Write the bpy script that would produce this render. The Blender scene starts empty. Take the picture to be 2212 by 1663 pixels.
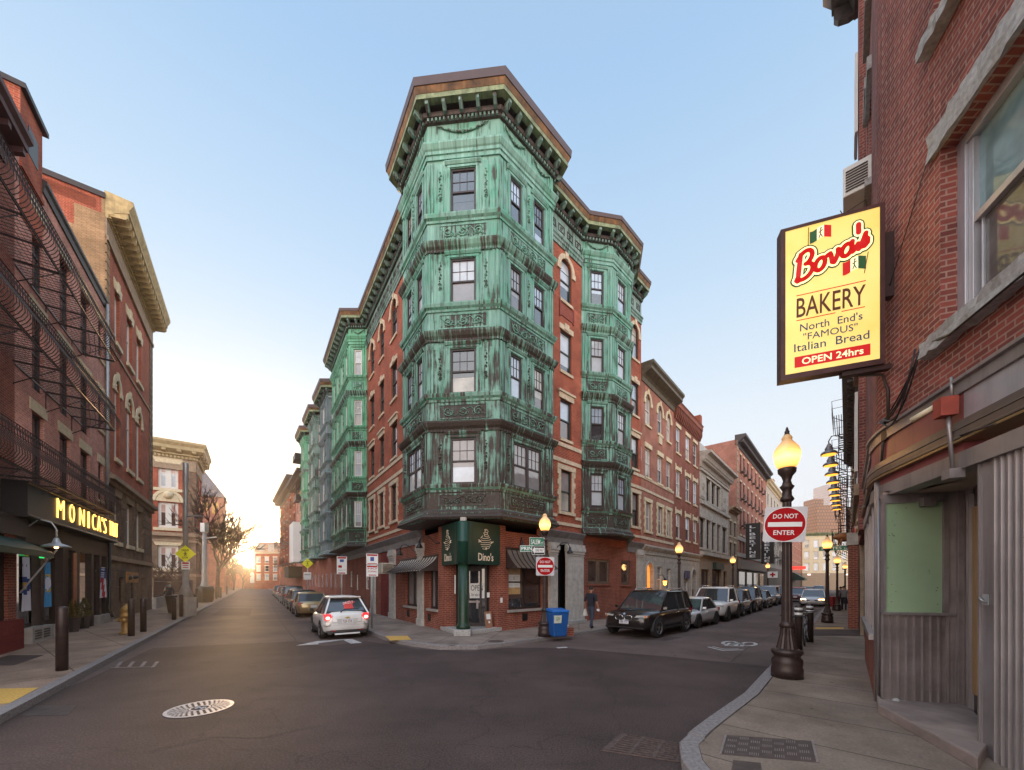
import bpy, bmesh, math, random
from mathutils import Vector, Matrix
random.seed(7)
S = bpy.context.scene
COL = S.collection
R = math.radians
# ------------------------------------------------------------------ camera
PXW, PXH = 2212.0, 1663.0            # size of the measuring picture
CX, YH, FL, HC = 1106.0, 1258.0, 820.0, 2.05
cam = bpy.data.cameras.new('camera'); camo = bpy.data.objects.new('camera', cam); COL.objects.link(camo)
camo.location = (0, 0, HC); camo.rotation_euler = (R(90), 0, 0)
cam.sensor_fit = 'HORIZONTAL'; cam.sensor_width = 36.0; cam.lens = 36.0*FL/PXW
cam.shift_y = (YH-PXH/2)/PXW; cam.clip_start = 0.1; cam.clip_end = 4000
S.camera = camo
# ------------------------------------------------------------------ sky, sun, exposure
SUN_AZ, SUN_EL = -34.4, 3.6          # low sun at the end of the left street
wd = bpy.data.worlds.new('World'); S.world = wd; wd.use_nodes = True
nt = wd.node_tree; nt.nodes.clear()
def WN(t, **k):
    n = nt.nodes.new(t)
    for a, b in k.items(): setattr(n, a, b)
    return n
sky = WN('ShaderNodeTexSky', sky_type='NISHITA', sun_disc=False)
sky.sun_elevation = R(SUN_EL); sky.sun_rotation = R(SUN_AZ); sky.altitude = 20; sky.air_density = 0.9; sky.dust_density = 0.6; sky.ozone_density = 1.6
bg1 = WN('ShaderNodeBackground'); bg1.inputs['Strength'].default_value = 0.05
nt.links.new(sky.outputs[0], bg1.inputs['Color'])
# pale evening sky: blue overhead, washing to cream at the horizon, with a warm boost added behind the camera to fill the facades
tc = WN('ShaderNodeTexCoord'); sx = WN('ShaderNodeSeparateXYZ'); nt.links.new(tc.outputs['Generated'], sx.inputs[0])
rmp = WN('ShaderNodeValToRGB'); nt.links.new(sx.outputs['Z'], rmp.inputs[0])
SKYR = [(0.0, (1.0, .95, .93)), (0.14, (.98, .96, .98)), (0.34, (.87, .93, .99)), (0.58, (.60, .77, .95)), (0.80, (.40, .61, .88)), (1.0, (.42, .52, .70))]
rmp.color_ramp.elements[0].position = SKYR[0][0]; rmp.color_ramp.elements[0].color = (*SKYR[0][1], 1)
rmp.color_ramp.elements[1].position = 1.0; rmp.color_ramp.elements[1].color = (*SKYR[-1][1], 1)
for p_, c_ in SKYR[1:-1]:
    e_ = rmp.color_ramp.elements.new(p_); e_.color = (*c_, 1)
rear_fill = WN('ShaderNodeMapRange'); rear_fill.inputs['From Min'].default_value = 0.42; rear_fill.inputs['From Max'].default_value = -0.45
rear_fill.inputs['To Min'].default_value = 1.0; rear_fill.inputs['To Max'].default_value = 3.4; rear_fill.interpolation_type = 'SMOOTHSTEP'
nt.links.new(sx.outputs['Y'], rear_fill.inputs['Value'])
bg2 = WN('ShaderNodeBackground'); wm = WN('ShaderNodeMix', data_type='RGBA', blend_type='MULTIPLY'); wm.inputs[7].default_value = (1.0, .86, .76, 1)
wf = WN('ShaderNodeMapRange'); wf.inputs['From Min'].default_value = 0.25; wf.inputs['From Max'].default_value = -0.55; wf.interpolation_type = 'SMOOTHSTEP'
nt.links.new(sx.outputs['Y'], wf.inputs['Value']); nt.links.new(wf.outputs[0], wm.inputs[0]); nt.links.new(rmp.outputs[0], wm.inputs[6]); nt.links.new(wm.outputs[2], bg2.inputs['Color'])
msc = WN('ShaderNodeMath', operation='MULTIPLY'); msc.inputs[1].default_value = 0.74
nt.links.new(rear_fill.outputs[0], msc.inputs[0]); nt.links.new(msc.outputs[0], bg2.inputs['Strength'])
ads = WN('ShaderNodeAddShader'); wo = WN('ShaderNodeOutputWorld')
nt.links.new(bg1.outputs[0], ads.inputs[0]); nt.links.new(bg2.outputs[0], ads.inputs[1]); nt.links.new(ads.outputs[0], wo.inputs[0])
sl = bpy.data.lights.new('sun', 'SUN'); so = bpy.data.objects.new('sun', sl); COL.objects.link(so)
sl.energy = 2.8; sl.angle = R(1.5); sl.color = (1.0, .62, .30)
so.rotation_euler = (R(90-SUN_EL), 0, -R(SUN_AZ)+math.pi); so.location = (-60, 90, 40)
S.view_settings.view_transform = 'Standard'; S.view_settings.look = 'None'; S.view_settings.exposure = 0.35; S.view_settings.gamma = 1.0
S.render.engine = 'CYCLES'; S.cycles.max_bounces = 5; S.cycles.diffuse_bounces = 3; S.cycles.glossy_bounces = 3
S.cycles.transparent_max_bounces = 6; S.cycles.sample_clamp_indirect = 4.0
# ------------------------------------------------------------------ measuring helpers
def gp(x, y, z=0.0):                  # picture point lying on a level plane of height z
    Y = (HC-z)*FL/(y-YH); return Vector(((x-CX)/FL*Y, Y, z))
def at(x, y, Y): return Vector(((x-CX)/FL*Y, Y, HC+(YH-y)/FL*Y))
class Wall:                           # vertical plane: t runs along it, b sticks out of it
    def __init__(s, ox, oy, dx, dy, nx, ny):
        s.ox, s.oy, s.dx, s.dy, s.nx, s.ny = ox, oy, dx, dy, nx, ny
    def t(s, x): r = (x-CX)/FL; return (r*s.oy-s.ox)/(s.dx-r*s.dy)
    def P(s, t, b=0, z=0): return Vector((s.ox+s.dx*t+s.nx*b, s.oy+s.dy*t+s.ny*b, z))
    def z(s, x, y): return HC+(YH-y)/FL*(s.oy+s.dy*s.t(x))
    def off(s, b): return Wall(s.ox+s.nx*b, s.oy+s.ny*b, s.dx, s.dy, s.nx, s.ny)
    def sh(s, t): return Wall(s.ox+s.dx*t, s.oy+s.dy*t, s.dx, s.dy, s.nx, s.ny)
    def rev(s, t): return Wall(s.ox+s.dx*t, s.oy+s.dy*t, -s.dx, -s.dy, s.nx, s.ny)
def seg(p, q, side):                  # Wall from p to q, outward on the right (side=1) or left (-1) of the walk
    d = (Vector(q)-Vector(p)); L = d.length; d /= L
    n = (d.y*side, -d.x*side); return Wall(p[0], p[1], d.x, d.y, n[0], n[1]), L
# ------------------------------------------------------------------ mesh builder
WLOC = {}
class MB:
    def __init__(s): s.v = []; s.f = []; s.m = []; s.s = []
    def add(s, vs, fs, m=0, sm=False):
        o = len(s.v); s.v += [tuple(p) for p in vs]
        for f in fs: s.f.append([o+i for i in f]); s.m.append(m); s.s.append(sm)
    def face(s, pts, m=0): s.add(pts, [list(range(len(pts)))], m)
    def hexa(s, p, m=0): s.add(p, [(0,3,2,1),(4,5,6,7),(0,1,5,4),(1,2,6,5),(2,3,7,6),(3,0,4,7)], m)
    def box(s, x0, x1, y0, y1, z0, z1, m=0):
        s.hexa([(x0,y0,z0),(x1,y0,z0),(x1,y1,z0),(x0,y1,z0),(x0,y0,z1),(x1,y0,z1),(x1,y1,z1),(x0,y1,z1)], m)
    def wb(s, W, t0, t1, b0, b1, z0, z1, m=0):
        s.hexa([W.P(t0,b0,z0),W.P(t1,b0,z0),W.P(t1,b1,z0),W.P(t0,b1,z0),W.P(t0,b0,z1),W.P(t1,b0,z1),W.P(t1,b1,z1),W.P(t0,b1,z1)], m)
    def prism(s, pts, ext, m=0):
        n = len(pts); e = Vector(ext); q = [Vector(p)+e for p in pts]
        s.add(list(pts)+q, [list(range(n))[::-1], list(range(n, 2*n))]+[(i,(i+1)%n,n+(i+1)%n,n+i) for i in range(n)], m)
    def wpoly(s, W, pts, b0, b1, m=0):   # polygon in (t,z) of a wall, from b0 to b1
        s.prism([W.P(t, b0, z) for t, z in pts], (W.nx*(b1-b0), W.ny*(b1-b0), 0), m)
    def tube(s, pts, r, n=6, m=0, closed=False):
        pts = [Vector(p) for p in pts]; k = len(pts)
        rs = r if isinstance(r, (list, tuple)) else [r]*k
        vs = []; up = None
        for i, p in enumerate(pts):
            if closed: d = pts[(i+1)%k]-pts[i-1]
            else: d = pts[min(i+1,k-1)]-pts[max(i-1,0)]
            d = d.normalized() if d.length > 1e-9 else Vector((0,0,1))
            if up is None: up = Vector((0,0,1)) if abs(d.z) < .9 else Vector((1,0,0))
            a = d.cross(up)
            if a.length < 1e-4: a = d.cross(Vector((1,.3,.2)))
            a.normalize(); b = a.cross(d); up = b
            for j in range(n):
                w = 2*math.pi*j/n; vs.append(p+(a*math.cos(w)+b*math.sin(w))*rs[i])
        fs = []
        for i in range(k if closed else k-1):
            for j in range(n):
                i2 = (i+1)%k; fs.append((i*n+j, i*n+(j+1)%n, i2*n+(j+1)%n, i2*n+j))
        if not closed: fs += [list(range(n))[::-1], [(k-1)*n+j for j in range(n)]]
        s.add(vs, fs, m, True)
    def lathe(s, prof, c=(0,0,0), n=16, m=0, flute=0.0, smooth=True):   # prof: (radius, z)
        vs = []; c = Vector(c)
        for r, z in prof:
            for j in range(n):
                w = 2*math.pi*j/n; rr = r*(1-flute*(j%2)); vs.append((c.x+rr*math.cos(w), c.y+rr*math.sin(w), c.z+z))
        k = len(prof); fs = [(i*n+j, i*n+(j+1)%n, (i+1)*n+(j+1)%n, (i+1)*n+j) for i in range(k-1) for j in range(n)]
        fs += [list(range(n))[::-1], [(k-1)*n+j for j in range(n)]]
        s.add(vs, fs, m, smooth)
    def disc(s, c, r, nrm, th=.004, n=20, m=0):
        c = Vector(c); nv = Vector(nrm).normalized(); a = nv.cross(Vector((0,0,1)))
        a = a.normalized() if a.length > 1e-3 else Vector((1,0,0)); b = nv.cross(a)
        s.prism([c+(a*math.cos(2*math.pi*j/n)+b*math.sin(2*math.pi*j/n))*r for j in range(n)], nv*th, m)
    def ball(s, c, r, m=0, n=8, sz=1.0):
        s.lathe([(max(r*math.sin(math.pi*i/n), .0004), -r*sz*math.cos(math.pi*i/n)) for i in range(n+1)], c, n+4, m)
    def sweep(s, path, prof, m=0, side=1, caps=True):   # closed profile (b,z) along an open 2-D path, mitred
        n = len(path); k = len(prof); vs = []
        P = [Vector(p) for p in path]
        for i in range(n):
            def nr(a, b): d = (b-a).normalized(); return Vector((d.y*side, -d.x*side))
            if i == 0: mt = nr(P[0], P[1])
            elif i == n-1: mt = nr(P[-2], P[-1])
            else:
                a = nr(P[i-1], P[i]); b = nr(P[i], P[i+1]); mt = (a+b); mt = mt/max(mt.dot(a), .2)
            for b_, z in prof: vs.append((P[i].x+mt.x*b_, P[i].y+mt.y*b_, z))
        fs = [(i*k+j, i*k+(j+1)%k, (i+1)*k+(j+1)%k, (i+1)*k+j) for i in range(n-1) for j in range(k)]
        if caps: fs += [list(range(k))[::-1], [(n-1)*k+j for j in range(k)]]
        s.add(vs, fs, m)
    def build(s, name, mats, parent=None, local=False, bevel=0, subsurf=0, smooth=False, recalc=True):
        me = bpy.data.meshes.new(name)
        pl = Vector((0,0,0))
        if parent is not None and not local: pl = WLOC.get(parent.name, Vector((0,0,0)))
        me.from_pydata([(v[0]-pl.x, v[1]-pl.y, v[2]-pl.z) for v in s.v], [], s.f)
        if not isinstance(mats, (list, tuple)): mats = [mats]
        for m in mats: me.materials.append(m)
        for p, m, sm in zip(me.polygons, s.m, s.s): p.material_index = m; p.use_smooth = sm or smooth
        if recalc:
            bm = bmesh.new(); bm.from_mesh(me); bmesh.ops.recalc_face_normals(bm, faces=bm.faces); bm.to_mesh(me); bm.free()
        uv = me.uv_layers.new(name='UVMap').data
        for p in me.polygons:
            n = p.normal
            if abs(n.z) > .75: tx, ty = None, None
            else:
                l = math.hypot(n.x, n.y); tx, ty = -n.y/l, n.x/l
            for li in p.loop_indices:
                c = me.vertices[me.loops[li].vertex_index].co
                uv[li].uv = ((c.x+pl.x), (c.y+pl.y)) if tx is None else ((c.x+pl.x)*tx+(c.y+pl.y)*ty, c.z+pl.z)
        o = bpy.data.objects.new(name, me); COL.objects.link(o)
        if parent is not None:
            o.parent = parent; WLOC[o.name] = pl.copy()
        else: WLOC[o.name] = Vector((0,0,0))
        if bevel:
            b = o.modifiers.new('bevel', 'BEVEL'); b.width = bevel; b.segments = 2; b.limit_method = 'ANGLE'
        if subsurf:
            b = o.modifiers.new('subsurf', 'SUBSURF'); b.levels = subsurf; b.render_levels = subsurf
        return o
def tag(o, label, cat, group=None, kind=None):
    if label: o['label'] = label
    if cat: o['category'] = cat
    if group: o['group'] = group
    if kind: o['kind'] = kind
    return o
def thing(name, label, cat, loc=(0,0,0), rz=0, group=None):
    o = bpy.data.objects.new(name, None); COL.objects.link(o); o.location = loc; o.rotation_euler = (0,0,rz)
    o.empty_display_size = .3; WLOC[o.name] = Vector(loc); return tag(o, label, cat, group)
def kids(o): return [c for c in CH.get(o.name, [])]
def copy_tree(o, parent=None, table=None):
    if table is None:
        table = {}
        for q in bpy.data.objects:
            if q.parent: table.setdefault(q.parent.name, []).append(q)
    c = o.copy(); COL.objects.link(c)
    if parent is not None: c.parent = parent
    for ch in table.get(o.name, []): copy_tree(ch, c, table)
    return c
def struct(name, mb, mats): o = mb.build(name, mats); o['kind'] = 'structure'; return o
# ------------------------------------------------------------------ materials
def newmat(name):
    m = bpy.data.materials.new(name); m.use_nodes = True; n = m.node_tree.nodes; b = n['Principled BSDF']; return m, m.node_tree, b
def uvn(t, sc=(1,1,1), coord='UV'):
    c = t.nodes.new('ShaderNodeTexCoord'); mp = t.nodes.new('ShaderNodeMapping'); mp.inputs['Scale'].default_value = sc
    t.links.new(c.outputs[coord], mp.inputs[0]); return mp.outputs[0]
def noise(t, vec, scale, detail=4, rough=.6):
    n = t.nodes.new('ShaderNodeTexNoise'); n.inputs['Scale'].default_value = scale; n.inputs['Detail'].default_value = detail; n.inputs['Roughness'].default_value = rough
    t.links.new(vec, n.inputs['Vector']); return n.outputs['Fac']
def ramp(t, fac, stops):
    r = t.nodes.new('ShaderNodeValToRGB'); t.links.new(fac, r.inputs[0]); e = r.color_ramp.elements
    e[0].position = stops[0][0]; e[0].color = (*stops[0][1], 1); e[1].position = stops[-1][0]; e[1].color = (*stops[-1][1], 1)
    for p, c in stops[1:-1]:
        q = e.new(p); q.color = (*c, 1)
    return r.outputs[0]
def mix(t, a, b, fac, mode='MIX'):
    m = t.nodes.new('ShaderNodeMix'); m.data_type = 'RGBA'; m.blend_type = mode
    for k, v in ((6, a), (7, b)):
        if hasattr(v, 'links'): t.links.new(v, m.inputs[k])
        else: m.inputs[k].default_value = (*v, 1)
    if hasattr(fac, 'links'): t.links.new(fac, m.inputs[0])
    else: m.inputs[0].default_value = fac
    return m.outputs[2]
def bump(t, b, h, st=.3, dist=.02):
    n = t.nodes.new('ShaderNodeBump'); n.inputs['Strength'].default_value = st; n.inputs['Distance'].default_value = dist
    t.links.new(h, n.inputs['Height']); t.links.new(n.outputs[0], b.inputs['Normal'])
def flat(name, c, rough=.6, metal=0, var=.25, sc=6, spec=.5, bmp=0, streak=0):
    m, t, b = newmat(name); b.inputs['Roughness'].default_value = rough; b.inputs['Metallic'].default_value = metal
    b.inputs['Specular IOR Level'].default_value = spec
    f = noise(t, uvn(t), sc, 5); lo = tuple(x*(1-var) for x in c); hi = tuple(min(x*(1+var), .95) for x in c)
    col = ramp(t, f, [(.3, lo), (.7, hi)])
    if streak:
        f2 = noise(t, uvn(t, (9,.7,1)), 1.0, 4); col = mix(t, col, tuple(x*.35 for x in c), ramp(t, f2, [(.5, (0,0,0)), (.75, (streak,)*3)]))
    t.links.new(col, b.inputs['Base Color'])
    if bmp: bump(t, b, f, bmp)
    return m
def brick(name, c1, c2, mortar, w=.21, h=.075, var=.5, rough=.85, bm=.35, mort=.011, dirt=.45):
    m, t, b = newmat(name); b.inputs['Roughness'].default_value = rough; b.inputs['Specular IOR Level'].default_value = .2
    uv = uvn(t); n = t.nodes.new('ShaderNodeTexBrick'); t.links.new(uv, n.inputs['Vector'])
    n.inputs['Scale'].default_value = 1.0; n.inputs['Brick Width'].default_value = w; n.inputs['Row Height'].default_value = h
    n.inputs['Mortar Size'].default_value = mort; n.inputs['Mortar Smooth'].default_value = .3; n.inputs['Bias'].default_value = 0
    n.inputs['Color1'].default_value = (*c1, 1); n.inputs['Color2'].default_value = (*c2, 1); n.inputs['Mortar'].default_value = (*mortar, 1)
    f = noise(t, uv, .9, 6, .65); g = noise(t, uv, 9, 3)
    col = mix(t, n.outputs['Color'], ramp(t, f, [(.25, (1-dirt,)*3), (.75, (1.25,1.22,1.2))]), 1.0, 'MULTIPLY')
    col = mix(t, col, ramp(t, g, [(.25, (.75,.75,.75)), (.75, (1.2,1.2,1.2))]), var, 'MULTIPLY')
    st = noise(t, uvn(t, (3.0,.35,1)), 1.0, 5)
    col = mix(t, col, tuple(x*.45 for x in c1), ramp(t, st, [(.55, (0,0,0)), (.8, (.55,.55,.55))]))
    t.links.new(col, b.inputs['Base Color']); bump(t, b, n.outputs['Fac'], -bm, .012)
    return m
def emit(name, c, st):
    m, t, b = newmat(name); b.inputs['Base Color'].default_value = (*c, 1); b.inputs['Emission Color'].default_value = (*c, 1); b.inputs['Emission Strength'].default_value = st; return m
def glass(name, c, ior=2.1, rough=.03, var=.3):
    m, t, b = newmat(name); b.inputs['Roughness'].default_value = rough; b.inputs['IOR'].default_value = ior
    f = noise(t, uvn(t), 1.3, 3); t.links.new(ramp(t, f, [(.3, tuple(x*(1-var) for x in c)), (.7, tuple(min(1, x*(1+var)) for x in c))]), b.inputs['Base Color'])
    f2 = noise(t, uvn(t), 1.7, 1); bump(t, b, f2, .06, .05)
    return m
def copper(name, green, dark, amount, drift=0.0):
    m, t, b = newmat(name); b.inputs['Roughness'].default_value = .6; b.inputs['Specular IOR Level'].default_value = .35
    uv = uvn(t)
    st = noise(t, uvn(t, (5.5,.42,1)), 1.0, 6, .62)
    bl = noise(t, uv, .8, 5, .6); fine = noise(t, uv, 14, 4)
    st2 = noise(t, uvn(t, (11,.6,1)), 1.0, 4, .6)
    g = ramp(t, st, [(.36, tuple(x*.60 for x in green)), (.47, green), (.53, green), (.64, tuple(min(1, x*1.22+.03) for x in green))])
    g = mix(t, g, (green[0]*.50, green[1]*.92, green[2]*.76), ramp(t, bl, [(.48, (0,0,0)), (.60, (.75,.75,.75))]))
    g = mix(t, g, tuple(x*.42 for x in green), ramp(t, st2, [(.54, (0,0,0)), (.66, (.7,.7,.7))]))
    # the lower storeys have kept more of the brown metal
    c = t.nodes.new('ShaderNodeSeparateXYZ'); t.links.new(uv, c.inputs[0])
    mr = t.nodes.new('ShaderNodeMapRange'); mr.inputs['From Min'].default_value = 4.0; mr.inputs['From Max'].default_value = 14.0
    mr.inputs['To Min'].default_value = drift; mr.inputs['To Max'].default_value = 0.0; t.links.new(c.outputs['Y'], mr.inputs['Value'])
    ad = t.nodes.new('ShaderNodeMath'); ad.operation = 'ADD'; mx = t.nodes.new('ShaderNodeMath'); mx.operation = 'MULTIPLY_ADD'; mx.inputs[1].default_value = .55
    t.links.new(st2, mx.inputs[0]); 
    m2 = t.nodes.new('ShaderNodeMath'); m2.operation = 'MULTIPLY'; m2.inputs[1].default_value = .45; t.links.new(bl, m2.inputs[0]); t.links.new(m2.outputs[0], mx.inputs[2])
    t.links.new(mx.outputs[0], ad.inputs[0]); t.links.new(mr.outputs[0], ad.inputs[1])
    fac = ramp(t, ad.outputs[0], [(.565-amount, (0,0,0)), (.635-amount, (1,1,1))])
    d = ramp(t, fine, [(.3, tuple(x*.7 for x in dark)), (.7, tuple(x*1.6 for x in dark))])
    t.links.new(mix(t, g, d, fac), b.inputs['Base Color']); bump(t, b, fine, .15, .01)
    return m
M = {}
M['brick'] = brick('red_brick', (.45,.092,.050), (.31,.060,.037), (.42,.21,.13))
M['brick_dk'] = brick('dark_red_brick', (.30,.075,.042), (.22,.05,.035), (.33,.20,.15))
M['brick_pink'] = brick('rose_brick', (.70,.28,.21), (.52,.19,.14), (.64,.46,.38))
M['brick_far'] = brick('weathered_red_brick', (.42,.14,.09), (.34,.11,.075), (.40,.27,.21))
M['brick_bak'] = brick('old_bakery_brick', (.37,.10,.075), (.20,.06,.052), (.40,.25,.20), dirt=.6)
M['brick_tan'] = brick('tan_brick', (.52,.33,.175), (.41,.25,.13), (.27,.18,.11), w=.30, h=.065)
M['brick_brown'] = brick('brown_brick', (.27,.185,.125), (.20,.135,.095), (.17,.12,.09), w=.30, h=.075)
M['maroon'] = brick('painted_maroon_block', (.22,.04,.035), (.20,.036,.033), (.15,.03,.028), w=.4, h=.2)
M['stone'] = flat('pale_stone_trim', (.60,.47,.33), .85, 0, .25, 5, .3, .3)
M['stone_y'] = flat('cream_stone', (.66,.54,.36), .85, 0, .18, 5, .3, .2)
M['stone_g'] = flat('grey_granite', (.36,.34,.32), .85, 0, .3, 14, .3, .4)
M['stone_b'] = flat('brown_stone', (.33,.235,.16), .85, 0, .25, 4, .3, .3)
M['stone_w'] = flat('weathered_limestone', (.46,.40,.34), .85, 0, .25, 3, .3, .2, .4)
M['paint_w'] = flat('worn_white_paint', (.47,.44,.40), .6, 0, .2, 4, .4, .05, .35)
M['cop'] = copper('green_copper', (.205,.38,.305), (.060,.042,.034), .02, .145)
M['copd'] = copper('dark_streaked_copper', (.19,.37,.28), (.052,.038,.031), .10, .13)
M['copg'] = copper('grey_green_copper', (.20,.29,.25), (.060,.052,.046), .06, .0)
M['copgray'] = copper('slate_grey_copper', (.20,.24,.25), (.075,.07,.07), .03, .0)
M['cop2'] = copper('bright_green_copper', (.16,.40,.25), (.05,.05,.04), .02, .12)
M['copdk'] = flat('dark_brown_copper', (.07,.05,.042), .55, .1, .4, 8, .4)
M['fascia'] = flat('brown_metal_fascia', (.085,.052,.050), .5, .1, .15, 2, .4)
M['rust'] = flat('orange_stained_copper', (.18,.085,.028), .6, 0, .75, 2.2, .4, 0, .95)
M['palegreen'] = flat('pale_green_copper', (.22,.25,.13), .6, 0, .6, 2.5, .4, 0, .9)
M['frame_dk'] = flat('dark_brown_window_frame', (.045,.028,.026), .5, 0, .1)
M['frame_gn'] = flat('dark_green_window_frame', (.03,.045,.04), .5, 0, .1)
M['frame_w'] = flat('white_window_frame', (.68,.64,.58), .5, 0, .06)
M['g_dark'] = glass('dark_window_glass', (.045,.045,.05))
M['g_brown'] = glass('brown_window_glass', (.10,.065,.055))
M['g_blind'] = glass('window_glass_over_pale_blind', (.50,.52,.55), 1.9, .05, .15)
M['g_shade'] = glass('window_glass_over_grey_shade', (.27,.25,.25), 1.9, .05, .2)
M['g_curtain'] = glass('window_glass_over_curtain', (.42,.38,.33), 1.9, .05, .35)
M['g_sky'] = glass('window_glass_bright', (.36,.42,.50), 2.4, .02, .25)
M['g_pink'] = glass('window_glass_over_pink_shade', (.52,.33,.29), 1.7, .1, .1)
M['g_warm'] = glass('window_glass_amber', (.55,.30,.08), 1.6, .1, .3)
M['iron'] = flat('black_iron', (.055,.034,.030), .45, .3, .3, 9, .5)
M['ironb'] = flat('bronze_black_iron', (.048,.030,.026), .42, .3, .3, 6, .5)
M['black'] = flat('black_paint', (.014,.012,.012), .4, 0, .2)
M['tim'] = flat('dark_timber', (.032,.018,.014), .5, 0, .4, 4)
M['greenp'] = flat('dark_green_paint', (.008,.034,.023), .45, 0, .2, 2)
M['greencol'] = flat('dark_green_column_paint', (.010,.036,.016), .4, 0, .35, 5)
M['bronze'] = flat('bronze_awning_metal', (.17,.13,.105), .45, .3, .2)
M['bronze_dk'] = flat('dark_bronze_rib', (.045,.030,.026), .5, .2, .2)
M['alu'] = flat('dull_aluminium', (.31,.275,.27), .42, .55, .22, 1.2, .5, .05, .4)
M['alu_l'] = flat('light_aluminium', (.50,.48,.50), .38, .55, .15, 1.2, .5, .05, .3)
M['steel'] = flat('galvanised_steel', (.42,.42,.42), .4, .5, .15)
M['concrete'] = flat('plain_concrete', (.33,.30,.27), .9, 0, .22, 2, .2, .2)
M['wall_in'] = flat('dark_interior', (.012,.009,.008), .8, 0, .2)
M['white'] = flat('white_paint', (.78,.78,.76), .45, 0, .04)
M['red'] = flat('signal_red', (.42,.006,.010), .7, 0, .05, 6, .15)
M['yellow'] = flat('signal_yellow', (.85,.75,.02), .45, 0, .05)
M['signgreen'] = flat('street_sign_green', (.015,.17,.10), .45, 0, .08)
M['slate'] = flat('slate_roof', (.17,.15,.15), .8, 0, .25, 3, .3, .2)
M['g_refltint'] = glass('window_glass_painted_reflection', (.20,.30,.31), 1.42, .05, .4)  # weakly reflecting glass; the sky's reflection is put into its base colour
M['g_refltint2'] = glass('window_glass_painted_reflection_dark', (.13,.12,.115), 1.42, .06, .45)  # darker lower pane, its reflection tone likewise put into the base colour
# ------------------------------------------------------------------ street lines
DL = (-.5640, .8258); DR1 = (.7218, .6921); DR2 = (.6613, .7501)
WM = Wall(-15.2, 11.66, *DL, .8258, .5640)            # houses on the far-left side of the left street
WL = Wall(-2.48, 14.736, *DL, -.8258, -.5640)         # corner building, left street front
WR = Wall(-.945, 14.505, *DR1, .6921, -.7218)         # corner building, right street front
e_ = WR.P(12.09); WR2 = Wall(e_.x, e_.y, *DR2, .7501, -.6613)   # houses after it on the right street
WB = Wall(5.95, 6.2, *DR2, -.7501, .6613)             # bakery side of the right street
WC = Wall(5.95, 6.2, -.337, -.941, -.941, .337)       # bakery corner front, running towards the camera
# ------------------------------------------------------------------ ground
def asphalt(name, c, joint=False):
    m, t, b = newmat(name); b.inputs['Roughness'].default_value = .82; b.inputs['Specular IOR Level'].default_value = .35
    uv = uvn(t); f = noise(t, uv, .38, 7, .62); g = noise(t, uv, 42, 4, .75); k = noise(t, uvn(t, (.5, 2.6, 1)), .7, 4)
    col = ramp(t, f, [(.32, tuple(x*.66 for x in c)), (.5, c), (.68, tuple(x*1.4 for x in c))])
    col = mix(t, col, ramp(t, g, [(.34, (.5,.5,.5)), (.50, (.95,.95,.95)), (.68, (1.75,1.7,1.65))]), 1.0, 'MULTIPLY')
    col = mix(t, col, tuple(x*.55 for x in c), ramp(t, k, [(.56, (0,0,0)), (.8, (.6,.6,.6))]))
    vo = t.nodes.new('ShaderNodeTexVoronoi'); vo.feature = 'DISTANCE_TO_EDGE'; vo.inputs['Scale'].default_value = .33
    w = t.nodes.new('ShaderNodeVectorMath'); w.operation = 'ADD'; nz = t.nodes.new('ShaderNodeTexNoise'); nz.inputs['Scale'].default_value = 1.1; nz.inputs['Detail'].default_value = 5
    t.links.new(uv, nz.inputs['Vector']); sc = t.nodes.new('ShaderNodeVectorMath'); sc.operation = 'SCALE'; sc.inputs['Scale'].default_value = 1.6
    t.links.new(nz.outputs['Color'], sc.inputs[0]); t.links.new(uv, w.inputs[0]); t.links.new(sc.outputs[0], w.inputs[1]); t.links.new(w.outputs[0], vo.inputs['Vector'])
    col = mix(t, col, tuple(x*.35 for x in c), ramp(t, vo.outputs['Distance'], [(.0, (.55,.55,.55)), (.006, (0,0,0))]))
    t.links.new(col, b.inputs['Base Color']); bump(t, b, g, .35, .01); return m
def paving(name, c, ang, w=1.5, h=1.45, var=.2):
    m, t, b = newmat(name); b.inputs['Roughness'].default_value = .85; b.inputs['Specular IOR Level'].default_value = .3
    co = t.nodes.new('ShaderNodeTexCoord'); mp = t.nodes.new('ShaderNodeMapping'); mp.inputs['Rotation'].default_value = (0, 0, ang); mp.inputs['Location'].default_value = (25.0 if w > 9 else 0, 0, 0); t.links.new(co.outputs['UV'], mp.inputs[0]); uv = mp.outputs[0]
    n = t.nodes.new('ShaderNodeTexBrick'); n.offset = 0; t.links.new(uv, n.inputs['Vector']); n.inputs['Scale'].default_value = 1
    n.inputs['Brick Width'].default_value = w; n.inputs['Row Height'].default_value = h; n.inputs['Mortar Size'].default_value = .012; n.inputs['Mortar Smooth'].default_value = .2
    n.inputs['Color1'].default_value = (*c, 1); n.inputs['Color2'].default_value = (*[x*.86 for x in c], 1); n.inputs['Mortar'].default_value = (*[x*.3 for x in c], 1)
    f = noise(t, uv, .8, 6, .65); g = noise(t, uv, 30, 3)
    col = mix(t, n.outputs['Color'], ramp(t, f, [(.28, (.55,.52,.5)), (.7, (1.25,1.25,1.25))]), 1.0, 'MULTIPLY')
    col = mix(t, col, ramp(t, g, [(.3, (.8,.8,.8)), (.7, (1.15,1.15,1.15))]), 1.0, 'MULTIPLY')
    sp = noise(t, uv, 5.5, 2); col = mix(t, col, tuple(x*.3 for x in c), ramp(t, sp, [(.70, (0,0,0)), (.74, (.8,.8,.8))]))
    t.links.new(col, b.inputs['Base Color']); bump(t, b, n.outputs['Fac'], -.4, .01); return m
M['asphalt'] = asphalt('worn_asphalt', (.120,.083,.072)); M['asphalt_new'] = asphalt('dark_asphalt', (.068,.044,.038))
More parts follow.
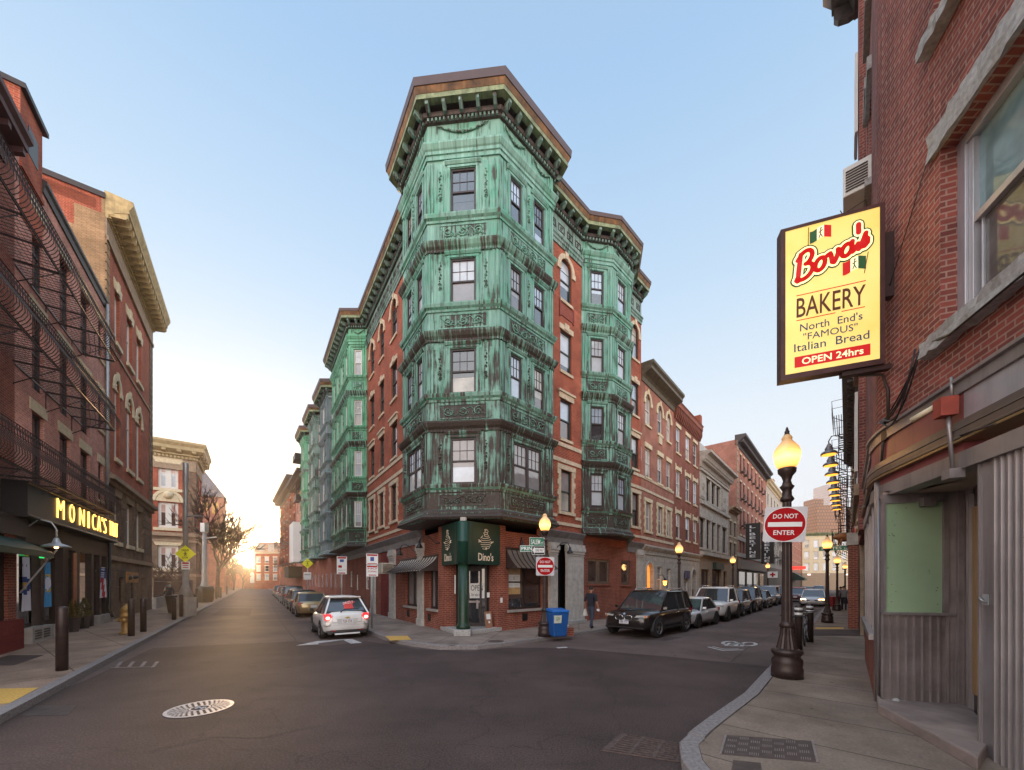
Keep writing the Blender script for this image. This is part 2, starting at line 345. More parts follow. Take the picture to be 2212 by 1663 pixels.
M['pave_l'] = paving('sidewalk_concrete_left', (.33,.225,.165), R(34.3)); M['pave_d'] = paving('sidewalk_concrete_corner', (.30,.235,.195), R(10))
M['pave_r'] = paving('sidewalk_concrete_right', (.26,.195,.150), R(41.4), 60, 1.15)
M['kerb'] = flat('granite_kerb', (.23,.20,.19), .8, 0, .35, 22, .35, .35)
M['tactile'] = flat('yellow_tactile_paving', (.62,.36,.09), .75, 0, .25, 30, .3, .5)
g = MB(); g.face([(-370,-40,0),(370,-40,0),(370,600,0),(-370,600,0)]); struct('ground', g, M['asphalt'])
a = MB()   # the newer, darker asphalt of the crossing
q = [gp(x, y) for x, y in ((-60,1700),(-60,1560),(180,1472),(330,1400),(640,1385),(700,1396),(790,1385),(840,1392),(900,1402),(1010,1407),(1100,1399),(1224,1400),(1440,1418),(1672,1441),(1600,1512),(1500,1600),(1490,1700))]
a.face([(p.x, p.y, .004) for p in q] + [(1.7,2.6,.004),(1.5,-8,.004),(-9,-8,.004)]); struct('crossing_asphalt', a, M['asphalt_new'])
def strip(W, t0, t1, b0, b1, z, mb, m=0): mb.face([W.P(t0,b0,z),W.P(t1,b0,z),W.P(t1,b1,z),W.P(t0,b1,z)], m)
KLW = Wall(-10.06, 9.39, *DL, .8258, .5640)
s = MB(); s.wb(KLW, -16, 150, -.18, -9, -.2, .13); struct('sidewalk_left', s, M['pave_l'])
kb = MB(); rr = random.Random(3); t_ = -16
while t_ < 140:
    L = rr.uniform(1.5, 2.4) if t_ < 40 else 20
    kb.wb(KLW, t_+.006, t_+L-.006, -.178+rr.uniform(-.006,.006), rr.uniform(-.008,.008), -.2, .134+rr.uniform(-.004,.004)); t_ += L
struct('kerb_left', kb, M['kerb'])
far1 = Vector((-4.6,13.56))+Vector(DL)*150; a1 = Vector((3.6,15.6))+Vector(DR1)*9.5; far2 = a1+Vector(DR2)*150
dk = [far1, (-10.5,22.2), (-4.6,13.56), (-3.9,12.75), (-3.14,12.1), (-2.2,11.55), (-1.05,11.6), (.045,12.36), (1.94,14.1), (3.6,15.6), a1, far2]
dk = [Vector(p) for p in dk]
def inset(path, d, side):
    out = []
    for i, p in enumerate(path):
        u = (path[min(i+1,len(path)-1)]-path[max(i-1,0)]).normalized(); out.append(p-Vector((u.y*side, -u.x*side))*d)
    return out
ins = inset(dk, .17, 1)
s = MB(); s.prism([(p.x,p.y,-.2) for p in ins]+[(200,180,-.2),(60,230,-.2),(-60,190,-.2)], (0,0,.33)); struct('sidewalk_corner', s, M['pave_d'])
def kerb_stones(mb, path, prof, side, seed, limit=45):
    r = random.Random(seed); pts = [path[0]]; acc = 0
    D_ = [0]
    for a, b in zip(path, path[1:]): D_.append(D_[-1]+(b-a).length)
    def at_(s):
        for i in range(len(path)-1):
            if s <= D_[i+1] or i == len(path)-2: u = (s-D_[i])/(D_[i+1]-D_[i]); return path[i].lerp(path[i+1], u)
    s = 0
    while s < D_[-1]-.1:
        p0 = at_(s); L = r.uniform(1.3,2.2) if p0.length < limit else 25; e = min(s+L, D_[-1]); dz = r.uniform(-.006,.006); db = r.uniform(-.008,.008)
        sub = [at_(s+.006)]+[path[i] for i in range(len(path)) if s+.03 < D_[i] < e-.03]+[at_(e-.006)]
        mb.sweep([tuple(p) for p in sub], [(b+db, z+(dz if z > .1 else 0)) for b, z in prof], 0, side); s = e
kb = MB(); kerb_stones(kb, dk, [(0,-.2),(0,.118),(-.012,.134),(-.160,.134),(-.160,-.2)], 1, 5); struct('kerb_corner', kb, M['kerb'])
rk = [Vector(p) for p in ((3.2,-6),(1.75,0),(1.72,3.0),(1.85,4.15),(2.02,4.6),(2.4,5.02),(2.72,5.34),(4.08,6.66),(6.59,9.5))]; rk.append(rk[-1]+Vector(DR2)*150)
ins = inset(rk, .22, -1)
s = MB(); s.prism([(p.x,p.y,-.2) for p in ins]+[(160,90,-.2),(40,-6,-.2)], (0,0,.33)); struct('sidewalk_right', s, M['pave_r'])
kb = MB(); kerb_stones(kb, rk, [(0,-.2),(0,.115),(-.02,.136),(-.205,.136),(-.205,-.2)], -1, 9); struct('kerb_right', kb, M['kerb'])
# ------------------------------------------------------------------ wall, window and trim builders
def wallgrid(mb, W, t0, t1, z0, z1, holes, rec=.14, m=0, b=0.0, rm=None):
    rm = m if rm is None else rm
    ts = sorted(set([t0,t1]+[v for h in holes for v in h[:2]])); zs = sorted(set([z0,z1]+[v for h in holes for v in h[2:4]]))
    ts = [v for v in ts if t0-1e-6 <= v <= t1+1e-6]; zs = [v for v in zs if z0-1e-6 <= v <= z1+1e-6]
    for i in range(len(ts)-1):
        run = None
        for j in range(len(zs)-1):
            tc_, zc = (ts[i]+ts[i+1])/2, (zs[j]+zs[j+1])/2
            if not any(h[0] < tc_ < h[1] and h[2] < zc < h[3] for h in holes):
                mb.face([W.P(ts[i],b,zs[j]),W.P(ts[i+1],b,zs[j]),W.P(ts[i+1],b,zs[j+1]),W.P(ts[i],b,zs[j+1])], m)
    for h in holes:
        a0, a1, c0, c1 = h[:4]
        for p, q in (((a0,c0),(a1,c0)),((a1,c0),(a1,c1)),((a1,c1),(a0,c1)),((a0,c1),(a0,c0))):
            mb.face([W.P(p[0],b,p[1]),W.P(q[0],b,q[1]),W.P(q[0],b-rec,q[1]),W.P(p[0],b-rec,p[1])], rm)
def arcpts(tc_, zc, r, n=10, a0=0, a1=math.pi): return [(tc_+r*math.cos(a0+(a1-a0)*i/n), zc+r*math.sin(a0+(a1-a0)*i/n)) for i in range(n+1)]
def spandrel(mb, W, h, b0, b1, m=0):
    a0, a1, c0, c1 = h[:4]; r = (a1-a0)/2; zc = c1-r; A = arcpts((a0+a1)/2, zc, r, 12)
    mb.wpoly(W, [(a1,zc),(a1,c1)]+A[:7][::-1], b0, b1, m); mb.wpoly(W, [(a0,c1),(a0,zc)]+A[6:][::-1], b0, b1, m)
RW = random.Random(11)
def win(W, t0, t1, z0, z1, par, fm, b=0.0, rec=.12, up='g_blind', lo='g_dark', fw=.07, grid=(3,2), twin=False, mid=.5, sub=True, name='window', lab=None):
    mb = MB(); p = MB(); f0, f1 = b-rec, b-rec+.06; zm = z0+(z1-z0)*mid
    spans = [(t0,t1)] if not twin else [(t0,(t0+t1)/2),((t0+t1)/2,t1)]
    for a, c in spans:
        mb.wb(W,a,a+fw,f0,f1,z0,z1); mb.wb(W,c-fw,c,f0,f1,z0,z1); mb.wb(W,a+fw,c-fw,f0,f1-.004,z1-fw,z1); mb.wb(W,a+fw,c-fw,f0,f1+.01,z0,z0+fw*1.1)
        mb.wb(W,a+fw,c-fw,f0,f1-.008,zm-.03,zm+.03)
        if grid and (t1-t0) > .2:
            gx, gz = grid
            for i in range(1, gx): x = a+fw+(c-a-2*fw)*i/gx; mb.wb(W,x-.009,x+.009,f0,f0+.03,zm+.03,z1-fw)
            for i in range(1, gz): z = zm+(z1-fw-zm)*i/gz; mb.wb(W,a+fw,c-fw,f0,f0+.026,z-.009,z+.009)
        p.face([W.P(a+fw,f0+.012,zm),W.P(c-fw,f0+.012,zm),W.P(c-fw,f0+.012,z1-fw),W.P(a+fw,f0+.012,z1-fw)], 0)
        zl = zm
        if up != 'g_pink' and RW.random() < .55:
            zb_ = zm-(zm-z0)*RW.choice((.25,.4,.6,.8)); p.face([W.P(a+fw,f0+.010,zb_),W.P(c-fw,f0+.010,zb_),W.P(c-fw,f0+.010,zl),W.P(a+fw,f0+.010,zl)], 0)
        p.face([W.P(a+fw,f0+.006,z0+fw),W.P(c-fw,f0+.006,z0+fw),W.P(c-fw,f0+.006,zl),W.P(a+fw,f0+.006,zl)], 1)
    o = mb.build(name, M[fm], par)
    if sub: p.build('pane', [M[up], M[lo]], o)
    if lab: o['label'] = lab
    return o
def rwin(): return RW.choice(['g_blind','g_blind','g_sky','g_sky','g_shade','g_curtain','g_dark']), RW.choice(['g_dark','g_shade','g_brown','g_dark','g_curtain','g_sky','g_blind'])
def voussoirs(mb, W, h, b0, b1, th=.22, m=0, key=True, leg=.25):
    a0, a1, c0, c1 = h[:4]; r = (a1-a0)/2; zc = c1-r; tm = (a0+a1)/2
    I = arcpts(tm, zc, r, 12); O = arcpts(tm, zc, r+th, 12)
    mb.wpoly(W, O+I[::-1], b0, b1, m)
    if leg: mb.wb(W,a0-th-.06,a0,b0,b1+.012,zc-leg,zc,m); mb.wb(W,a1,a1+th+.06,b0,b1+.012,zc-leg,zc,m)
    if key: mb.wpoly(W, [(tm-.09,zc+r-.01),(tm+.09,zc+r-.01),(tm+.14,zc+r+th+.1),(tm-.14,zc+r+th+.1)], b0, b1+.03, m)
def quoins(mb, W, h, b1, m=0, n=8, w=.16, top=.22):
    a0, a1, c0, c1 = h[:4]; d = (c1-c0)/n
    for i in range(n):
        e = w+(.09 if i%2 else 0)
        mb.wb(W,a0-e,a0,0,b1,c0+d*i,c0+d*(i+1)-.004,m); mb.wb(W,a1,a1+e,0,b1,c0+d*i,c0+d*(i+1)-.004,m)
    mb.wb(W,a0-w-.1,a1+w+.1,0,b1+.02,c1,c1+top,m); mb.wb(W,a0-w-.05,a1+w+.05,0,b1+.05,c0-.14,c0,m)
def spiral(mb, W, tc_, zc, r, b, turns=1.6, dirn=1, rad=.016, m=0, n=18, ph=0):
    pts = []
    for i in range(n+1):
        k = i/n; a = ph+dirn*2*math.pi*turns*k; q = r*(1-.8*k); pts.append(W.P(tc_+q*math.cos(a), b, zc+q*math.sin(a)))
    mb.tube(pts, rad, 4, m)
def brackets(mb, path, side, b0, b1, z0, z1, gap, w, m=0):
    for i in range(len(path)-1):
        W, L = seg(path[i], path[i+1], side); n = max(1, int(round((L-.2)/gap)))
        for k in range(n+1):
            t = .12+(L-.24)*k/n if n > 0 else L/2
            mb.wpoly_side = None
            pts = [(b0,z0),(b0,z1),(b1,z1),(b1,z1-(z1-z0)*.55),(b1-.1,z1-(z1-z0)*.8),(b0+.12,z0)]
            mb.prism([W.P(t-w/2, b, z) for b, z in pts], (W.dx*w, W.dy*w, 0), m)
def dentils(mb, path, side, b0, b1, z0, z1, gap, m=0):
    for i in range(len(path)-1):
        W, L = seg(path[i], path[i+1], side); n = int(L/gap)
        for k in range(n):
            t = (k+.25)*L/n; mb.wb(W, t, t+L/n*.5, b0, b1, z0, z1, m)
CORN = [('palegreen',[(.30,-.02),(.52,-.02),(.52,.15),(.30,.15)]), ('rust',[(.30,.15),(.53,.15),(.60,.31),(.60,.34),(.30,.34)]), ('fascia',[(-.4,.34),(.63,.34),(.655,.62),(-.4,.62)])]
def big_cornice(par, path, side, zs, hf=1.0, dent=True, gap=.62):
    """eaves of the green building: zs = underside of the overhang"""
    mb = MB(); mats = ['cop','copdk','palegreen','rust','fascia','copg']
    if dent: dentils(mb, path, side, .09, .155, zs-.40, zs-.29, .15, 5)
    mb.sweep(path, [(0,zs-.42),(.085,zs-.40),(.085,zs-.29),(.17,zs-.27),(.20,zs-.2),(.20,zs-.14),(0,zs-.14)], 1, side)
    brackets(mb, path, side, .18, .47, zs-.26, zs-.003, gap, .12, 5)
    mb.sweep(path, [(-.3,zs),(.5,zs),(.5,zs+.05),(-.3,zs+.05)], 1, side)
    for nm, pr in CORN:
        k = [(b, zs+z*(hf if z > .34 else 1)) for b, z in pr]; mb.sweep(path, k, mats.index(nm), side)
    return mb.build('cornice', [M[x] for x in mats], par)
def copper_bay(par, path, side, rows, wins, zb, ztop, name='bay', mats=('cop','copd'), fm='frame_dk', swag=True, relief=True, bottom=True, prot=1.0, rows_wins=None):
    """oriel of sheet copper: path in plan, rows = window heights, wins[i] = number of windows on face i"""
    mb = MB(); n = len(path)-1; segs = [seg(path[i], path[i+1], side) for i in range(n)]
    holes = [[] for _ in range(n)]
    for i, (W, L) in enumerate(segs):
        for ri, (z0, z1) in enumerate(rows):
            k = wins[i] if not rows_wins else rows_wins[ri][i]
            if k == 0: continue
            ww = {1: min(.96, L*.42), 2: .62}.get(abs(k), .6); 
            if k == -2: holes[i].append((L/2-.8, L/2+.8, z0, z1, True)); continue
            if k == 1: cs = [L/2]
            elif k == 2: cs = [L*.285, L*.715]
            else: cs = [L*(.5+j)/k for j in range(k)]
            for c in cs: holes[i].append((c-ww/2, c+ww/2, z0, z1, False))
    for i, (W, L) in enumerate(segs): wallgrid(mb, W, 0, L, zb, ztop, holes[i], .10, 0)
    for ri, (z0, z1) in enumerate(rows):
        p = prot
        mb.sweep(path, [(0,z0-.30),(.04,z0-.30),(.05,z0-.22),(.12,z0-.16),(.15,z0-.06),(.15,z0-.02),(0,z0+.01)], 0, side)
        if ri > 0 or not bottom:
            mb.sweep(path, [(0,z0-1.42),(.04,z0-1.42),(.06,z0-1.33),(.13,z0-1.25),(.19,z0-1.13),(.20,z0-1.07),(.03,z0-.98),(0,z0-.98)], 1, side)
            dentils(mb, path, side, .03, .075, z0-1.42, z0-1.34, .13, 1)
            pz0, pz1 = z0-.94, z0-.38
        else:
            pz0, pz1 = z0-.82, z0-.36
            mb.sweep(path, [(0,zb-.02),(.20,zb-.02),(.24,zb+.05),(.20,zb+.10),(.14,zb+.16),(.13,zb+.24),(.05,zb+.33),(0,zb+.36)], 1, side)
            dentils(mb, path, side, .135, .16, zb+.17, zb+.22, .09, 0)
        for i, (W, L) in enumerate(segs):
            hs = [h for h in holes[i] if h[2] == z0]
            if L > .9:
                a, c = L*.16, L*.84          # carved apron panel in a raised frame
                mb.wb(W,a,c,.004,.03,pz0,pz0+.045); mb.wb(W,a,c,.004,.03,pz1-.045,pz1); mb.wb(W,a,a+.045,.004,.03,pz0+.045,pz1-.045); mb.wb(W,c-.045,c,.004,.03,pz0+.045,pz1-.045)
                mb.wb(W,a+.05,c-.05,.004,.012,pz0+.05,pz1-.05,2)
                zc = (pz0+pz1)/2; hh = (pz1-pz0)/2-.07
                if relief and hh > .1:
                    k = max(1, int((c-a-.15)/(2.15*hh))); st = (c-a-.15)/k
                    for j in range(k):
                        tc_ = a+.075+st*(j+.5); d = 1 if j < k/2 else -1
                        spiral(mb, W, tc_, zc, hh*.9, .03, 1.5, d*(1 if j%2 else -1), .02, 0, 16, math.pi*(j%2))
                        spiral(mb, W, tc_+d*hh*.6, zc-hh*.35, hh*.5, .026, 1.1, -d, .014, 0, 10, 1.5)
                        mb.tube([W.P(tc_-st/2,.02,zc+hh*.8*(-1)**j), W.P(tc_-st*.2,.03,zc), W.P(tc_+st*.5,.02,zc-hh*.8*(-1)**j)], .016, 4, 0)
            for h in hs:
                a, c, d0, d1 = h[:4]
                mb.wb(W,a-.12,a-.02,.0,.03,d0,d1+.02); mb.wb(W,c+.02,c+.12,.0,.03,d0,d1+.02); mb.wb(W,a-.12,c+.12,.0,.035,d1+.02,d1+.10)
                mb.sweep([tuple(W.P(a-.2)[:2]), tuple(W.P(c+.2)[:2])], [(0,d1+.11),(.05,d1+.12),(.10,d1+.20),(.10,d1+.23),(0,d1+.26)], 0, side)
            # corner pilasters and hanging drops
            if L > 1.2:
                for e0, e1 in ((.03,.13),(.17,.24),(L-.13,L-.03),(L-.24,L-.17)):
                    mb.wb(W,e0,e1,.0,.035,z0+.02,z1+.22)
                ks = []
                if len(hs) == 1 and L > 2: ks = [(hs[0][0]-.12+.24)/2, (hs[0][1]+.12+L-.24)/2]
                elif len(hs) >= 2: ks = [(hs[j][1]+hs[j+1][0])/2 for j in range(len(hs)-1)]
                for c in ks:
                    mb.wb(W,c-.10,c+.10,.0,.028,z0+.05,z1+.16)
                    for j in range(9):
                        zz = z1-.15-j*.115; mb.ball(W.P(c+.03*math.sin(j*1.9), .045, zz), .024+.014*((j*7)%3), 2, 4)
                    spiral(mb, W, c, z0+.55, .07, .045, 1.3, 1, .014, 2, 10); spiral(mb, W, c, z0+.72, .07, .045, 1.3, -1, .014, 2, 10, math.pi)
    zt = rows[-1][1]
    # entablature under the eaves
    mb.sweep(path, [(0,zt+.33),(.05,zt+.33),(.05,zt+.48),(.09,zt+.5),(.09,zt+.62),(.13,zt+.66),(.20,zt+.8),(.20,zt+.86),(.02,zt+.95),(0,zt+.95)], 0, side)
    if swag:
        for i, (W, L) in enumerate(segs):
            if L < .8: continue
            k = 1 if L < 2.9 else 2
            for j in range(k):
                a, c = L*(j+.14)/k, L*(j+.86)/k; z = ztop-.10
                mb.tube([W.P(a+(c-a)*u/14, .035+.02*(u%2), z-.30*math.sin(math.pi*u/14)) for u in range(15)], [.022+.016*math.sin(math.pi*u/14) for u in range(15)], 5, 2)
                mb.ball(W.P((a+c)/2,.05,z-.31),.055,2,5); mb.tube([W.P(a,.03,z),W.P(a,.03,z-.3)],[.03,.008],5,2); mb.tube([W.P(c,.03,z),W.P(c,.03,z-.3)],[.03,.008],5,2)
    if bottom:
        mb.prism([(p[0],p[1],zb-.03) for p in path], (0,0,.03), 3)
    o = mb.build(name, [M[mats[0]], M[mats[1]], M['copd' if mats[0]=='cop' else mats[1]], M['copdk']], par)
    for i, (W, L) in enumerate(segs):
        for h in holes[i]:
            u, l = rwin(); win(W, h[0]+.005, h[1]-.005, h[2]+.005, h[3]-.005, par, fm, 0, .09, u, l, .065, (3,2), h[4])
    return o
def text(s, par, name, mat, org, right, up, w, h, ext=.006, off=0.0, shear=0.0, bold=0.0, flip=False):
    """lettering as a mesh, stretched to w x h metres; org = lower left corner"""
    c = bpy.data.curves.new('t', 'FONT'); c.body = s; c.size = 1; c.shear = shear; c.offset = bold; c.resolution_u = 3
    o = bpy.data.objects.new('t', c); COL.objects.link(o); me = bpy.data.meshes.new_from_object(o); bpy.data.objects.remove(o); bpy.data.curves.remove(c)
    v = [x.co for x in me.vertices]; x0, x1 = min(p.x for p in v), max(p.x for p in v); y0, y1 = min(p.y for p in v), max(p.y for p in v)
    right = Vector(right).normalized(); up = Vector(up).normalized(); nv = right.cross(up); org = Vector(org)
    mb = MB(); fs = [list(p.vertices) for p in me.polygons]
    pts = [org+right*((p.x-x0)/(x1-x0)*w)+up*((p.y-y0)/(y1-y0)*h)+nv*off for p in v]
    mb.add(pts, fs); bpy.data.meshes.remove(me)
    if ext:
        # side walls from the boundary edges
        cnt = {}
        for f in fs:
            for i in range(len(f)): a, b = f[i], f[(i+1)%len(f)]; cnt[(a,b)] = 1
        edges = [(a,b) for (a,b) in cnt if (b,a) not in cnt]
        n0 = len(mb.v); mb.v += [tuple(p-nv*ext) for p in pts]
        for a, b in edges: mb.f.append([b, a, n0+a, n0+b]); mb.m.append(0); mb.s.append(False)
    return mb.build(name, mat if not isinstance(mat, str) else M[mat], par, recalc=False)
UP = Vector((0,0,1))
def sill_(W, h, e, b, d, mat, o, name='sill'):
    m = MB(); m.wb(W,h[0]-e,h[1]+e,.001,b,h[2]-d,h[2]-.001); return m.build(name, M[mat], o)
# ================================================================== the green-bayed corner building
ROWS = [(5.72,7.44),(9.08,10.77),(12.44,14.13),(15.77,17.49)]
B = thing('corner_building', 'red brick corner building with green copper corner tower, bays and deep eaves', 'building', (-1.8,13.7,0))
PLC = Vector((-3.182,14.257)); PCR = Vector((-.461,14.0))
dl, dr = Vector(DL), Vector(DR1)
tur = [tuple(WL.P(3.15)[:2]), tuple((PLC+dl*2.76)), tuple(PLC), tuple(PCR), tuple(PCR+dr*3.047), tuple(WR.P(3.3)[:2])]
copper_bay(B, tur, 1, ROWS, [0,2,1,2,0], 4.42, 19.2, 'corner_tower', rows_wins=[[0,-2,1,-2,0],[0,2,1,2,0],[0,2,1,2,0],[0,2,1,2,0]])
big_cornice(B, tur[0:6], 1, 19.58)
bR = [tuple(WR.P(6.05)[:2]), tuple(WR.P(7.39,.9)[:2]), tuple(WR.P(9.17,.9)[:2]), tuple(WR.P(10.5)[:2])]
copper_bay(B, bR, 1, ROWS, [1,1,1], 4.42, 18.95, 'copper_bay')
bL = [tuple(WL.P(12.64)[:2]), tuple(WL.P(13.32,1.0)[:2]), tuple(WL.P(19.6,1.0)[:2]), tuple(WL.P(20.3)[:2])]
copper_bay(B, bL, -1, ROWS, [1,4,1], 4.42, 18.95, 'copper_bay', ('cop2','copd'), 'frame_w')
# eaves of the street fronts
big_cornice(B, [tuple(WR.P(3.0)[:2])]+bR+[tuple(WR.P(12.09)[:2])], 1, 19.28, .82)
big_cornice(B, [tuple(WL.P(2.6)[:2])]+bL+[tuple(WL.P(20.6)[:2])], -1, 19.28, .82)
# brick upper walls with their windows
w = MB()
FRH, FLH = [], []
ta, tb = WR.t(1210.5), WR.t(1234.5)
LV = [(5.35,7.3),(8.75,10.6),(11.9,13.8),(15.2,17.2)]
for i, (z0, z1) in enumerate(LV): FRH.append((ta,tb,z0,z1)); FRH.append((10.95,11.75,z0,z1))
wallgrid(w, WR, 2.8, 12.09, 4.0, 17.65, FRH)
for xa, xb in ((845.0,857.5),(820.0,829.5),(799.5,808.5)):
    u0, u1 = WL.t(xb), WL.t(xa)
    for z0, z1 in LV: FLH.append((u0,u1,z0,z1))
wallgrid(w, WL, 2.4, 20.6, 4.0, 17.65, FLH)
for W, H in ((WR,FRH),(WL,FLH)):
    for h in H:
        i = [z[0] for z in LV].index(h[2]); st = MB()
        if i == 3: spandrel(w, W, h, -.14, -.001); voussoirs(st, W, h, .001, .05, .2)
        elif i == 2:
            st.wb(W,h[0]-.1,h[1]+.1,.001,.05,h[3],h[3]+.24); st.wb(W,(h[0]+h[1])/2-.16,(h[0]+h[1])/2+.16,.001,.08,h[3]+.05,h[3]+.34)
        elif i == 1: st.wb(W,h[0]-.14,h[1]+.14,.001,.06,h[3],h[3]+.26); st.wb(W,h[0]-.2,h[1]+.2,.001,.12,h[3]+.26,h[3]+.36)
        else: quoins(st, W, h, .05)
        u, l = rwin(); o = win(W,h[0],h[1],h[2],h[3],B,'frame_gn',0,.14,u if W is WR else 'g_dark',l if W is WR else 'g_dark',.07,(1,2) if i==3 else None)
        st.build('stone_surround', M['stone'], o)
        if i: sill_(W, h, .06, .07, .13, 'stone', o)
def band(W, a, c, z0, z1, b=.045, mat='stone', par=B, name='stone_band'):
    m = MB(); m.wb(W,a,c,.001,b,z0,z1); return m.build(name, M[mat], par)
for W, a, c, gaps in ((WR,2.95,6.0,FRH),(WR,10.55,12.09,FRH),(WL,2.7,12.6,FLH)):
    for z in (8.45,7.72): band(W,a,c,z-.09,z+.09)
    for z in (4.78,5.13):
        cuts = sorted([(h[0]-.27,h[1]+.27) for h in gaps if h[2] == 5.35 and a < h[0] < c]); p = a
        for k0, k1 in (cuts if z > 5 else []): band(W,p,k0,z-.07,z+.07); p = k1
        band(W,p,c,z-.07,z+.07)
w.build('brick_wall', [M['brick']], B)
# copper frieze with key-pattern panels below the eaves
for W, a, c, sd in ((WR,2.9,6.05,1),(WR,10.5,12.09,1),(WL,2.6,12.64,-1)):
    fz = MB(); fz.wb(W,a,c,-.2,.012,17.62,18.95,0)
    pth = [tuple(W.P(a)[:2]), tuple(W.P(c)[:2])]
    fz.sweep(pth, [(0,17.55),(.05,17.55),(.06,17.68),(.10,17.72),(.10,17.82),(.15,17.87),(.15,17.93),(.012,17.99),(0,17.99)], 0, sd)
    n = int((c-a)/.62)
    for k in range(n):
        t = a+(c-a)*(k+.5)/n; z = 18.42
        for r_, (x0,x1,y0,y1) in enumerate(((-.22,.22,-.17,-.13),(-.22,.22,.13,.17),(-.22,-.18,-.13,.13),(.18,.22,-.13,.13),(-.09,.09,.03,.06),(-.09,-.06,-.07,.03),(-.06,.03,-.07,-.04))): fz.wb(W,t+x0,t+x1,.013,.035,z+y0,z+y1,1)
    fz.build('frieze', [M['copg'],M['copdk']], B)
pl = MB(); tz = (ta+tb)/2; z = 14.45    # dated terracotta plaque
pl.wb(WR,ta-.02,tb+.08,.001,.03,z,z+.52); pl.wb(WR,ta-.1,ta-.02,.001,.06,z-.08,z+.7); pl.wb(WR,tb+.08,tb+.16,.001,.06,z-.08,z+.6)
o = pl.build('date_plaque', flat('terracotta_plaque',(.26,.06,.04),.8), B)
text('1896', o, 'date_digits', 'brick', WR.P(ta+.06,.034,z+.1), (WR.dx,WR.dy,0), UP, tb-ta-.08, .32, .012)
# roof and hidden back walls
rf = MB(); c1 = WR.P(12.09); c2 = WL.P(20.6); c3 = Vector((4.5,34,0)); tip = WR.P(-1.153)
rf.prism([(tip.x,tip.y+.6,19.2),(c1.x,c1.y,19.2),(c3.x,c3.y,19.2),(c2.x,c2.y,19.2)], (0,0,.05))
rf.prism([(p[0],p[1],19.9) for p in tur], (0,0,.05))
rf.build('roof', M['fascia'], B)
bk = MB(); bk.face([(c1.x,c1.y,0),(c3.x,c3.y,0),(c3.x,c3.y,19.2),(c1.x,c1.y,19.2)]); bk.face([(c2.x,c2.y,0),(c3.x,c3.y,0),(c3.x,c3.y,19.2),(c2.x,c2.y,19.2)])
bk.build('party_wall', M['brick_dk'], B)
# ---- ground floor
gw = MB()
tipR = -1.153; tipL = -1.246
lw = [(WL.t(903.8),WL.t(875.6),FLz0:=WL.z(890,1309),WL.z(890,1226)), (WL.t(946.5),WL.t(926),WL.z(936,1315),WL.z(936,1224))]
wallgrid(gw, WL, .343, 7.35, .13, 4.1, lw, .2, 0)
wallgrid(gw, WL, 7.35, 9.4, .13, 4.1, [], .2, 1)
lw2 = (WL.t(851),WL.t(847),1,2)
dwin = [(12.2,13.0,1.6,2.9),(15.2,15.8,1.5,2.6),(17.2,17.9,1.7,2.9)]
wallgrid(gw, WL, 9.4, 20.6, .13, 4.1, dwin, .12, 2)
rw = [(WR.t(1098.6),WR.t(1172),WR.z(1135,1315),WR.z(1135,1222))]
wallgrid(gw, WR, .531, WR.t(1184), .13, 4.1, rw, .2, 0)
sw = [(WR.t(1269),WR.t(1317.6),WR.z(1293,1261),WR.z(1293,1208)),(WR.t(1341.6),WR.t(1360.7),WR.z(1351,1263),WR.z(1351,1211))]
tP0, tP1, tP2, tP3 = WR.t(1184), WR.t(1200), WR.t(1221), WR.t(1256)
wallgrid(gw, WR, tP3, 12.09, .13, 4.1, sw, .15, 0)
gw.wb(WR,tP0,tP3,-1.2,-1.1,.13,4.1,3)                                     # back of the house entrance
gw.wb(WR,tP1+.02,tP1+.06,-1.1,-.1,.13,4.1,3); gw.wb(WR,tP2+.0,tP2+.05,-1.1,-.35,.13,4.1,3)
for W, a, c in ((WL,.343,.889),(WR,.531,.925)):                          # brick piers of the corner entrance
    gw.wb(W,a-.02,c,-.5,.03,.13,4.3,0)
dpt = 1.15                                                                # recessed corner entrance
pa, pb = WL.P(.343,-.5), WR.P(.531,-.5)
gw.face([(pa.x,pa.y,.13),(pb.x,pb.y,.13),(pb.x,pb.y,4.3),(pa.x,pa.y,4.3)], 3)
gw.prism([WL.P(20.6,-1,4.1)[:2]+(4.1,) if False else (WL.P(20.6,-1).x,WL.P(20.6,-1).y,4.1),(WL.P(.3,-.3).x,WL.P(.3,-.3).y,4.1),(tip.x,tip.y+.15,4.1),(WR.P(.5,-.3).x,WR.P(.5,-.3).y,4.1),(WR.P(12,-1).x,WR.P(12,-1).y,4.1)], (0,0,.05), 3)
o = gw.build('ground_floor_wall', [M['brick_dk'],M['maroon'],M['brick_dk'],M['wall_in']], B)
for h in lw: win(WL,h[0],h[1],h[2],h[3],B,'bronze_dk',0,.18,'g_shade','g_shade',.08,None,True,.99)
for h in dwin: win(WL,*h,B,'frame_w',0,.1,'g_shade','g_shade',.05,(2,2))
h = rw[0]; win(WR,*h,B,'bronze_dk',0,.18,'g_brown','g_dark',.07,None,True,.62)
for h in sw: win(WR,*h,B,'bronze',0,.12,'g_brown','g_brown',.12,None,h[1]-h[0] > 1.3,.98)
for h in lw+rw: band(h is rw[0] and WR or WL,h[0]-.08,h[1]+.08,h[2]-.1,h[2],.1,'concrete',B,'sill')
for h in sw: band(WR,h[0]-.06,h[1]+.06,h[2]-.1,h[2],.07,'brick_dk',B,'sill')
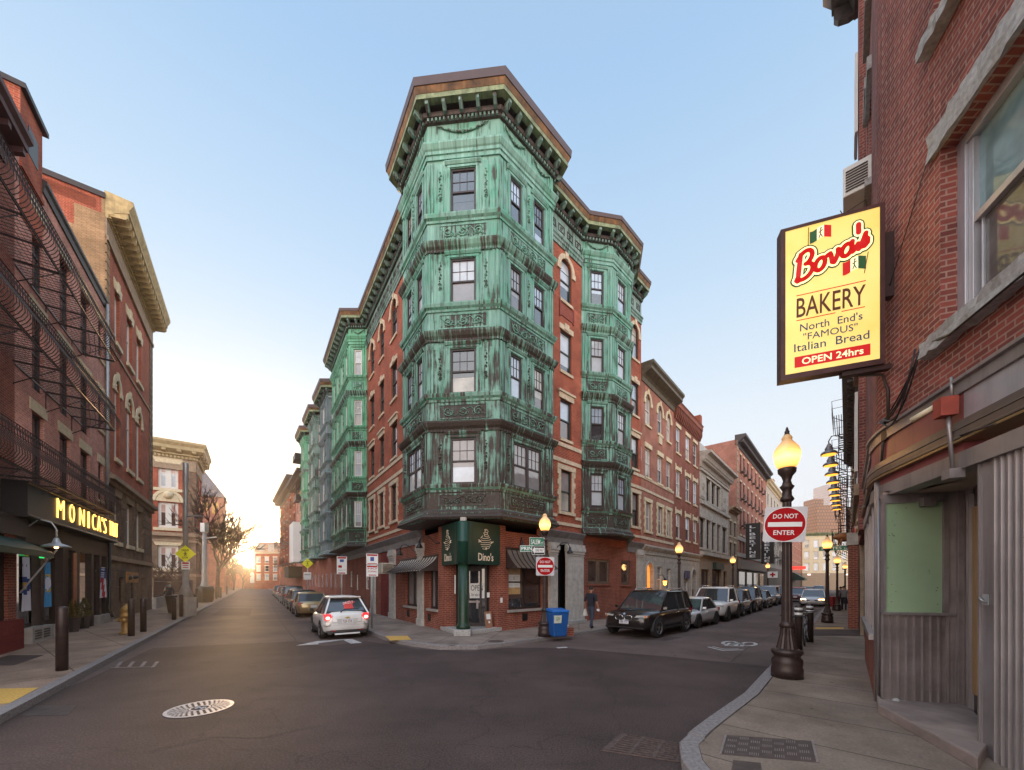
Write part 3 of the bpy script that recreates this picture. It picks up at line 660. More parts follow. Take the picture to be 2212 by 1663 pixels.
# sign band / small cornice above the ground floor
M['greymetal'] = flat('slate_grey_metal',(.20,.19,.19),.5,.2,.3,3)
for W, a, c, sd in ((WL,2.7,12.6,-1),(WR,2.95,6.1,1),(WR,10.4,12.09,1),(WL,12.6,20.6,-1)):
    sb = MB(); sb.sweep([tuple(W.P(a)[:2]),tuple(W.P(c)[:2])], [(0,3.80),(.05,3.80),(.07,4.1),(.14,4.2),(.24,4.36),(.24,4.40),(0,4.46)], 0, sd); sb.build('storefront_cornice', M['greymetal'], B)
def pilaster(W, a, c, z1, b=.12, mat='paint_w', z0=.13):
    p = MB(); p.wb(W,a,c,0,b,z0+.3,z1-.45); p.wb(W,a-.03,c+.03,0,b+.04,z0,z0+.3); p.wb(W,a-.02,c+.02,0,b+.03,z1-.55,z1-.5); p.wb(W,a-.03,c+.03,0,b+.05,z1-.45,z1-.33); p.wb(W,a-.06,c+.06,0,b+.09,z1-.33,z1-.16); p.wb(W,a-.04,c+.04,0,b+.06,z1-.16,z1-.003)
    p.wb(W,(a+c)/2-.03,(a+c)/2+.03,b,b+.015,z0+1.9,z1-.7)
    return p.build('pilaster', M[mat], B)
for xa, xb in ((905.5,916),(844,855),(803.5,812)): pilaster(WL,WL.t(xb),WL.t(xa),3.8,.1)
pilaster(WR,tP0,tP1,3.85,.14); pilaster(WR,tP2,tP3,3.85,.14); pilaster(WR,WR.t(1374),12.07,4.0,.12)
dr_ = MB(); dr_.wb(WR,tP1+.1,tP2-.05,-.72,-.66,.3,2.9,0); dr_.wb(WR,tP1+.1,tP1+.22,-.66,-.6,.3,3.6,1); dr_.wb(WR,tP2-.2,tP2-.05,-.66,-.6,.3,3.6,1); dr_.wb(WR,tP0+.05,tP3-.05,-1.0,.35,.05,.27,2)
dr_.build('house_door', [M['black'],flat('brass_trim',(.40,.26,.10),.4,.4),M['stone_g']], B)
# corner column, step, door
cm = MB(); tp = WR.P(tipR); cxy = (tp.x,tp.y+.16,0)
cm.lathe([(.26,.36),(.26,.46),(.235,.5),(.20,.56),(.185,.62),(.185,2.9)], cxy, 20, 0); cm.lathe([(.12,4.1),(.12,4.42)], cxy, 12, 1)
cm.build('entrance_column', [M['greencol'],M['stone_w']], B)
stp = MB(); a_, b_ = WL.P(.6,.02), WR.P(.75,.02)
pp = [WL.P(.85,.02),WL.P(-.95,.12),Vector((tp.x-.26,tp.y-.12,0)),Vector((tp.x+.26,tp.y-.13,0)),WR.P(-.8,.12),WR.P(.9,.02),WR.P(.5,-.6),WL.P(.3,-.6)]
stp.prism([(p.x,p.y,.13) for p in pp], (0,0,.17)); stp.box(tp.x-.3,tp.x+.3,tp.y-.2,tp.y+.42,.131,.36); stp.build('entrance_step', M['stone_g'], B, bevel=.02)
WD, LD = seg((pa.x,pa.y),(pb.x,pb.y),1); 
if WD.ny > 0: WD = Wall(WD.ox,WD.oy,WD.dx,WD.dy,-WD.nx,-WD.ny)
d = MB(); x0, x1 = LD*.40, LD*.72
for a, c in ((.1,.18),(LD-.18,LD-.1),(x0-.08,x0),(x1,x1+.08)): d.wb(WD,a,c,.03,.1,.3,2.95,0)
d.wb(WD,.1,LD-.1,.03,.11,2.6,2.7,0); d.wb(WD,x0,x1,.03,.09,.3,.42,0); d.wb(WD,x0,x1,.03,.1,1.24,1.32,1); d.wb(WD,x0,x1,.03,.09,2.5,2.6,0); d.wb(WD,x1-.13,x1-.05,.1,.13,1.0,1.35,1); d.wb(WD,.18,x0-.08,.03,.09,.3,.55,0)
dd = d.build('entrance_door', [M['bronze_dk'],M['alu']], B)
p = MB(); p.wb(WD,x0,x1,.04,.05,.42,2.5,0); p.wb(WD,.18,x0-.08,.04,.05,.55,2.6,0); p.wb(WD,x1+.08,LD-.18,.04,.05,.3,2.6,0); p.build('door_glass', M['g_dark'], dd)
p = MB(); p.wb(WD,x0+.03,x0+.62,.055,.06,1.42,2.02,0); p.wb(WD,x0-.62,x0-.54,.055,.06,1.6,2.35,0); p.wb(WD,x0+.72,x0+.83,.055,.06,1.45,1.65,0); pn = p.build('door_notice', M['white'], dd)
text('OPEN', pn, 'notice_lettering', 'black', WD.P(x0+.08,.063,1.72), (WD.dx,WD.dy,0), UP, .48, .22, .001); text('for take out', pn, 'notice_lettering', 'black', WD.P(x0+.1,.063,1.5), (WD.dx,WD.dy,0), UP, .42, .12, .001)
p = MB(); h = rw[0]; p.wb(WR,h[0]+.06,h[0]+.82,-.16,-.155,h[2]+.62,h[3]-.1,1); p.wb(WR,h[0]+.09,h[0]+.79,-.154,-.15,h[2]+.9,h[3]-.38,0)
for r_ in range(16):
    for c_ in range(2): p.wb(WR,h[0]+.14+.33*c_,h[0]+.38+.33*c_,-.149,-.148,h[2]+.96+r_*.066,h[2]+.975+r_*.066,2)
p.wb(WR,h[0]+.41,h[0]+.47,-.149,-.147,h[3]-.6,h[3]-.45,2)
p.build('menu_board', [M['white'],flat('kraft_board',(.50,.33,.15),.8),flat('faint_print',(.45,.43,.42),.8)], B)
for W, t, z in ((WL,1.9,.4),(WL,4.55,.4),(WR,2.05,.45)): band(W,t-.15,t+.15,z,z+.3,.02,'black',B,'wall_vent')
# green corner sign hood over the entrance, rounded at the tip
arc = []; pL, pR = WL.P(.36,.05), WR.P(.55,.05)
iA, iB = WL.P(tipL+.42,.05), WR.P(tipR+.42,.05); cc = Vector((tp.x,tp.y+.30))
for k in range(0, 11):
    u = k/10; q = (1-u)**2*Vector(iA[:2])+2*u*(1-u)*Vector((tp.x-.02,tp.y-.22))+u*u*Vector(iB[:2]); arc.append(tuple(q))
hood = MB(); hp = [tuple(pL[:2])]+arc+[tuple(pR[:2])]
hood.sweep(hp, [(0,2.72),(.06,2.72),(.06,4.28),(0,4.28)], 0, 1); hood.lathe([(.21,2.74),(.21,3.5),(.225,3.52),(.225,3.56),(.21,3.58),(.21,4.2),(.18,4.26)], (tp.x,tp.y+.12,0), 20, 1)
sg = thing('entrance_sign', 'dark green curved sign hood with cream lettering over the corner entrance', 'sign', (tp.x,tp.y,2.7))
hood.build('sign_hood', [M['greenp'], flat('mid_green_paint',(.009,.052,.034),.45,0,.2,3)], sg)
CRM = flat('cream_lettering', (.80,.66,.50), .5, 0, .03); M['cream'] = CRM
def emblem(W, tc_, sgn, wd, z0, z1, b):
    m = MB(); n = 6
    for i in range(n):
        k = i/(n-1); z = z0+(z1-z0)*(.12+.50*k); r = wd*(.10+.26*math.sin(math.pi*min(.95,.18+.62*k)))
        m.tube([W.P(tc_+r*math.cos(a*math.pi/9), b, z+.045*math.sin(a*math.pi/9)+.03*math.cos(a*math.pi/9)*sgn) for a in range(9,19)], .012, 4, 0)
    for i in range(3):
        z = z0+(z1-z0)*(.70+.10*i); r = wd*(.15-.02*i)
        m.tube([W.P(tc_+.02*(-1)**i+r*math.cos(a*math.pi/7), b, z+.04*math.sin(a*math.pi/7)) for a in range(14)], .011, 4, 0, True)
    zc = z0+(z1-z0)*.40; m.tube([W.P(tc_-wd*.5,b,zc+.05),W.P(tc_-wd*.34,b,zc)],.022,5); m.tube([W.P(tc_+wd*.34,b,zc-.02),W.P(tc_+wd*.5,b,zc+.03)],.022,5); m.tube([W.P(tc_-wd*.5,b,zc-.03),W.P(tc_-wd*.36,b,zc)],.02,5); m.tube([W.P(tc_-wd*.36,b,zc+.12),W.P(tc_-wd*.22,b,zc+.22)],.014,4)
    m.lathe([(.004,0),(.03,.06),(.02,.10)], W.P(tc_,b,z0), 6); m.tube([W.P(tc_-.08,b,z1-.03),W.P(tc_,b,z1),W.P(tc_+.09,b,z1-.02)],.016,4)
    return m.build('emblem', CRM, sg)
Wr_ = WR; tR = WR.t(1043); emblem(WR, WR.t(1045.5), 1, WR.t(1061)-WR.t(1029), 3.26, 4.05, .125)
text('Dino\'s', sg, 'sign_lettering', CRM, WR.P(WR.t(1029),.118,2.86), (WR.dx,WR.dy,0), UP, WR.t(1061.5)-WR.t(1029), .30, .004, 0, 0, .012)
tc2 = WL.t(973); emblem(WL, tc2, -1, .62, 3.26, 4.05, .125)
text('Dino\'s', sg, 'sign_lettering', CRM, WL.P(WL.t(966),.118,2.86), (-WL.dx,-WL.dy,0), UP, .62, .30, .004, 0, 0, .012)
# awnings
def awning(label, W, t0, t1, zt, zb, proj, n, cols, nm='metal_awning', grp=None):
    A = thing(nm, label, 'awning', W.P((t0+t1)/2,0,zb)); m = MB(); k = 6
    prof = [(.02+proj*(i/k)**.8*(.35+.65*i/k), zt-(zt-zb)*(i/k)**.85) for i in range(k+1)]
    for j in range(n):
        a, c = t0+(t1-t0)*j/n, t0+(t1-t0)*(j+1)/n
        for i in range(k):
            m.face([W.P(a,prof[i][0],prof[i][1]),W.P(c,prof[i][0],prof[i][1]),W.P(c,prof[i+1][0],prof[i+1][1]),W.P(a,prof[i+1][0],prof[i+1][1])], 0)
    for j in range(n+1):
        a = t0+(t1-t0)*j/n; h = .055 if cols else .012
        m.tube([W.P(a, b+.015, z+.012) for b, z in prof], .020 if cols else .018, 4, 1)
    for a in (t0, t1): m.face([W.P(a,0,zt)]+[W.P(a,b,z) for b, z in prof]+[W.P(a,0,zb)], 1)
    m.wb(W,t0-.03,t1+.03,.0,.06,zt-.02,zt+.06,1); m.build('awning_sheet', [M['bronze_lt' if cols else 'bronze'], M['bronze_dk']], A)
    f = MB(); f.tube([W.P(t0,proj,zb),W.P(t1,proj,zb)],.015,5); f.tube([W.P(t0,0,zb),W.P(t0,proj,zb)],.012,5); f.tube([W.P(t1,0,zb),W.P(t1,proj,zb)],.012,5); f.build('awning_frame', M['bronze_dk'], A); return A
M['bronze_lt'] = flat('pale_bronze_awning_metal', (.62,.56,.50), .5, .1, .1)
awning('pale and brown striped metal awning over the left street windows of the corner restaurant', WL, WL.t(948), WL.t(867), 3.15, 2.52, .75, 15, True)
awning('bronze ribbed metal awning right of the restaurant entrance', WR, WR.t(1093), WR.t(1181), 3.4, 2.62, .6, 9, False)
# window air conditioner box on the maroon wall
ac = thing('air_conditioner', 'beige air conditioner box sticking out beside the striped awning', 'air conditioner', WL.P(6.6,.3,2.6))
m = MB(); m.wb(WL,6.1,6.75,.25,.85,2.5,3.05); m.build('ac_case', flat('beige_ac_case',(.50,.44,.36),.6), ac, bevel=.015)
m = MB(); m.wb(WL,6.15,6.2,.0,.25,2.55,2.62); m.wb(WL,6.6,6.65,.0,.25,2.55,2.62); m.wb(WL,6.15,6.2,0,.25,2.9,2.95); m.build('ac_bracket', M['iron'], ac)
m = MB()
for k in range(7): m.wb(WL,6.075,6.099,.3,.8,2.55+k*.065,2.585+k*.065)
m.build('ac_grille', M['bronze'], ac)
def gooseneck(label, W, t, z, sgn=1, reach=.75, par_grp='gooseneck lamps on the corner restaurant'):
    G = thing('gooseneck_lamp', label, 'wall lamp', W.P(t,0,z), 0, par_grp)
    m = MB(); m.tube([W.P(t,.0,z),W.P(t+sgn*.1,.15,z-.02),W.P(t+sgn*.22,.3,z+.18),W.P(t+sgn*.34,.45,z+.30),W.P(t+sgn*.46,.6,z+.26),W.P(t+sgn*.5,.68,z+.08)],.02,6); m.ball(W.P(t,.02,z),.05,0,6); m.build('lamp_arm', M['black'], G)
    m = MB(); c = W.P(t+sgn*.5,.69,z-.2); m.lathe([(.15,0),(.14,.04),(.06,.16),(.045,.28)], c, 12); m.build('lamp_shade', M['black'], G)
gooseneck('black gooseneck lamp above the striped awning beside the far white pilaster', WL, WL.t(903), 3.5, 1)
gooseneck('black gooseneck lamp next to the brick pier on the left street wall', WL, WL.t(951), 3.65, 1)
gooseneck('black gooseneck lamp above the ribbed bronze awning', WR, WR.t(1122), 3.55, -1)
gooseneck('black gooseneck lamp at the white pilaster of the house door', WR, WR.t(1190), 3.55, 1)
# cables clipped along the street fronts
m = MB(); m.tube([WL.P(2.6,.1,4.55),WL.P(4.5,.15,4.40),WL.P(7.4,.12,4.62)],.012,4); m.tube([WL.P(3.2,.7,18.2),WL.P(3.3,.72,18.9),WL.P(3.3,.5,19.3),WL.P(3.35,.6,19.55),WL.P(3.2,.7,19.3)],.015,4); m.build('wall_cable', M['black'], B)
# ================================================================== left side of the left street
def rail_belly(mb, W, t0, t1, z, h=1.05, gap=.14, b0=1.0, side_ends=True):
    """wrought iron balcony railing with pot-bellied bars and a frieze of rings"""
    n = int((t1-t0)/gap)
    prof = [(0,0),(.10,.10),(.17,.24),(.16,.40),(.07,.58),(.0,.74),(-.015,h)]
    for i in range(n+1):
        t = t0+(t1-t0)*i/n; mb.tube([W.P(t,b0+b,z+c) for b, c in prof], .0105, 4)
    for zz in (0,.74*h,h): mb.tube([W.P(t0,b0,z+zz),W.P(t1,b0,z+zz)], .014, 4)
    for i in range(n):
        t = t0+(t1-t0)*(i+.5)/n; mb.tube([W.P(t+.05*math.cos(a*math.pi/4),b0,z+.90*h+.05*math.sin(a*math.pi/4)) for a in range(8)], .009, 3, 0, True)
    for tt in (t0,t1):
        sg = 1 if tt == t1 else -1
        for j in range(6):
            bb = b0*(j+.3)/6.3; mb.tube([W.P(tt+sg*b,bb,z+c) for b, c in prof], .010, 4)
        mb.tube([W.P(tt,0,z+h),W.P(tt,b0,z+h)], .014, 4); mb.tube([W.P(tt,0,z),W.P(tt,b0,z)], .018, 4)
def balcony(par, W, t0, t1, z):
    f = MB(); f.wb(W,t0,t1,.97,1.0,z-.05,z); f.wb(W,t0,t1,0,.03,z-.05,z)
    n = int((t1-t0)/1.1)
    for i in range(n+1):
        t = t0+(t1-t0)*i/n; f.wb(W,t-.018,t+.018,.03,.97,z-.06,z-.01)
    o = f.build('balcony_frame', M['ironb'], par)
    g = MB(); k = int((t1-t0)/.15)
    for i in range(k):
        t = t0+(t1-t0)*(i+.5)/k; g.wb(W,t-.005,t+.005,.04,.96,z-.022,z-.008)
    for j in range(8): b = .04+.92*(j+.5)/8; g.wb(W,t0,t1,b-.004,b+.004,z-.006,z+.002)
    g.build('floor_grating', M['ironb'], o)
    r = MB(); rail_belly(r, W, t0, t1, z); r.build('railing', M['iron'], o)
    for i in range(0, n+1, 2):
        t = t0+(t1-t0)*i/n; b = MB(); b.tube([W.P(t,0,z-.75),W.P(t,.9,z-.08)],.016,5); b.tube([W.P(t,.02,z-.8),W.P(t,.02,z-.1)],.014,4); b.build('brace', M['ironb'], o)
    return o
H1 = thing('apartment_house', 'rose brick house with three tiers of wrought iron balconies over the gold lit restaurant', 'building', WM.P(3,0,0))
WE = WM.off(.62); TZ = WE.t(73); ZE = WE.z(73,305)
w = MB(); hs = []
cols = [(WM.t(69),WM.t(95.5)),(WM.t(128.8),WM.t(152)),(WM.t(174),WM.t(194)),(WM.t(212.5),WM.t(222.5))]
for k, (a, c) in enumerate(cols):
    for fl in range(3):
        z0 = 5.05+3.35*fl; hs.append((a, c, z0+(.05 if k < 3 else .9), z0+2.65))
wallgrid(w, WM, -8, 8.35, 3.9, 15.7, hs, .18)
w.wb(WM,-8,8.35,-9,-.18,15.5,15.7); w.build('brick_wall', M['brick_pink'], H1)
for h in hs:
    o = win(WM,*h,H1,'frame_dk',0,.16,'g_dark','g_dark',.07,(2,2)); m = MB(); m.wb(WM,h[0]-.18,h[1]+.18,.001,.03,h[3],h[3]+.38); m.build('stone_lintel', M['stone_y'], o)
    if h[1]-h[0] < .8: m = MB(); m.wb(WM,h[0]-.08,h[1]+.08,.001,.06,h[2]-.12,h[2]); m.build('sill', M['stone_y'], o)
for z in (5.05,8.72,11.75): balcony(H1, WM, -5.0, 5.35, z)
m = MB(); m.sweep([tuple(WM.P(1.6)[:2]),tuple(WM.P(8.35)[:2])], [(0,15.45),(.05,15.45),(.08,15.65),(.14,15.72),(.14,15.84),(0,15.88)], 0, 1); m.build('gutter', M['bronze_dk'], H1)
m = MB(); m.tube([WM.P(8.2,.12,15.6),WM.P(8.2,.12,4.3)],.06,8); m.tube([WM.P(8.1,.22,4.2),WM.P(8.1,.22,.7),WM.P(8.05,.35,.35)],.06,8,1); m.build('downpipe', [M['steel'],M['black']], H1)
# the nearer, taller house
H2 = thing('tall_house', 'dark brick house with deep projecting eaves and a chimney at the left edge', 'building', WM.P(-4,0,0))
w = MB(); w.wb(WM,-9,WM.t(26),-9,.05,3.95,ZE-.3,0); w.build('brick_wall', M['brick_dk'], H2)
m = MB(); m.sweep([tuple(WM.P(-9)[:2]),tuple(WM.P(TZ)[:2])], [(.05,ZE-1.0),(.1,ZE-1.0),(.14,ZE-.8),(.2,ZE-.55),(.52,ZE-.42),(.52,ZE-.25),(.62,ZE-.15),(.62,ZE),(-.3,ZE+.05),(-.3,ZE-.9)], 0, 1)
m.build('eaves', flat('maroon_eaves_paint',(.085,.032,.030),.6,0,.2,3), H2)
for k in range(9):
    tb_ = TZ-.2-k*.8; m = MB(); m.prism([WM.P(tb_,.1,ZE-.85),WM.P(tb_,.1,ZE-.44),WM.P(tb_,.48,ZE-.44),WM.P(tb_,.48,ZE-.6),WM.P(tb_,.3,ZE-.68)], (WM.dx*.16,WM.dy*.16,0)); m.build('eaves_bracket', bpy.data.materials['maroon_eaves_paint'], H2)
m = MB(); tc0, tc1 = WM.t(42), WM.t(89.5); zc1 = WM.z(92,283); m.wb(WM,tc0,tc1,-1.0,.02,13.5,zc1-.16,0); m.wb(WM,tc0-.05,tc1+.12,-1.1,.14,zc1-.16,zc1,1); m.wb(WM,tc1-1.0,tc1-.35,.02,.035,zc1-1.75,zc1-.85,2); m.wb(WM,tc0-.02,tc1+.03,-1.05,.06,zc1-2.6,zc1-2.45,0)
m.build('chimney', [M['brick'],M['bronze_dk'],M['black']], H2)
# ---- restaurant front
SF = thing('restaurant_frontage', 'black timber restaurant front with flags hanging behind its tall windows', 'shop front', WM.P(3,.2,.13))
m = MB(); zt = 4.02
XS = [38,48,61.5,73,86,95,106,118,137,146,164,171,198,206,218,234]     # posts seen along the front
for xa, xb in ((88,95),(136,148),(198,203),(215,219),(228,238),(163,172)):
    a, c = WM.off(.15).t(xa), WM.off(.15).t(xb); m.wb(WM,a,c,-.05,.15,.13,zt)
m.wb(WM,WM.t(38),8.3,-.05,.16,3.3,4.05); m.build('timber_post', M['tim'], SF)
m = MB(); m.wb(WM,-2,8.3,-1.4,-1.3,.13,4.0); m.build('dark_interior_wall', M['wall_in'], SF)
for xa, xb in ((38,60),(86,104),(148,163),(203,215)):
    a, c = WM.t(xa), WM.t(xb); q = MB(); q.wb(WM,a,c,-.02,.02,.75 if xa != 148 else .2,3.0); o = q.build('shop_window', M['g_dark'], SF)
    q = MB(); q.wb(WM,a,c,.0,.06,.62,.75); q.wb(WM,a,c,.0,.05,2.55,2.62); q.build('window_rail', M['tim'], o)
q = MB(); q.wb(WM,WM.t(164),WM.t(198),-.9,-.85,.2,3.0); q.build('recessed_door', M['tim'], SF)
q = MB(); q.wb(WM,WM.t(38),WM.t(88),.0,.30,.13,.62,0); q.wb(WM,WM.t(88),WM.t(119),.0,.34,.13,.34,0); q.wb(WM,WM.t(88),WM.t(115),.0,.2,.34,.55,0); q.wb(WM,WM.t(199),WM.t(229),.0,.26,.13,.55,0)
for k in range(2):
    for j in range(4): q.wb(WM,WM.t(40)+.1+k*.62,WM.t(40)+.55+k*.62,.30,.31,.25+j*.08,.29+j*.08,1)
q.build('stone_plinth', [M['concrete'],M['black']], SF)
q = MB(); q.wb(WM,WM.t(139),WM.t(146),.22,.25,.2,3.2); q.build('copper_post_face', flat('reddish_copper_strip',(.36,.13,.06),.4,.5,.3), SF)
# flags
def flagthing(label, xa, xb, z0, z1, b, mats, paint):
    Wf = WM; a, c = Wf.t(xa), Wf.t(xb); F = thing('flag', label, 'flag', Wf.P((a+c)/2,b,z0), 0, 'flags hanging in the restaurant windows')
    nx, nz = 18, 30; f = MB()
    for i in range(nx):
        for j in range(nz):
            def P(i_, j_):
                u, v = i_/nx, j_/nz; return Wf.P(a+(c-a)*u*(1-.05*(1-v)), b+.035*math.sin(u*15+v*2)*(1.1-v*.6), z0+(z1-z0)*v)
            f.face([P(i,j),P(i+1,j),P(i+1,j+1),P(i,j+1)], paint((i+.5)/nx,(j+.5)/nz))
    f.build('cloth', mats, F)
    r = MB(); r.tube([Wf.P(a-.03,b,z1+.01),Wf.P(c+.03,b,z1+.01)],.012,5); r.build('flag_rod', M['ironb'], F)
FW, FB, FN, FR_ = flat('flag_white',(.60,.60,.66),.8,0,.05), flat('flag_light_blue',(.06,.27,.50),.8,0,.05), flat('flag_navy',(.03,.06,.20),.8,0,.05), flat('flag_red',(.40,.02,.03),.8,0,.05)
FY = flat('flag_gold',(.55,.36,.07),.8,0,.05)
def pw(u, v):
    d = math.hypot((u-.35)/.62, (v-.48)/.17)
    return 0 if d > 1 else (1 if d > .8 else (2 if d < .4 else 1))
flagthing('white state flag with a blue shield emblem hanging in the leftmost window', 39.5, 59.0, 1.15, 2.85, .06, [FW,FN,FY], pw)
def pb_(u, v):
    d = math.hypot((u-.55)/.5, (v-.53)/.22)
    return 0 if d > 1 or v < .24 and v > .22 else (1 if d > .8 else (2 if d < .72 else 0))
flagthing('light blue flag with a gold ring emblem hanging in the restaurant window', 88.5, 104.5, 1.2, 2.75, .06, [FB,FY,FW], pb_)
def pu(u, v):
    if v > .62: return 2 if (int(u*7)+int(v*26))%2 and int(v*26)%2 else 1
    return 0 if int((u+.25*v)*7)%2 else 2
flagthing('red white and blue striped flag with stars hanging in the right window', 198.5, 214, 1.35, 2.75, .24, [FR_,FN,FW], pu)
# lit fascia sign, turning the corner at its far end
SG = thing('restaurant_sign', 'long black fascia sign with glowing gold capital letters under the lowest balcony', 'sign', WM.P(4,.5,3.3))
WS = WM.off(.62); tA, tB = WS.t(60), WS.t(253)
pth = [tuple(WS.P(tA)[:2]), tuple(WS.P(tB)[:2])]
for k in range(1, 8):
    a = k/7*R(80); rr_ = .55; pth.append(tuple(WS.P(tB+rr_*math.sin(a), -rr_*(1-math.cos(a)))[:2]))
m = MB(); m.sweep(pth, [(-.5,3.95),(.0,3.95),(.02,4.0),(0,4.03),(0,4.92),(.03,4.94),(.03,4.98),(-.5,4.98)], 0, 1); m.build('fascia_board', M['black'], SG)
NEON = emit('gold_neon', (1.0, .52, .10), 3.2); NEONR = flat('dark_gold_letter_return', (.30,.12,.02), .4, .4)
msg = "MONICA'S"; xs = [(122.6,137),(149.5,159.5),(171,181),(189.3,191.6),(199,206),(209.6,216.5),(219,220.6),(223.5,228.5)]
for ch_, (xa, xb) in zip(msg, xs):
    a, c = WS.t(xa), WS.t(xb); zz = 4.68 if ch_ == "'" else 4.2
    text(ch_, SG, 'sign_letter', NEON, WS.P(a,.03,zz), (WS.dx,WS.dy,0), UP, c-a, .64 if ch_ != "'" else .16, .03, 0, 0, -.03)
for ch_, (xa, xb) in zip('TRAT', ((236,238.8),(241.2,244.4),(246,249),(250.3,252.8))):
    a, c = WS.t(xa), WS.t(xb); text(ch_, SG, 'sign_letter', NEON, WS.P(a,.03,4.2), (WS.dx,WS.dy,0), UP, c-a, .64, .03, 0, 0, -.03)
# red brick shop next door with a green awning and a hanging lamp
t4 = WM.off(.36).t(36)+.5; SB = thing('corner_shop', 'dark red painted brick shop front at the left edge with green awning', 'shop front', WM.P(-1,.3,.13))
m = MB(); m.wb(WM,-9,t4-.35,0,.45,.13,1.0,0); m.wb(WM,t4-1.0,t4-.5,0,.36,1.0,3.6,1); m.wb(WM,-9,t4-1.0,0,.30,1.0,3.9,2); m.wb(WM,-9,t4+.05,0,.40,3.4,3.95,3); m.build('shop_wall', [M['maroon'],M['brick_dk'],M['tim'],M['tim']], SB)
m = MB(); m.prism([WM.P(-6,.3,3.35),WM.P(-6,1.0,2.95),WM.P(-6,1.0,2.78),WM.P(-6,.3,2.9)], (WM.dx*(t4-.25+6), WM.dy*(t4-.25+6), 0)); m.build('green_awning', M['greenp'], SB)
m = MB(); m.tube([WM.P(t4-.75,.5,1.75),WM.P(t4-.05,1.0,3.05)],.022,6); m.build('awning_arm', M['steel'], SB)
L = thing('hanging_lamp', 'lit tin shade lamp hanging from a curved arm beside the green awning', 'wall lamp', WM.P(t4+.05,.0,3.9))
c = WM.P(t4+.1,.95,3.15); m = MB(); m.tube([WM.P(t4+.1,0.4,3.75),WM.P(t4+.1,.6,3.98),WM.P(t4+.1,.85,3.9),WM.P(t4+.1,.95,3.7),WM.P(t4+.1,.95,3.3)],.022,6); m.build('lamp_arm', M['steel'], L)
m = MB(); m.lathe([(.32,0),(.30,.03),(.10,.12),(.07,.22),(.05,.28)], c, 16); m.build('lamp_shade', M['steel'], L)
m = MB(); m.ball(c+Vector((0,0,-.005)),.05,0,6); m.build('bulb', emit('warm_bulb',(1,.55,.2),9), L)
E = MB(); E.wb(WM,WM.t(64),WM.t(70),.2,.26,2.85,3.12); tag(E.build('exit_light', emit('green_exit_light',(.02,.55,.12),1.2)), 'small green lit sign over the restaurant window', 'sign'); 
# ---- school building
SC = thing('school_building', 'tan and red brick school with arched windows and a heavy bracketed cornice', 'building', WM.P(12,0,0))
t0s, t1s = 8.4, WM.t(328); ZS = 19.6
w = MB(); hs = []; ar = []
for (xa, xb) in ((247.5,258.5),(273.5,285.5),(295,305)):
    a, c = WM.t(xa), WM.t(xb); hs += [(a,c,14.7,17.4),(a,c,4.2,6.6)]; ar.append((a,c,8.6,12.8))
for (xa, xb) in ((257,268),(283,295),(305,312.5)): a, c = WM.t(xa), WM.t(xb); hs.append((a,c,.95,2.35))
up = [h for h in hs if h[2] > 5]; lo = [h for h in hs if h[2] < 5]
wallgrid(w, WM, t0s, t1s, 7.55, 19.4, up+ar, .22, 0)
wallgrid(w, WM, t0s, t1s, .13, 7.2, lo, .25, 1)
for h in ar: spandrel(w, WM, h, -.2, -.001, 0)
WSide = Wall(*WM.P(t0s)[:2], -.8258, -.5640, .5640, -.8258)
zt_ = WSide.z(205,455); w.wb(WSide,.02,14,-.3,0,3.0,20.85,0); w.wb(WSide,0,1.02,.001,.02,3.0,zt_,2); w.wb(WSide,1.02,1.3,.001,.02,3.0,zt_-1.0,2); w.wb(WSide,0,.12,.001,.02,zt_,20.8,2)
w.wb(WM,t0s,t1s,-12,-.3,20.2,20.7,3)
w.build('brick_wall', [M['brick'],M['brick_brown'],M['brick_tan'],M['slate']], SC)
m = MB(); m.wb(WSide,-.02,14,-.35,.08,20.85,21.1); m.build('coping', M['bronze_dk'], SC)
m = MB()
for h in up+ar+lo:
    o = win(WM,*h,SC,'frame_w' if h not in lo[3:] else 'frame_dk',0,.2,'g_pink' if h[3] > 4 else 'g_dark','g_shade' if h[3] > 4 else 'g_dark',.12,None,False,.6)
    q = MB()
    if h in ar:
        voussoirs(q, WM, h, .001, .06, .3, 0, True, .25); zc = h[3]-(h[1]-h[0])/2; q.wb(WM,h[0],h[1],-.2,-.05,zc-.02,zc+.06); tm = (h[0]+h[1])/2; r_ = (h[1]-h[0])/2
        q.wpoly(WM, arcpts(tm,zc+.06,r_*.98,10), -.16, -.10, 0); spiral(q, WM, tm-r_*.4, zc+r_*.35, r_*.3, -.09, 1.4, 1, .03); spiral(q, WM, tm+r_*.4, zc+r_*.35, r_*.3, -.09, 1.4, -1, .03); q.ball(WM.P(tm,-.08,zc+r_*.5), r_*.2, 0, 6)
    elif h in up: q.wpoly(WM, [(h[0]-.12,h[3]),(h[1]+.12,h[3]),(h[1]+.3,h[3]+.5),(h[0]-.3,h[3]+.5)], .001, .05); q.wb(WM,(h[0]+h[1])/2-.18,(h[0]+h[1])/2+.18,0,.1,h[3],h[3]+.6)
    elif h[3] > 4: q.wpoly(WM, [(h[0]-.1,h[3]),(h[1]+.1,h[3]),(h[1]+.3,h[3]+.45),(h[0]-.3,h[3]+.45)], .001, .07)
    if h[3] > 4: sill_(WM, h, .1, .12, .2, 'stone_y', o); q.build('stone_surround', M['stone_y' if h not in lo else 'stone_b'], o)
for z0, z1, b in ((7.2,7.42,.35),(7.42,7.55,.15),(6.98,7.2,.15),(3.2,3.42,.1),(18.9,19.1,.12),(19.1,20.0,.06),(14.0,14.0+.12,.06)): band(WM,t0s,t1s,z0,z1,b,'stone_b',SC)
qa, qb = MB(), MB()
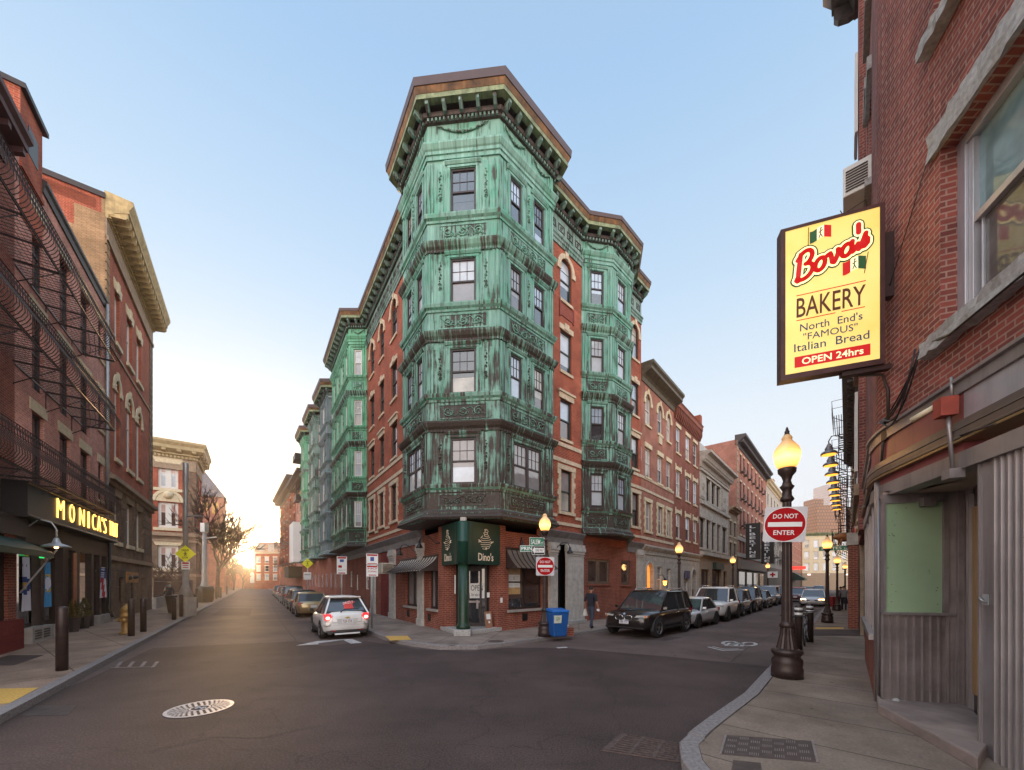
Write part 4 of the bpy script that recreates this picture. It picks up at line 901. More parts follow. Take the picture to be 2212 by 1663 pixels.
for k in range(26):                                                       # rusticated corner strip and ground storey joints
    z = 7.7+k*.44
    if z < 18.9: qa.wb(WM,t1s-.9,t1s+.02,.0,.05,z,z+.38,0); qb.wb(WM,t0s,t0s+.55,.0,.05,z,z+.38,0)
qa.build('rusticated_pier', M['brick_brown'], SC); qb.build('rusticated_pier', M['brick_tan'], SC)
for k in range(8): 
    z = 3.5+k*.44; p = t0s
    for h in sorted([h for h in lo if h[3] > 4])+[(t1s,t1s,0,0)]: band(WM,p,h[0]-.32,z,z+.38,.05,'brick_brown',SC,'rusticated_course'); p = h[1]+.32
m = MB(); pS = [tuple(WM.P(t0s)[:2]), tuple(WM.P(t1s)[:2])]
m.sweep(pS, [(z_[0],z_[1]+1.12) for z_ in [(0,18.85),(.1,18.85),(.14,19.05),(.3,19.1),(.3,19.2),(.85,19.45),(.85,19.6),(1.0,19.9),(1.0,20.1),(-.02,20.15),(-.02,18.9)]], 0, 1); brackets(m, pS, 1, .12, .8, 20.12, 20.56, .55, .2, 0); dentils(m, pS, 1, .1, .2, 20.02, 20.16, .2, 0)
m.build('cornice', flat('gilded_tan_cornice',(.46,.33,.15),.6,.1,.35,3,.4,.1,.5), SC)
pq = MB(); Wp = WM.off(.32); pq.wb(WM,WM.t(246),WM.t(273),.45,.5,2.05,2.62,0); pq.ball(WM.P(WM.t(262),.5,2.35),.2,1,8,.6); pq.ball(WM.P(WM.t(251),.5,2.3),.13,1,6); pq.tube([WM.P(WM.t(249),0,2.65),WM.P(WM.t(262),.5,2.65)],.02,5,1)
tag(pq.build('wall_plaque', [flat('orange_panel',(.42,.19,.05),.6),M['black']]), 'small orange hanging sign with dark shapes on the brown school wall', 'sign')
# second school block, set square to the street, and its railing
SC2 = thing('school_annex', 'smaller red brick school block with pale window frames and yellow cornice, facing us', 'building', WM.P(44.5,0,0))
tq = 44.5; Wq = Wall(*WM.P(tq)[:2], -.8258, -.5640, .5640, -.8258)
w = MB(); hq = []
xc = [(Wq.t(385),Wq.t(341))]
for a, c in xc: hq += [(a,c,Wq.z(362,1055),Wq.z(362,1000)),(a,c,Wq.z(362,1140),Wq.z(362,1085)),(a,c,Wq.z(362,1228),Wq.z(362,1178))]
for k in (1,):
    a, c = xc[0]; d = 5.2; hq += [(a+d,c+d,h[2],h[3]) for h in hq[:3]]
wallgrid(w, Wq, 0, 13, 8.0, 17.4, [h for h in hq if h[2] > 7.6], .3, 0); wallgrid(w, Wq, 0, 13, .1, 8.0, [h for h in hq if h[2] < 7.6], .3, 1)
hz_ = [(1.5+k*3.0,2.9+k*3.0,z,z+3.0) for k in range(2) for z in (3.2,9.2,13.4)]
wallgrid(w, WM, tq, tq+6.6, 8.0, 17.4, [(tq+h[0],tq+h[1],h[2],h[3]) for h in hz_ if h[2] > 7.6], .3, 0); wallgrid(w, WM, tq, tq+6.6, .1, 8.0, [(tq+h[0],tq+h[1],h[2],h[3]) for h in hz_ if h[2] < 7.6], .3, 1)
w.wb(WM,tq,tq+6.6,-13,-.3,17.4,17.7,0)
for k in range(20): z = 8.3+k*.45; w.wb(Wq,0,1.3,0,.06,z,z+.39,2); w.wb(WM,tq,tq+1.2,0,.06,z,z+.39,2)
w.build('brick_wall', [M['brick'],M['brick_brown'],M['brick_brown']], SC2)
for i, h in enumerate(hq):
    o = win(Wq,*h,SC2,'frame_w',0,.28,'g_pink',('g_blind','g_brown','g_brown')[i%3],.28,None,True,.62); q = MB()
    if i%3 == 1: 
        r_ = (h[1]-h[0])/2+.2; tm = (h[0]+h[1])/2; q.wpoly(Wq, arcpts(tm,h[3]+.1,r_,14), .001, .08, 0); q.wpoly(Wq, arcpts(tm,h[3]+.1,r_+.35,14)+arcpts(tm,h[3]+.1,r_+.02,14)[::-1], .001, .16, 0); q.ball(Wq.P(tm,.1,h[3]+.9),.5,0,8)
    else: q.wpoly(Wq, [(h[0]-.2,h[3]),(h[1]+.2,h[3]),(h[1]+.55,h[3]+.7),(h[0]-.55,h[3]+.7)], .001, .1)
    sill_(Wq, h, .4, .2, .35, 'stone_y', o); q.build('stone_surround', M['stone_y'], o)
for h in hz_: win(WM,tq+h[0],tq+h[1],h[2],h[3],SC2,'frame_w',0,.25,'g_pink','g_brown',.2,None,False,.6)
for W in (Wq,WM):
    o_ = 0 if W is Wq else tq
    for z0, z1, b in ((7.8,8.25,.25),(7.1,7.35,.2),(16.1,17.6,.08),(2.8,3.1,.12)): band(W,o_,o_+(13 if W is Wq else 6.6),z0,z1,b,'stone_b',SC2)
m = MB(); pS = [tuple(Wq.P(13)[:2]), tuple(WM.P(tq)[:2]), tuple(WM.P(tq+6.6)[:2])]
m.sweep(pS, [(0,17.5),(.15,17.5),(.2,17.8),(.4,17.9),(.4,18.1),(.9,18.5),(.9,18.9),(1.1,19.25),(1.1,19.5),(-.4,19.6),(-.4,17.6)], 0, 1); dentils(m, pS, 1, .15, .34, 17.5, 17.8, .36, 0); brackets(m, pS, 1, .25, .85, 18.05, 18.49, 1.4, .4, 0)
m.build('cornice', flat('yellow_stone_cornice',(.38,.28,.14),.6,0,.25,3), SC2)
f = thing('iron_fence', 'black picket fence on a low concrete wall beside the schools', 'fence', WM.P(t1s+8,.2,.13))
m = MB(); m.wb(WM,t1s+.3,t1s+17,-.1,.2,.13,.95); m.build('low_wall', M['concrete'], f)
m = MB()
for k in range(150): t = t1s+.4+k*.145; m.wb(WM,t,t+.03,.03,.06,.95,2.35)
m.wb(WM,t1s+.3,t1s+22,.02,.07,1.05,1.1); m.wb(WM,t1s+.3,t1s+22,.02,.07,2.1,2.15)
m.build('picket_railing', M['iron'], f)
# ================================================================== farther down the left street
def block(name, label, W, t0, t1, depth, H, mat, fl, nc, cornm='stone_b', z1=4.2, gm='brick_dk', fm='frame_w', cth=.5, cb=.45, wh=1.75, ww=.95, lint='stone', winside=True, top=1.0, sidewall=None, cat='building', gaps=None):
    """a row house: front on wall W from t0 to t1, floors and columns of windows, ground floor band, cornice and roof"""
    Bk = thing(name, label, cat, W.P((t0+t1)/2,0,0)); w = MB(); hs = []; fh = (H-z1-top)/fl
    cs = [t0+(t1-t0)*(i+.5)/nc for i in range(nc)] if gaps is None else gaps
    for j in range(fl):
        for c in cs: hs.append((c-ww/2,c+ww/2,z1+fh*j+fh*.22,z1+fh*j+fh*.22+min(wh,fh*.68)))
    wallgrid(w, W, t0, t1, z1, H, hs, .16, 0); wallgrid(w, W, t0, t1, 0, z1, [], .1, 1)
    w.face([W.P(t0,0,0),W.P(t0,-depth,0),W.P(t0,-depth,H),W.P(t0,0,H)], 0); w.face([W.P(t1,0,0),W.P(t1,-depth,0),W.P(t1,-depth,H),W.P(t1,0,H)], 0); w.face([W.P(t0,-depth,0),W.P(t1,-depth,0),W.P(t1,-depth,H),W.P(t0,-depth,H)], 0)
    w.face([W.P(t0,0,H),W.P(t1,0,H),W.P(t1,-depth,H),W.P(t0,-depth,H)], 2)
    w.build('wall', [M[mat] if isinstance(mat,str) else mat, M[gm], M['slate']], Bk)
    sd = 1 if (W.dy*W.nx-W.dx*W.ny) > 0 and abs(W.dy-W.nx) < 1e-3 else -1
    for h in hs:
        u, l = rwin(); o = win(W,*h,Bk,fm,0,.13,u,l,.08,None)
        if lint: q = MB(); q.wb(W,h[0]-.12,h[1]+.12,.001,.05,h[3],h[3]+.22); q.build('lintel', M[lint], o); sill_(W, h, .08, .07, .12, lint, o)
    if cornm:
        m = MB(); m.sweep([tuple(W.P(t0)[:2]),tuple(W.P(t1)[:2])], [(0,H-.6*cth),(.08,H-.6*cth),(.12,H-.3*cth),(cb*.6,H),(cb,H+.2*cth),(cb,H+.4*cth),(-.2,H+.45*cth),(-.2,H-.5*cth)], 0, sd)
        dentils(m, [tuple(W.P(t0)[:2]),tuple(W.P(t1)[:2])], sd, .1, cb*.7, H-.28*cth, H-.02, .5, 0); m.build('cornice', M[cornm], Bk)
    return Bk, hs
# left side: steepled block behind the tree
ST = thing('steepled_building', 'red brick block with a steep slate pyramid roof behind the bare tree', 'building', WM.P(78,0,0))
w = MB(); W = WM; ta_, tb_ = 72, 84
Wz = WM.off(1.5); z_e = 18.0; w.wb(Wz,71.5,78,-7,0,0,z_e,0); w.wb(Wz,78,84,-7,-1,0,z_e-6,0); [w.wb(Wz,71.4,71.5,-1.2-k*2,-.6-k*2,2+1.5*k,16,0) for k in range(3)]
w.build('wall', M['brick_far'], ST)
w = MB(); rp = [Wz.P(71.2,.3,z_e),Wz.P(78.3,.3,z_e),Wz.P(78.3,-7.3,z_e),Wz.P(71.2,-7.3,z_e),Wz.P(74.7,-3.2,z_e+5.4)]
w.add(rp, [(0,1,4),(1,2,4),(2,3,4),(3,0,4),(3,2,1,0)]); w.build('roof', M['slate'], ST)
for z in (z_e-3.2,z_e-7.2):
    for b in (-1.8,-3.4): q = MB(); q.wb(Wz,71.42,71.48,b,b+1.0,z,z+2.2); q.build('window', M['g_warm'], ST)
for t in (73,75.5):
    for z in (5,9,13): q = MB(); q.wb(Wz,t,t+1.1,.01,.06,z,z+2.2); q.build('window', M['g_shade'], ST)
# right side of the left street beyond the corner building
WL2 = WL.sh(20.6); WL2 = Wall(WL2.ox, WL2.oy, -.590, .8075, -.8075, -.590)
def bayblock(label, W, t0, t1, H, cop, bays, fm, zoff=0):
    Bk = thing('bay_fronted_house', label, 'building', W.P((t0+t1)/2,0,0)); w = MB()
    w.wb(W,t0,t1,-10,0,.1,H,0); w.build('wall', M['brick_dk'], Bk)
    p = [tuple(W.P(t0)[:2])]
    for a, c in bays:
        bp = [tuple(W.P(a)[:2]),tuple(W.P(a+.7,1.0)[:2]),tuple(W.P(c-.7,1.0)[:2]),tuple(W.P(c)[:2])]; p += bp
        copper_bay(Bk, bp, -1, [(z0+zoff,z1_+zoff) for z0, z1_ in ROWS], [1,1,1], 4.42+zoff, H-1.2, 'copper_bay', (cop,'copg' if cop != 'copgray' else 'copgray'), fm, False, False)
    p.append(tuple(W.P(t1)[:2])); big_cornice(Bk, p, -1, H-.6, 1, True, 1.0)
    m = MB()
    for k in range(3): t = t0+(t1-t0)*(k+.5)/3; m.wb(W,t-.35,t+.35,.0,.02,1.6,2.9)
    m.build('window', M['g_shade'], Bk); return Bk
bayblock('narrow house with slate grey copper bays next to the bright green bay', WL2, 0, 6.0, 19.0, 'copgray', [(.6,5.2)], 'frame_w')
bayblock('narrow house with grey green copper bays beyond the slate grey one', WL2, 6.0, 12.5, 19.2, 'copg', [(6.8,11.6)], 'frame_w')
bayblock('narrow house with darker green copper bays, third past the corner building', WL2, 12.5, 18.5, 19.3, 'cop2', [(13.2,17.6)], 'frame_w')
Bk, _ = block('balcony_house', 'pinkish brick house with dark eaves and roof balconies, past the copper bays', WL2, 18.5, 30, 10, 15.5, 'brick_pink', 3, 4, 'bronze_dk', fm='frame_dk', cb=1.3, cth=1.2)
q = MB(); q.wb(WL2,19,21.5,0,1.4,17.2,17.9,0); q.wb(WL2,19,21.5,0,1.3,12.2,12.9,0); q.wb(WL2,19,19.06,1.2,1.3,12.9,14,0); q.wb(WL2,19,21.5,1.3,1.34,13.9,14,0); q.build('roof_balcony', M['iron'], Bk)
q = MB(); q.wb(WL2,20,24,0.02,1.5,4.6,9.6); q.build('white_clapboard_box', M['white'], Bk)
q = MB(); q.wb(WL2,24,30,.02,1.6,2.7,4.2); q.build('canopy', M['bronze_dk'], Bk)
def fire_escape(par, W, t0, t1, zs, b=.95, mat='iron', stairs=True):
    f = MB()
    for i, z in enumerate(zs):
        for j in range(9): f.wb(W,t0,t1,b*j/9,b*j/9+.04,z-.05,z)
        for k in range(int((t1-t0)/.35)+1): t = t0+k*(t1-t0)/int((t1-t0)/.35); f.wb(W,t-.01,t+.01,b,b+.02,z,z+1.0)
        for zz in (.5,1.0): f.wb(W,t0,t1,b,b+.03,z+zz-.02,z+zz); f.wb(W,t0,t0+.03,0,b,z+zz-.02,z+zz); f.wb(W,t1-.03,t1,0,b,z+zz-.02,z+zz)
        f.tube([W.P(t0+.1,0,z-.8),W.P(t0+.1,b,z-.05)],.02,4); f.tube([W.P(t1-.1,0,z-.8),W.P(t1-.1,b,z-.05)],.02,4)
        if stairs and i+1 < len(zs):
            z2 = zs[i+1]; 
            for s_ in (0,.45):
                f.tube([W.P(t0+.3,b*.3+s_,z),W.P(t1-.3,b*.3+s_,z2)],.03,4); f.tube([W.P(t0+.3,b*.3+s_,z+.85),W.P(t1-.3,b*.3+s_,z2+.85)],.014,4)
            n = int((z2-z)/.24)
            for k in range(1,n): u = k/n; t = t0+.3+(t1-t0-.6)*u; f.wb(W,t-.1,t+.1,b*.3,b*.3+.45,z+(z2-z)*u-.01,z+(z2-z)*u+.01)
    return f.build('fire_escape', M[mat], par)
WL3 = WL2.sh(30); WL3 = Wall(WL3.ox, WL3.oy, -.598, .8015, -.8015, -.598)
Bk, _ = block('fire_escape_house', 'orange brick house with a zigzag fire escape and deep dark cornice', WL3, 0, 22, 12, 17.2, 'brick', 4, 5, 'bronze_dk', fm='frame_dk', cb=1.3, cth=1.6)
fire_escape(Bk, WL3, 3, 9, [5,8.3,11.6,14.5], 1.3); fire_escape(Bk, WL3, 12, 18, [5,8.3,11.6], 1.3)
# end of the street
EB = at(603,1258,118); W_ = Wall(EB.x,118,-1,-.1,.0995,-.995)
Bk, _ = block('mansard_house', 'small orange brick house with mansard roof closing the left street', W_, 0, 7.2, 10, 11.2, 'brick', 3, 3, 'stone', fm='frame_w', wh=2.2, ww=1.2, gm='brick', z1=2.2)
m = MB(); q_ = [W_.P(0,.1,11.4),W_.P(7.2,.1,11.4),W_.P(7.2,-8,11.4),W_.P(0,-8,11.4)]; q2_ = [W_.P(.7,-.7,14.6),W_.P(6.5,-.7,14.6),W_.P(6.5,-8,14.6),W_.P(.7,-8,14.6)]; m.hexa(q_+q2_); m.build('mansard_roof', flat('tan_mansard',(.40,.24,.15),.8), Bk)
m = MB(); m.wb(W_,1.5,3.2,-.7,.1,11.6,13.8); m.wb(W_,4.4,6.1,-.7,.1,11.6,13.8); m.build('dormer', M['stone_w'], Bk)
EC = at(545,1258,128); W_ = Wall(EC.x,128,-1,.35,-.33,-.944)
Ch = thing('brick_church', 'low brick church with arched window at the end of the left street', 'building', W_.P(0,0,0)); m = MB(); m.wb(W_,-5.5,12,-12,0,0,6.2); m.wb(W_,-5.5,-1.8,-4,0,6.2,12.2); m.wb(W_,-1.8,9,-1,.25,6.0,6.6); m.build('wall', M['brick_far'], Ch)
m = MB(); m.wpoly(W_, [(-.9,1.9),(.9,1.9)]+arcpts(0,4.6,.9,8), .01, .06); m.build('arched_window', M['g_blind'], Ch)
m = MB(); m.wpoly(W_, [(-6.5,12.2),(-3.6,15.5),(-1.0,12.2)], -5, 0.4); m.build('gable_roof', M['slate'], Ch)
Bk, _ = block('distant_row_house', 'far brick row house seen faintly beyond the bare tree', Wall(*WM.P(96)[:2], *DL, .8258, .5640), 0, 40, 10, 10, 'brick_far', 2, 9, 'stone_b')
# ================================================================== right street, left side, after the corner building
def rows_from(W, cols, rows):
    """cols: picture x ranges; rows: (x, ytop, ybottom)"""
    hs = []
    for xa, xb in cols:
        for x, y0, y1 in rows: hs.append((W.t(xa), W.t(xb), W.z(x,y1), W.z(x,y0)))
    return hs
def X2(z): return 1152+.3681*z
def Y2(z): return 792+.3681*z
def X3(z): return 1476+.30316*z
def Y3(z): return 900+.30316*z
A1 = thing('arched_window_house', 'red brick house with arched top windows and olive cornice, next after the corner building', 'building', WR2.P(3,0,0))
tA, tB, tC = 0.02, WR2.t(1454.6), WR2.t(1511)
w = MB(); cols = [(X2(657),X2(687)),(X2(729),X2(756)),(X2(782),X2(804))]
hs = rows_from(WR2, cols, [(X2(672),Y2(165),Y2(345)),(X2(672),Y2(480),Y2(650)),(X2(672),Y2(795),Y2(965))])
wallgrid(w, WR2, tA, tB, 4.3, 14.9, hs, .14); w.wb(WR2,tA,tB,-10,-.2,14.5,14.8)
for i, h in enumerate(hs):
    o = win(WR2,*h,A1,'frame_w',0,.12,*rwin(),.07,None); q = MB()
    if i%3 == 0: spandrel(w, WR2, h, -.14, -.001); voussoirs(q, WR2, h, .001, .05, .2)
    elif i%3 == 1: q.wb(WR2,h[0]-.15,h[1]+.15,.001,.07,h[3],h[3]+.28)
    else: quoins(q, WR2, h, .05)
    sill_(WR2, h, .08, .08, .13, 'stone_y', o); q.build('stone_surround', M['stone_y'], o)
w.build('brick_wall', M['brick_far'], A1)
for z in (8.45,7.72,4.78): band(WR2,tA,tB,z-.08,z+.08,.045,'stone',A1)
m = MB(); m.wb(WR2,(hs[3][0]+hs[3][1])/2-.3,(hs[3][0]+hs[3][1])/2+.3,.001,.06,11.2,11.9); m.build('stone_plaque', M['stone'], A1)
Wo = WR2.off(.75); zt = 15.1
m = MB(); m.sweep([tuple(WR2.P(tA)[:2]),tuple(WR2.P(tB+.1)[:2])], [(0,zt-.85),(.06,zt-.85),(.1,zt-.6),(.2,zt-.5),(.62,zt-.3),(.62,zt-.12),(.75,zt),(.75,zt+.16),(-.3,zt+.2),(-.3,zt-.8)], 0, 1); m.build('cornice', flat('olive_copper_cornice',(.12,.095,.06),.6,0,.4,4,.4,0,.5), A1)
m = MB(); m.wb(WR2,tA,tB,-10,-9.5,0,15,0); m.wb(WR2,tA,tA+.1,-10,-.3,12,15,0); m.build('back_wall', M['brick_dk'], A1)
A2 = thing('plain_brick_house', 'plain red brick house with corbelled brick eaves and white windows in three narrow columns', 'building', WR2.P(tB+2,0,0))
w = MB(); cols = [(X2(838),X2(862)),(X2(894),X2(918)),(X2(939),X2(960))]
hs = rows_from(WR2, cols, [(X2(850),Y2(360),Y2(508)),(X2(850),Y2(610),Y2(762)),(X2(850),Y2(862),Y2(1008))])
H2z = WR2.z(X2(850),Y2(235)); wallgrid(w, WR2, tB, tC, 4.3, H2z, hs, .14); w.wb(WR2,tB,tC,-10,-.2,H2z-.3,H2z)
w.build('brick_wall', M['brick_dk'], A2)
for i, h in enumerate(hs):
    o = win(WR2,*h,A2,'frame_w',0,.12,*rwin(),.07,None); q = MB()
    q.wb(WR2,h[0]-.1,h[1]+.1,.001,.05,h[3],h[3]+.25)
    if i%3: q.wb(WR2,h[0]-.22,h[0]-.1,.001,.05,h[3]-.1,h[3]+.4); q.wb(WR2,h[1]+.1,h[1]+.22,.001,.05,h[3]-.1,h[3]+.4)
    sill_(WR2, h, .08, .07, .12, 'stone_y', o); q.build('stone_surround', M['stone_y'], o)
m = MB(); pp = [tuple(WR2.P(tB+.1)[:2]),tuple(WR2.P(tC)[:2])]; brackets(m, pp, 1, 0, .25, H2z-1.1, H2z-.3, .35, .13); m.sweep(pp, [(0,H2z-.3),(.28,H2z-.3),(.28,H2z),(.35,H2z+.1),(0,H2z+.12)], 0, 1); m.build('brick_eaves', M['brick_dk'], A2)
m = MB(); m.wb(WR2,tC-.5,tC,-.8,.2,H2z,H2z+1.0); m.build('parapet_pier', M['brick'], A2)
# shared limestone ground floor with arched doors
m = MB(); dh = [(WR2.t(X2(660)),WR2.t(X2(703)),.2,WR2.z(X2(680),Y2(1150))),(WR2.t(X2(928)),WR2.t(X2(955)),.2,3.1)]
wh_ = [(WR2.t(X2(729)),WR2.t(X2(757)),1.4,3.1),(WR2.t(X2(781)),WR2.t(X2(807)),1.4,3.0),(WR2.t(X2(886)),WR2.t(X2(908)),.3,2.2)]
wallgrid(m, WR2, tA, tC, .13, 4.3, dh+wh_, .25); 
for h in dh: spandrel(m, WR2, h, -.25, -.001)
m.build('stone_ground_floor', M['stone_w'], A1)
for k in range(5): band(WR2,tA,tC,.75+k*.66,.765+k*.66,.004,'stone_b',A1,'course_line')
m = MB(); m.sweep([tuple(WR2.P(tA)[:2]),tuple(WR2.P(tC)[:2])], [(0,3.8),(.05,3.8),(.06,4.0),(.2,4.15),(.26,4.25),(.26,4.32),(0,4.4)], 0, 1); m.build('ground_floor_cornice', M['stone_w'], A1)
for h in wh_: o = win(WR2,*h,A1,'frame_w',0,.15,'g_shade','g_shade',.08,(1,2))
for i, h in enumerate(dh):
    q = MB(); tm = (h[0]+h[1])/2; zc = h[3]-(h[1]-h[0])/2; q.wb(WR2,h[0],h[1],-.24,-.2,.2,zc-1.0,0); q.wpoly(WR2, [(h[0],zc-1.0),(h[1],zc-1.0)]+arcpts(tm,zc,(h[1]-h[0])/2,10), -.24, -.21, 1)
    q.wb(WR2,tm-.03,tm+.03,-.2,-.17,.2,h[3]-.05,0); q.build('arched_door', [flat('dark_oak_door',(.10,.035,.018),.5), emit('lit_amber_fanlight',(1,.36,.06),.75) if i == 0 else M['stone_w']], A1)
    q = MB(); I = arcpts(tm,zc,(h[1]-h[0])/2,10); O = arcpts(tm,zc,(h[1]-h[0])/2+.13,10); q.wpoly(WR2, O+I[::-1], .001, .06); q.wb(WR2,h[0]-.13,h[0],.001,.06,.2,zc); q.wb(WR2,h[1],h[1]+.13,.001,.06,.2,zc); q.build('door_surround', M['paint_w'], A1)
ln = thing('wall_lantern', 'lit amber wall lantern beside the arched door', 'wall lamp', WR2.P(WR2.t(X2(740)),.0,2.3)); t = WR2.t(X2(741))
m = MB(); c = WR2.P(t,.35,1.85); m.lathe([(.02,0),(.10,.05),(.13,.3),(.04,.42)], c, 8); m.build('lantern_glass', emit('lantern_glow',(1,.42,.06),4.5), ln)
m = MB(); m.tube([WR2.P(t,0,2.5),WR2.P(t,.2,2.55),WR2.P(t,.35,2.27)],.02,5); m.lathe([(.14,.30),(.05,.45),(.01,.52)], c, 8); m.build('lantern_bracket', M['black'], ln)
q = MB(); q.wb(WR2,WR2.t(X2(884)),WR2.t(X2(912)),.05,.1,2.35,2.95); o = tag(q.build('shop_sign', flat('dark_blue_sign',(.05,.05,.12),.5)), 'small dark blue sign board over a door in the limestone ground floor', 'sign')
# ornate stone bank-like house
t0, t1 = tC+.02, WR2.t(1573.5); zH = WR2.z(X3(115),Y3(240))
A3 = thing('stone_front_house', 'weathered stone house with relief panels, tall dark windows and deep white cornice', 'building', WR2.P((t0+t1)/2,0,0))
w = MB(); hs = rows_from(WR2, [(X3(165),X3(190)),(X3(203),X3(227)),(X3(238),X3(259))], [(X3(178),Y3(450),Y3(610))]) + rows_from(WR2, [(X3(117),X3(152)),(X3(167),X3(190)),(X3(205),X3(226)),(X3(243),X3(262)),(X3(278),X3(308))], [(X3(178),Y3(740),Y3(945))])
wallgrid(w, WR2, t0, t1, 4.6, zH-.8, hs, .25, 0); sf = [(t0+.5,t0+3.2,.5,3.2),(t0+4.0,t0+7.4,.4,3.3),(t0+8.3,t1-.6,.5,3.2)]; wallgrid(w, WR2, t0, t1, .13, 4.6, sf, .3, 1); w.wb(WR2,t0,t1,-10,-.3,zH-1,zH-.8,0); w.wb(WR2,t0,t0+.1,-10,-.3,0,zH-.8,0)
w.build('wall', [M['stone_w'],M['stone_b']], A3)
for h in hs: o = win(WR2,*h,A3,'tim',0,.2,'g_dark','g_dark',.12,None); q = MB(); q.wb(WR2,h[0]-.15,h[1]+.15,.001,.1,h[3],h[3]+.2); sill_(WR2, h, .15, .12, .15, 'stone_w', o); q.build('stone_surround', M['stone_w'], o)
for xa, xb, f in ((115,150,0),(272,300,0)):
    m = MB(); a, c = WR2.t(X3(xa)), WR2.t(X3(xb)); z0, z1 = hs[0][2], hs[0][3]; m.wb(WR2,a,c,.001,.06,z0,z1); m.wb(WR2,a+.15,c-.15,.06,.1,z0+.15,z1-.15); spiral(m, WR2, (a+c)/2, (z0+z1)/2, .35, .12, 1.6, 1, .05); m.build('relief_panel', M['stone_w'], A3)
for z, zz, b in ((4.4,4.7,.3),(hs[0][2]-.5,hs[0][2]-.25,.2),(hs[0][3]+.3,hs[0][3]+.5,.15)): band(WR2,t0,t1,z,zz,b,'stone_w',A3)
m = MB(); m.sweep([tuple(WR2.P(t0)[:2]),tuple(WR2.P(t1)[:2])], [(0,zH-1.3),(.1,zH-1.3),(.2,zH-.9),(.5,zH-.75),(.6,zH-.4),(.9,zH-.3),(.9,zH-.1),(-.3,zH),(-.3,zH-1.2)], 0, 1); dentils(m, [tuple(WR2.P(t0)[:2]),tuple(WR2.P(t1)[:2])], 1, .2, .45, zH-.95, zH-.76, .3, 0); m.build('cornice', M['stone_w'], A3)
m = MB(); m.wb(WR2,t0+1,t1-.5,-3,-.3,zH,zH+1.1); m.build('attic_storey', M['paint_w'], A3)
for h in sf: win(WR2,*h,A3,'tim',0,.25,'g_brown','g_dark',.12,(3,1))
m = MB(); m.wb(WR2,t0+4.2,t0+7.2,-.1,.3,3.3,3.9); m.build('shop_fascia', M['greenp'], A3)
# low link and the tall banner house
tl0, tl1 = t1+.02, WR2.t(1591.5); Bk, _ = block('low_link_house', 'low brown stone house squeezed between the stone front and the banner house', WR2, tl0, tl1, 8, 9.8, 'stone_b', 2, 2, 'stone_b', z1=4.3, gm='stone_b', fm='tim', cb=.6)
t0, t1 = tl1+.02, WR2.t(1655); zH = WR2.z(X3(400),Y3(185))
rowsL = [(x, y0, y1) for x, y0, y1 in ((X3(410),Y3(290),Y3(405)),(X3(410),Y3(490),Y3(610)),(X3(410),Y3(700),Y3(790)))]
gp_ = [WR2.t(X3(x)) for x in (409,432,461,489,517,541,560)]
A4, hs = block('banner_house', 'tall red brick house hung with two black banners, its side wall bare', WR2, t0, t1, 14, zH, 'brick_far', 4, 7, 'bronze_dk', z1=4.8, gm='tim', fm='tim', cb=.9, cth=1.2, gaps=gp_, wh=2.0, ww=.8, top=.8)
for z in (5.0, hs[1][2]-1.1+2.5): band(WR2,t0,t1,z,z+.45,.1,'stone_w',A4)
for h in hs:
    if h[2] > 8: q = MB(); q.wb(WR2,h[0]-.1,h[1]+.1,.05,.4,h[2]-.08,h[2],0); [q.wb(WR2,h[0]-.1+k*.16,h[0]-.08+k*.16,.38,.4,h[2],h[2]+.5,0) for k in range(int((h[1]-h[0]+.2)/.16)+1)]; q.wb(WR2,h[0]-.1,h[1]+.1,.37,.4,h[2]+.5,h[2]+.53,0); q.build('window_rail', M['iron'], A4)
qn = MB()
for k in range(22): qn.wb(WR2,t0-.02,t0+(.5 if k%2 else .8),.0,.05,5+k*.6,5+k*.6+.5)
qn.build('corner_quoins', M['stone_b'], A4)
m = MB(); m.wb(WR2,t0+.3,t1-.3,.02,.35,3.6,4.7); o = m.build('shop_fascia', flat('bronze_shop_fascia',(.20,.15,.12),.5), A4)
sx_ = MB()
for k in range(4): sx_.wb(WR2,t0+1+k*4.6,t0+4.2+k*4.6,-.05,.04,.4,3.3)
sx_.build('shop_window', M['g_dark'], A4)
for xb, lab in ((X3(428),'tall black vertical banner with white capitals on the brick house, the nearer of two'),(X3(540),'tall black vertical banner with white capitals, the farther of two on the brick house')):
    t = WR2.t(xb); Wb = Wall(*WR2.P(t,.25)[:2], WR2.nx, WR2.ny, -WR2.dx, -WR2.dy); zb0 = WR2.z(xb, Y3(1020) if xb < X3(500) else Y3(1050)); zb1 = WR2.z(xb, Y3(765) if xb < X3(500) else Y3(828))
    bn = thing('banner', lab, 'banner', WR2.P(t,.3,zb0), 0, 'black banners on the brick house'); m = MB(); wdt = 1.5
    m.wb(Wb,0,wdt,-.04,.04,zb0,zb1); m.build('banner_cloth', M['black'], bn); m = MB(); m.tube([Wb.P(-.3,0,zb1-.1),Wb.P(wdt,0,zb1-.1)],.04,5); m.tube([Wb.P(-.3,0,zb0+.1),Wb.P(wdt,0,zb0+.1)],.04,5); m.build('banner_pole', M['iron'], bn)
    n = 9; hh = (zb1-zb0-.4)/n
    for i, c in enumerate('LIBERTINE'): text(c, bn, 'banner_letter', 'white', Wb.P(.4,.045,zb1-.2-hh*(i+1)+.06), (Wb.dx,Wb.dy,0), UP, .6 if c != 'I' else .16, hh*.72, .004, 0, 0, .02)
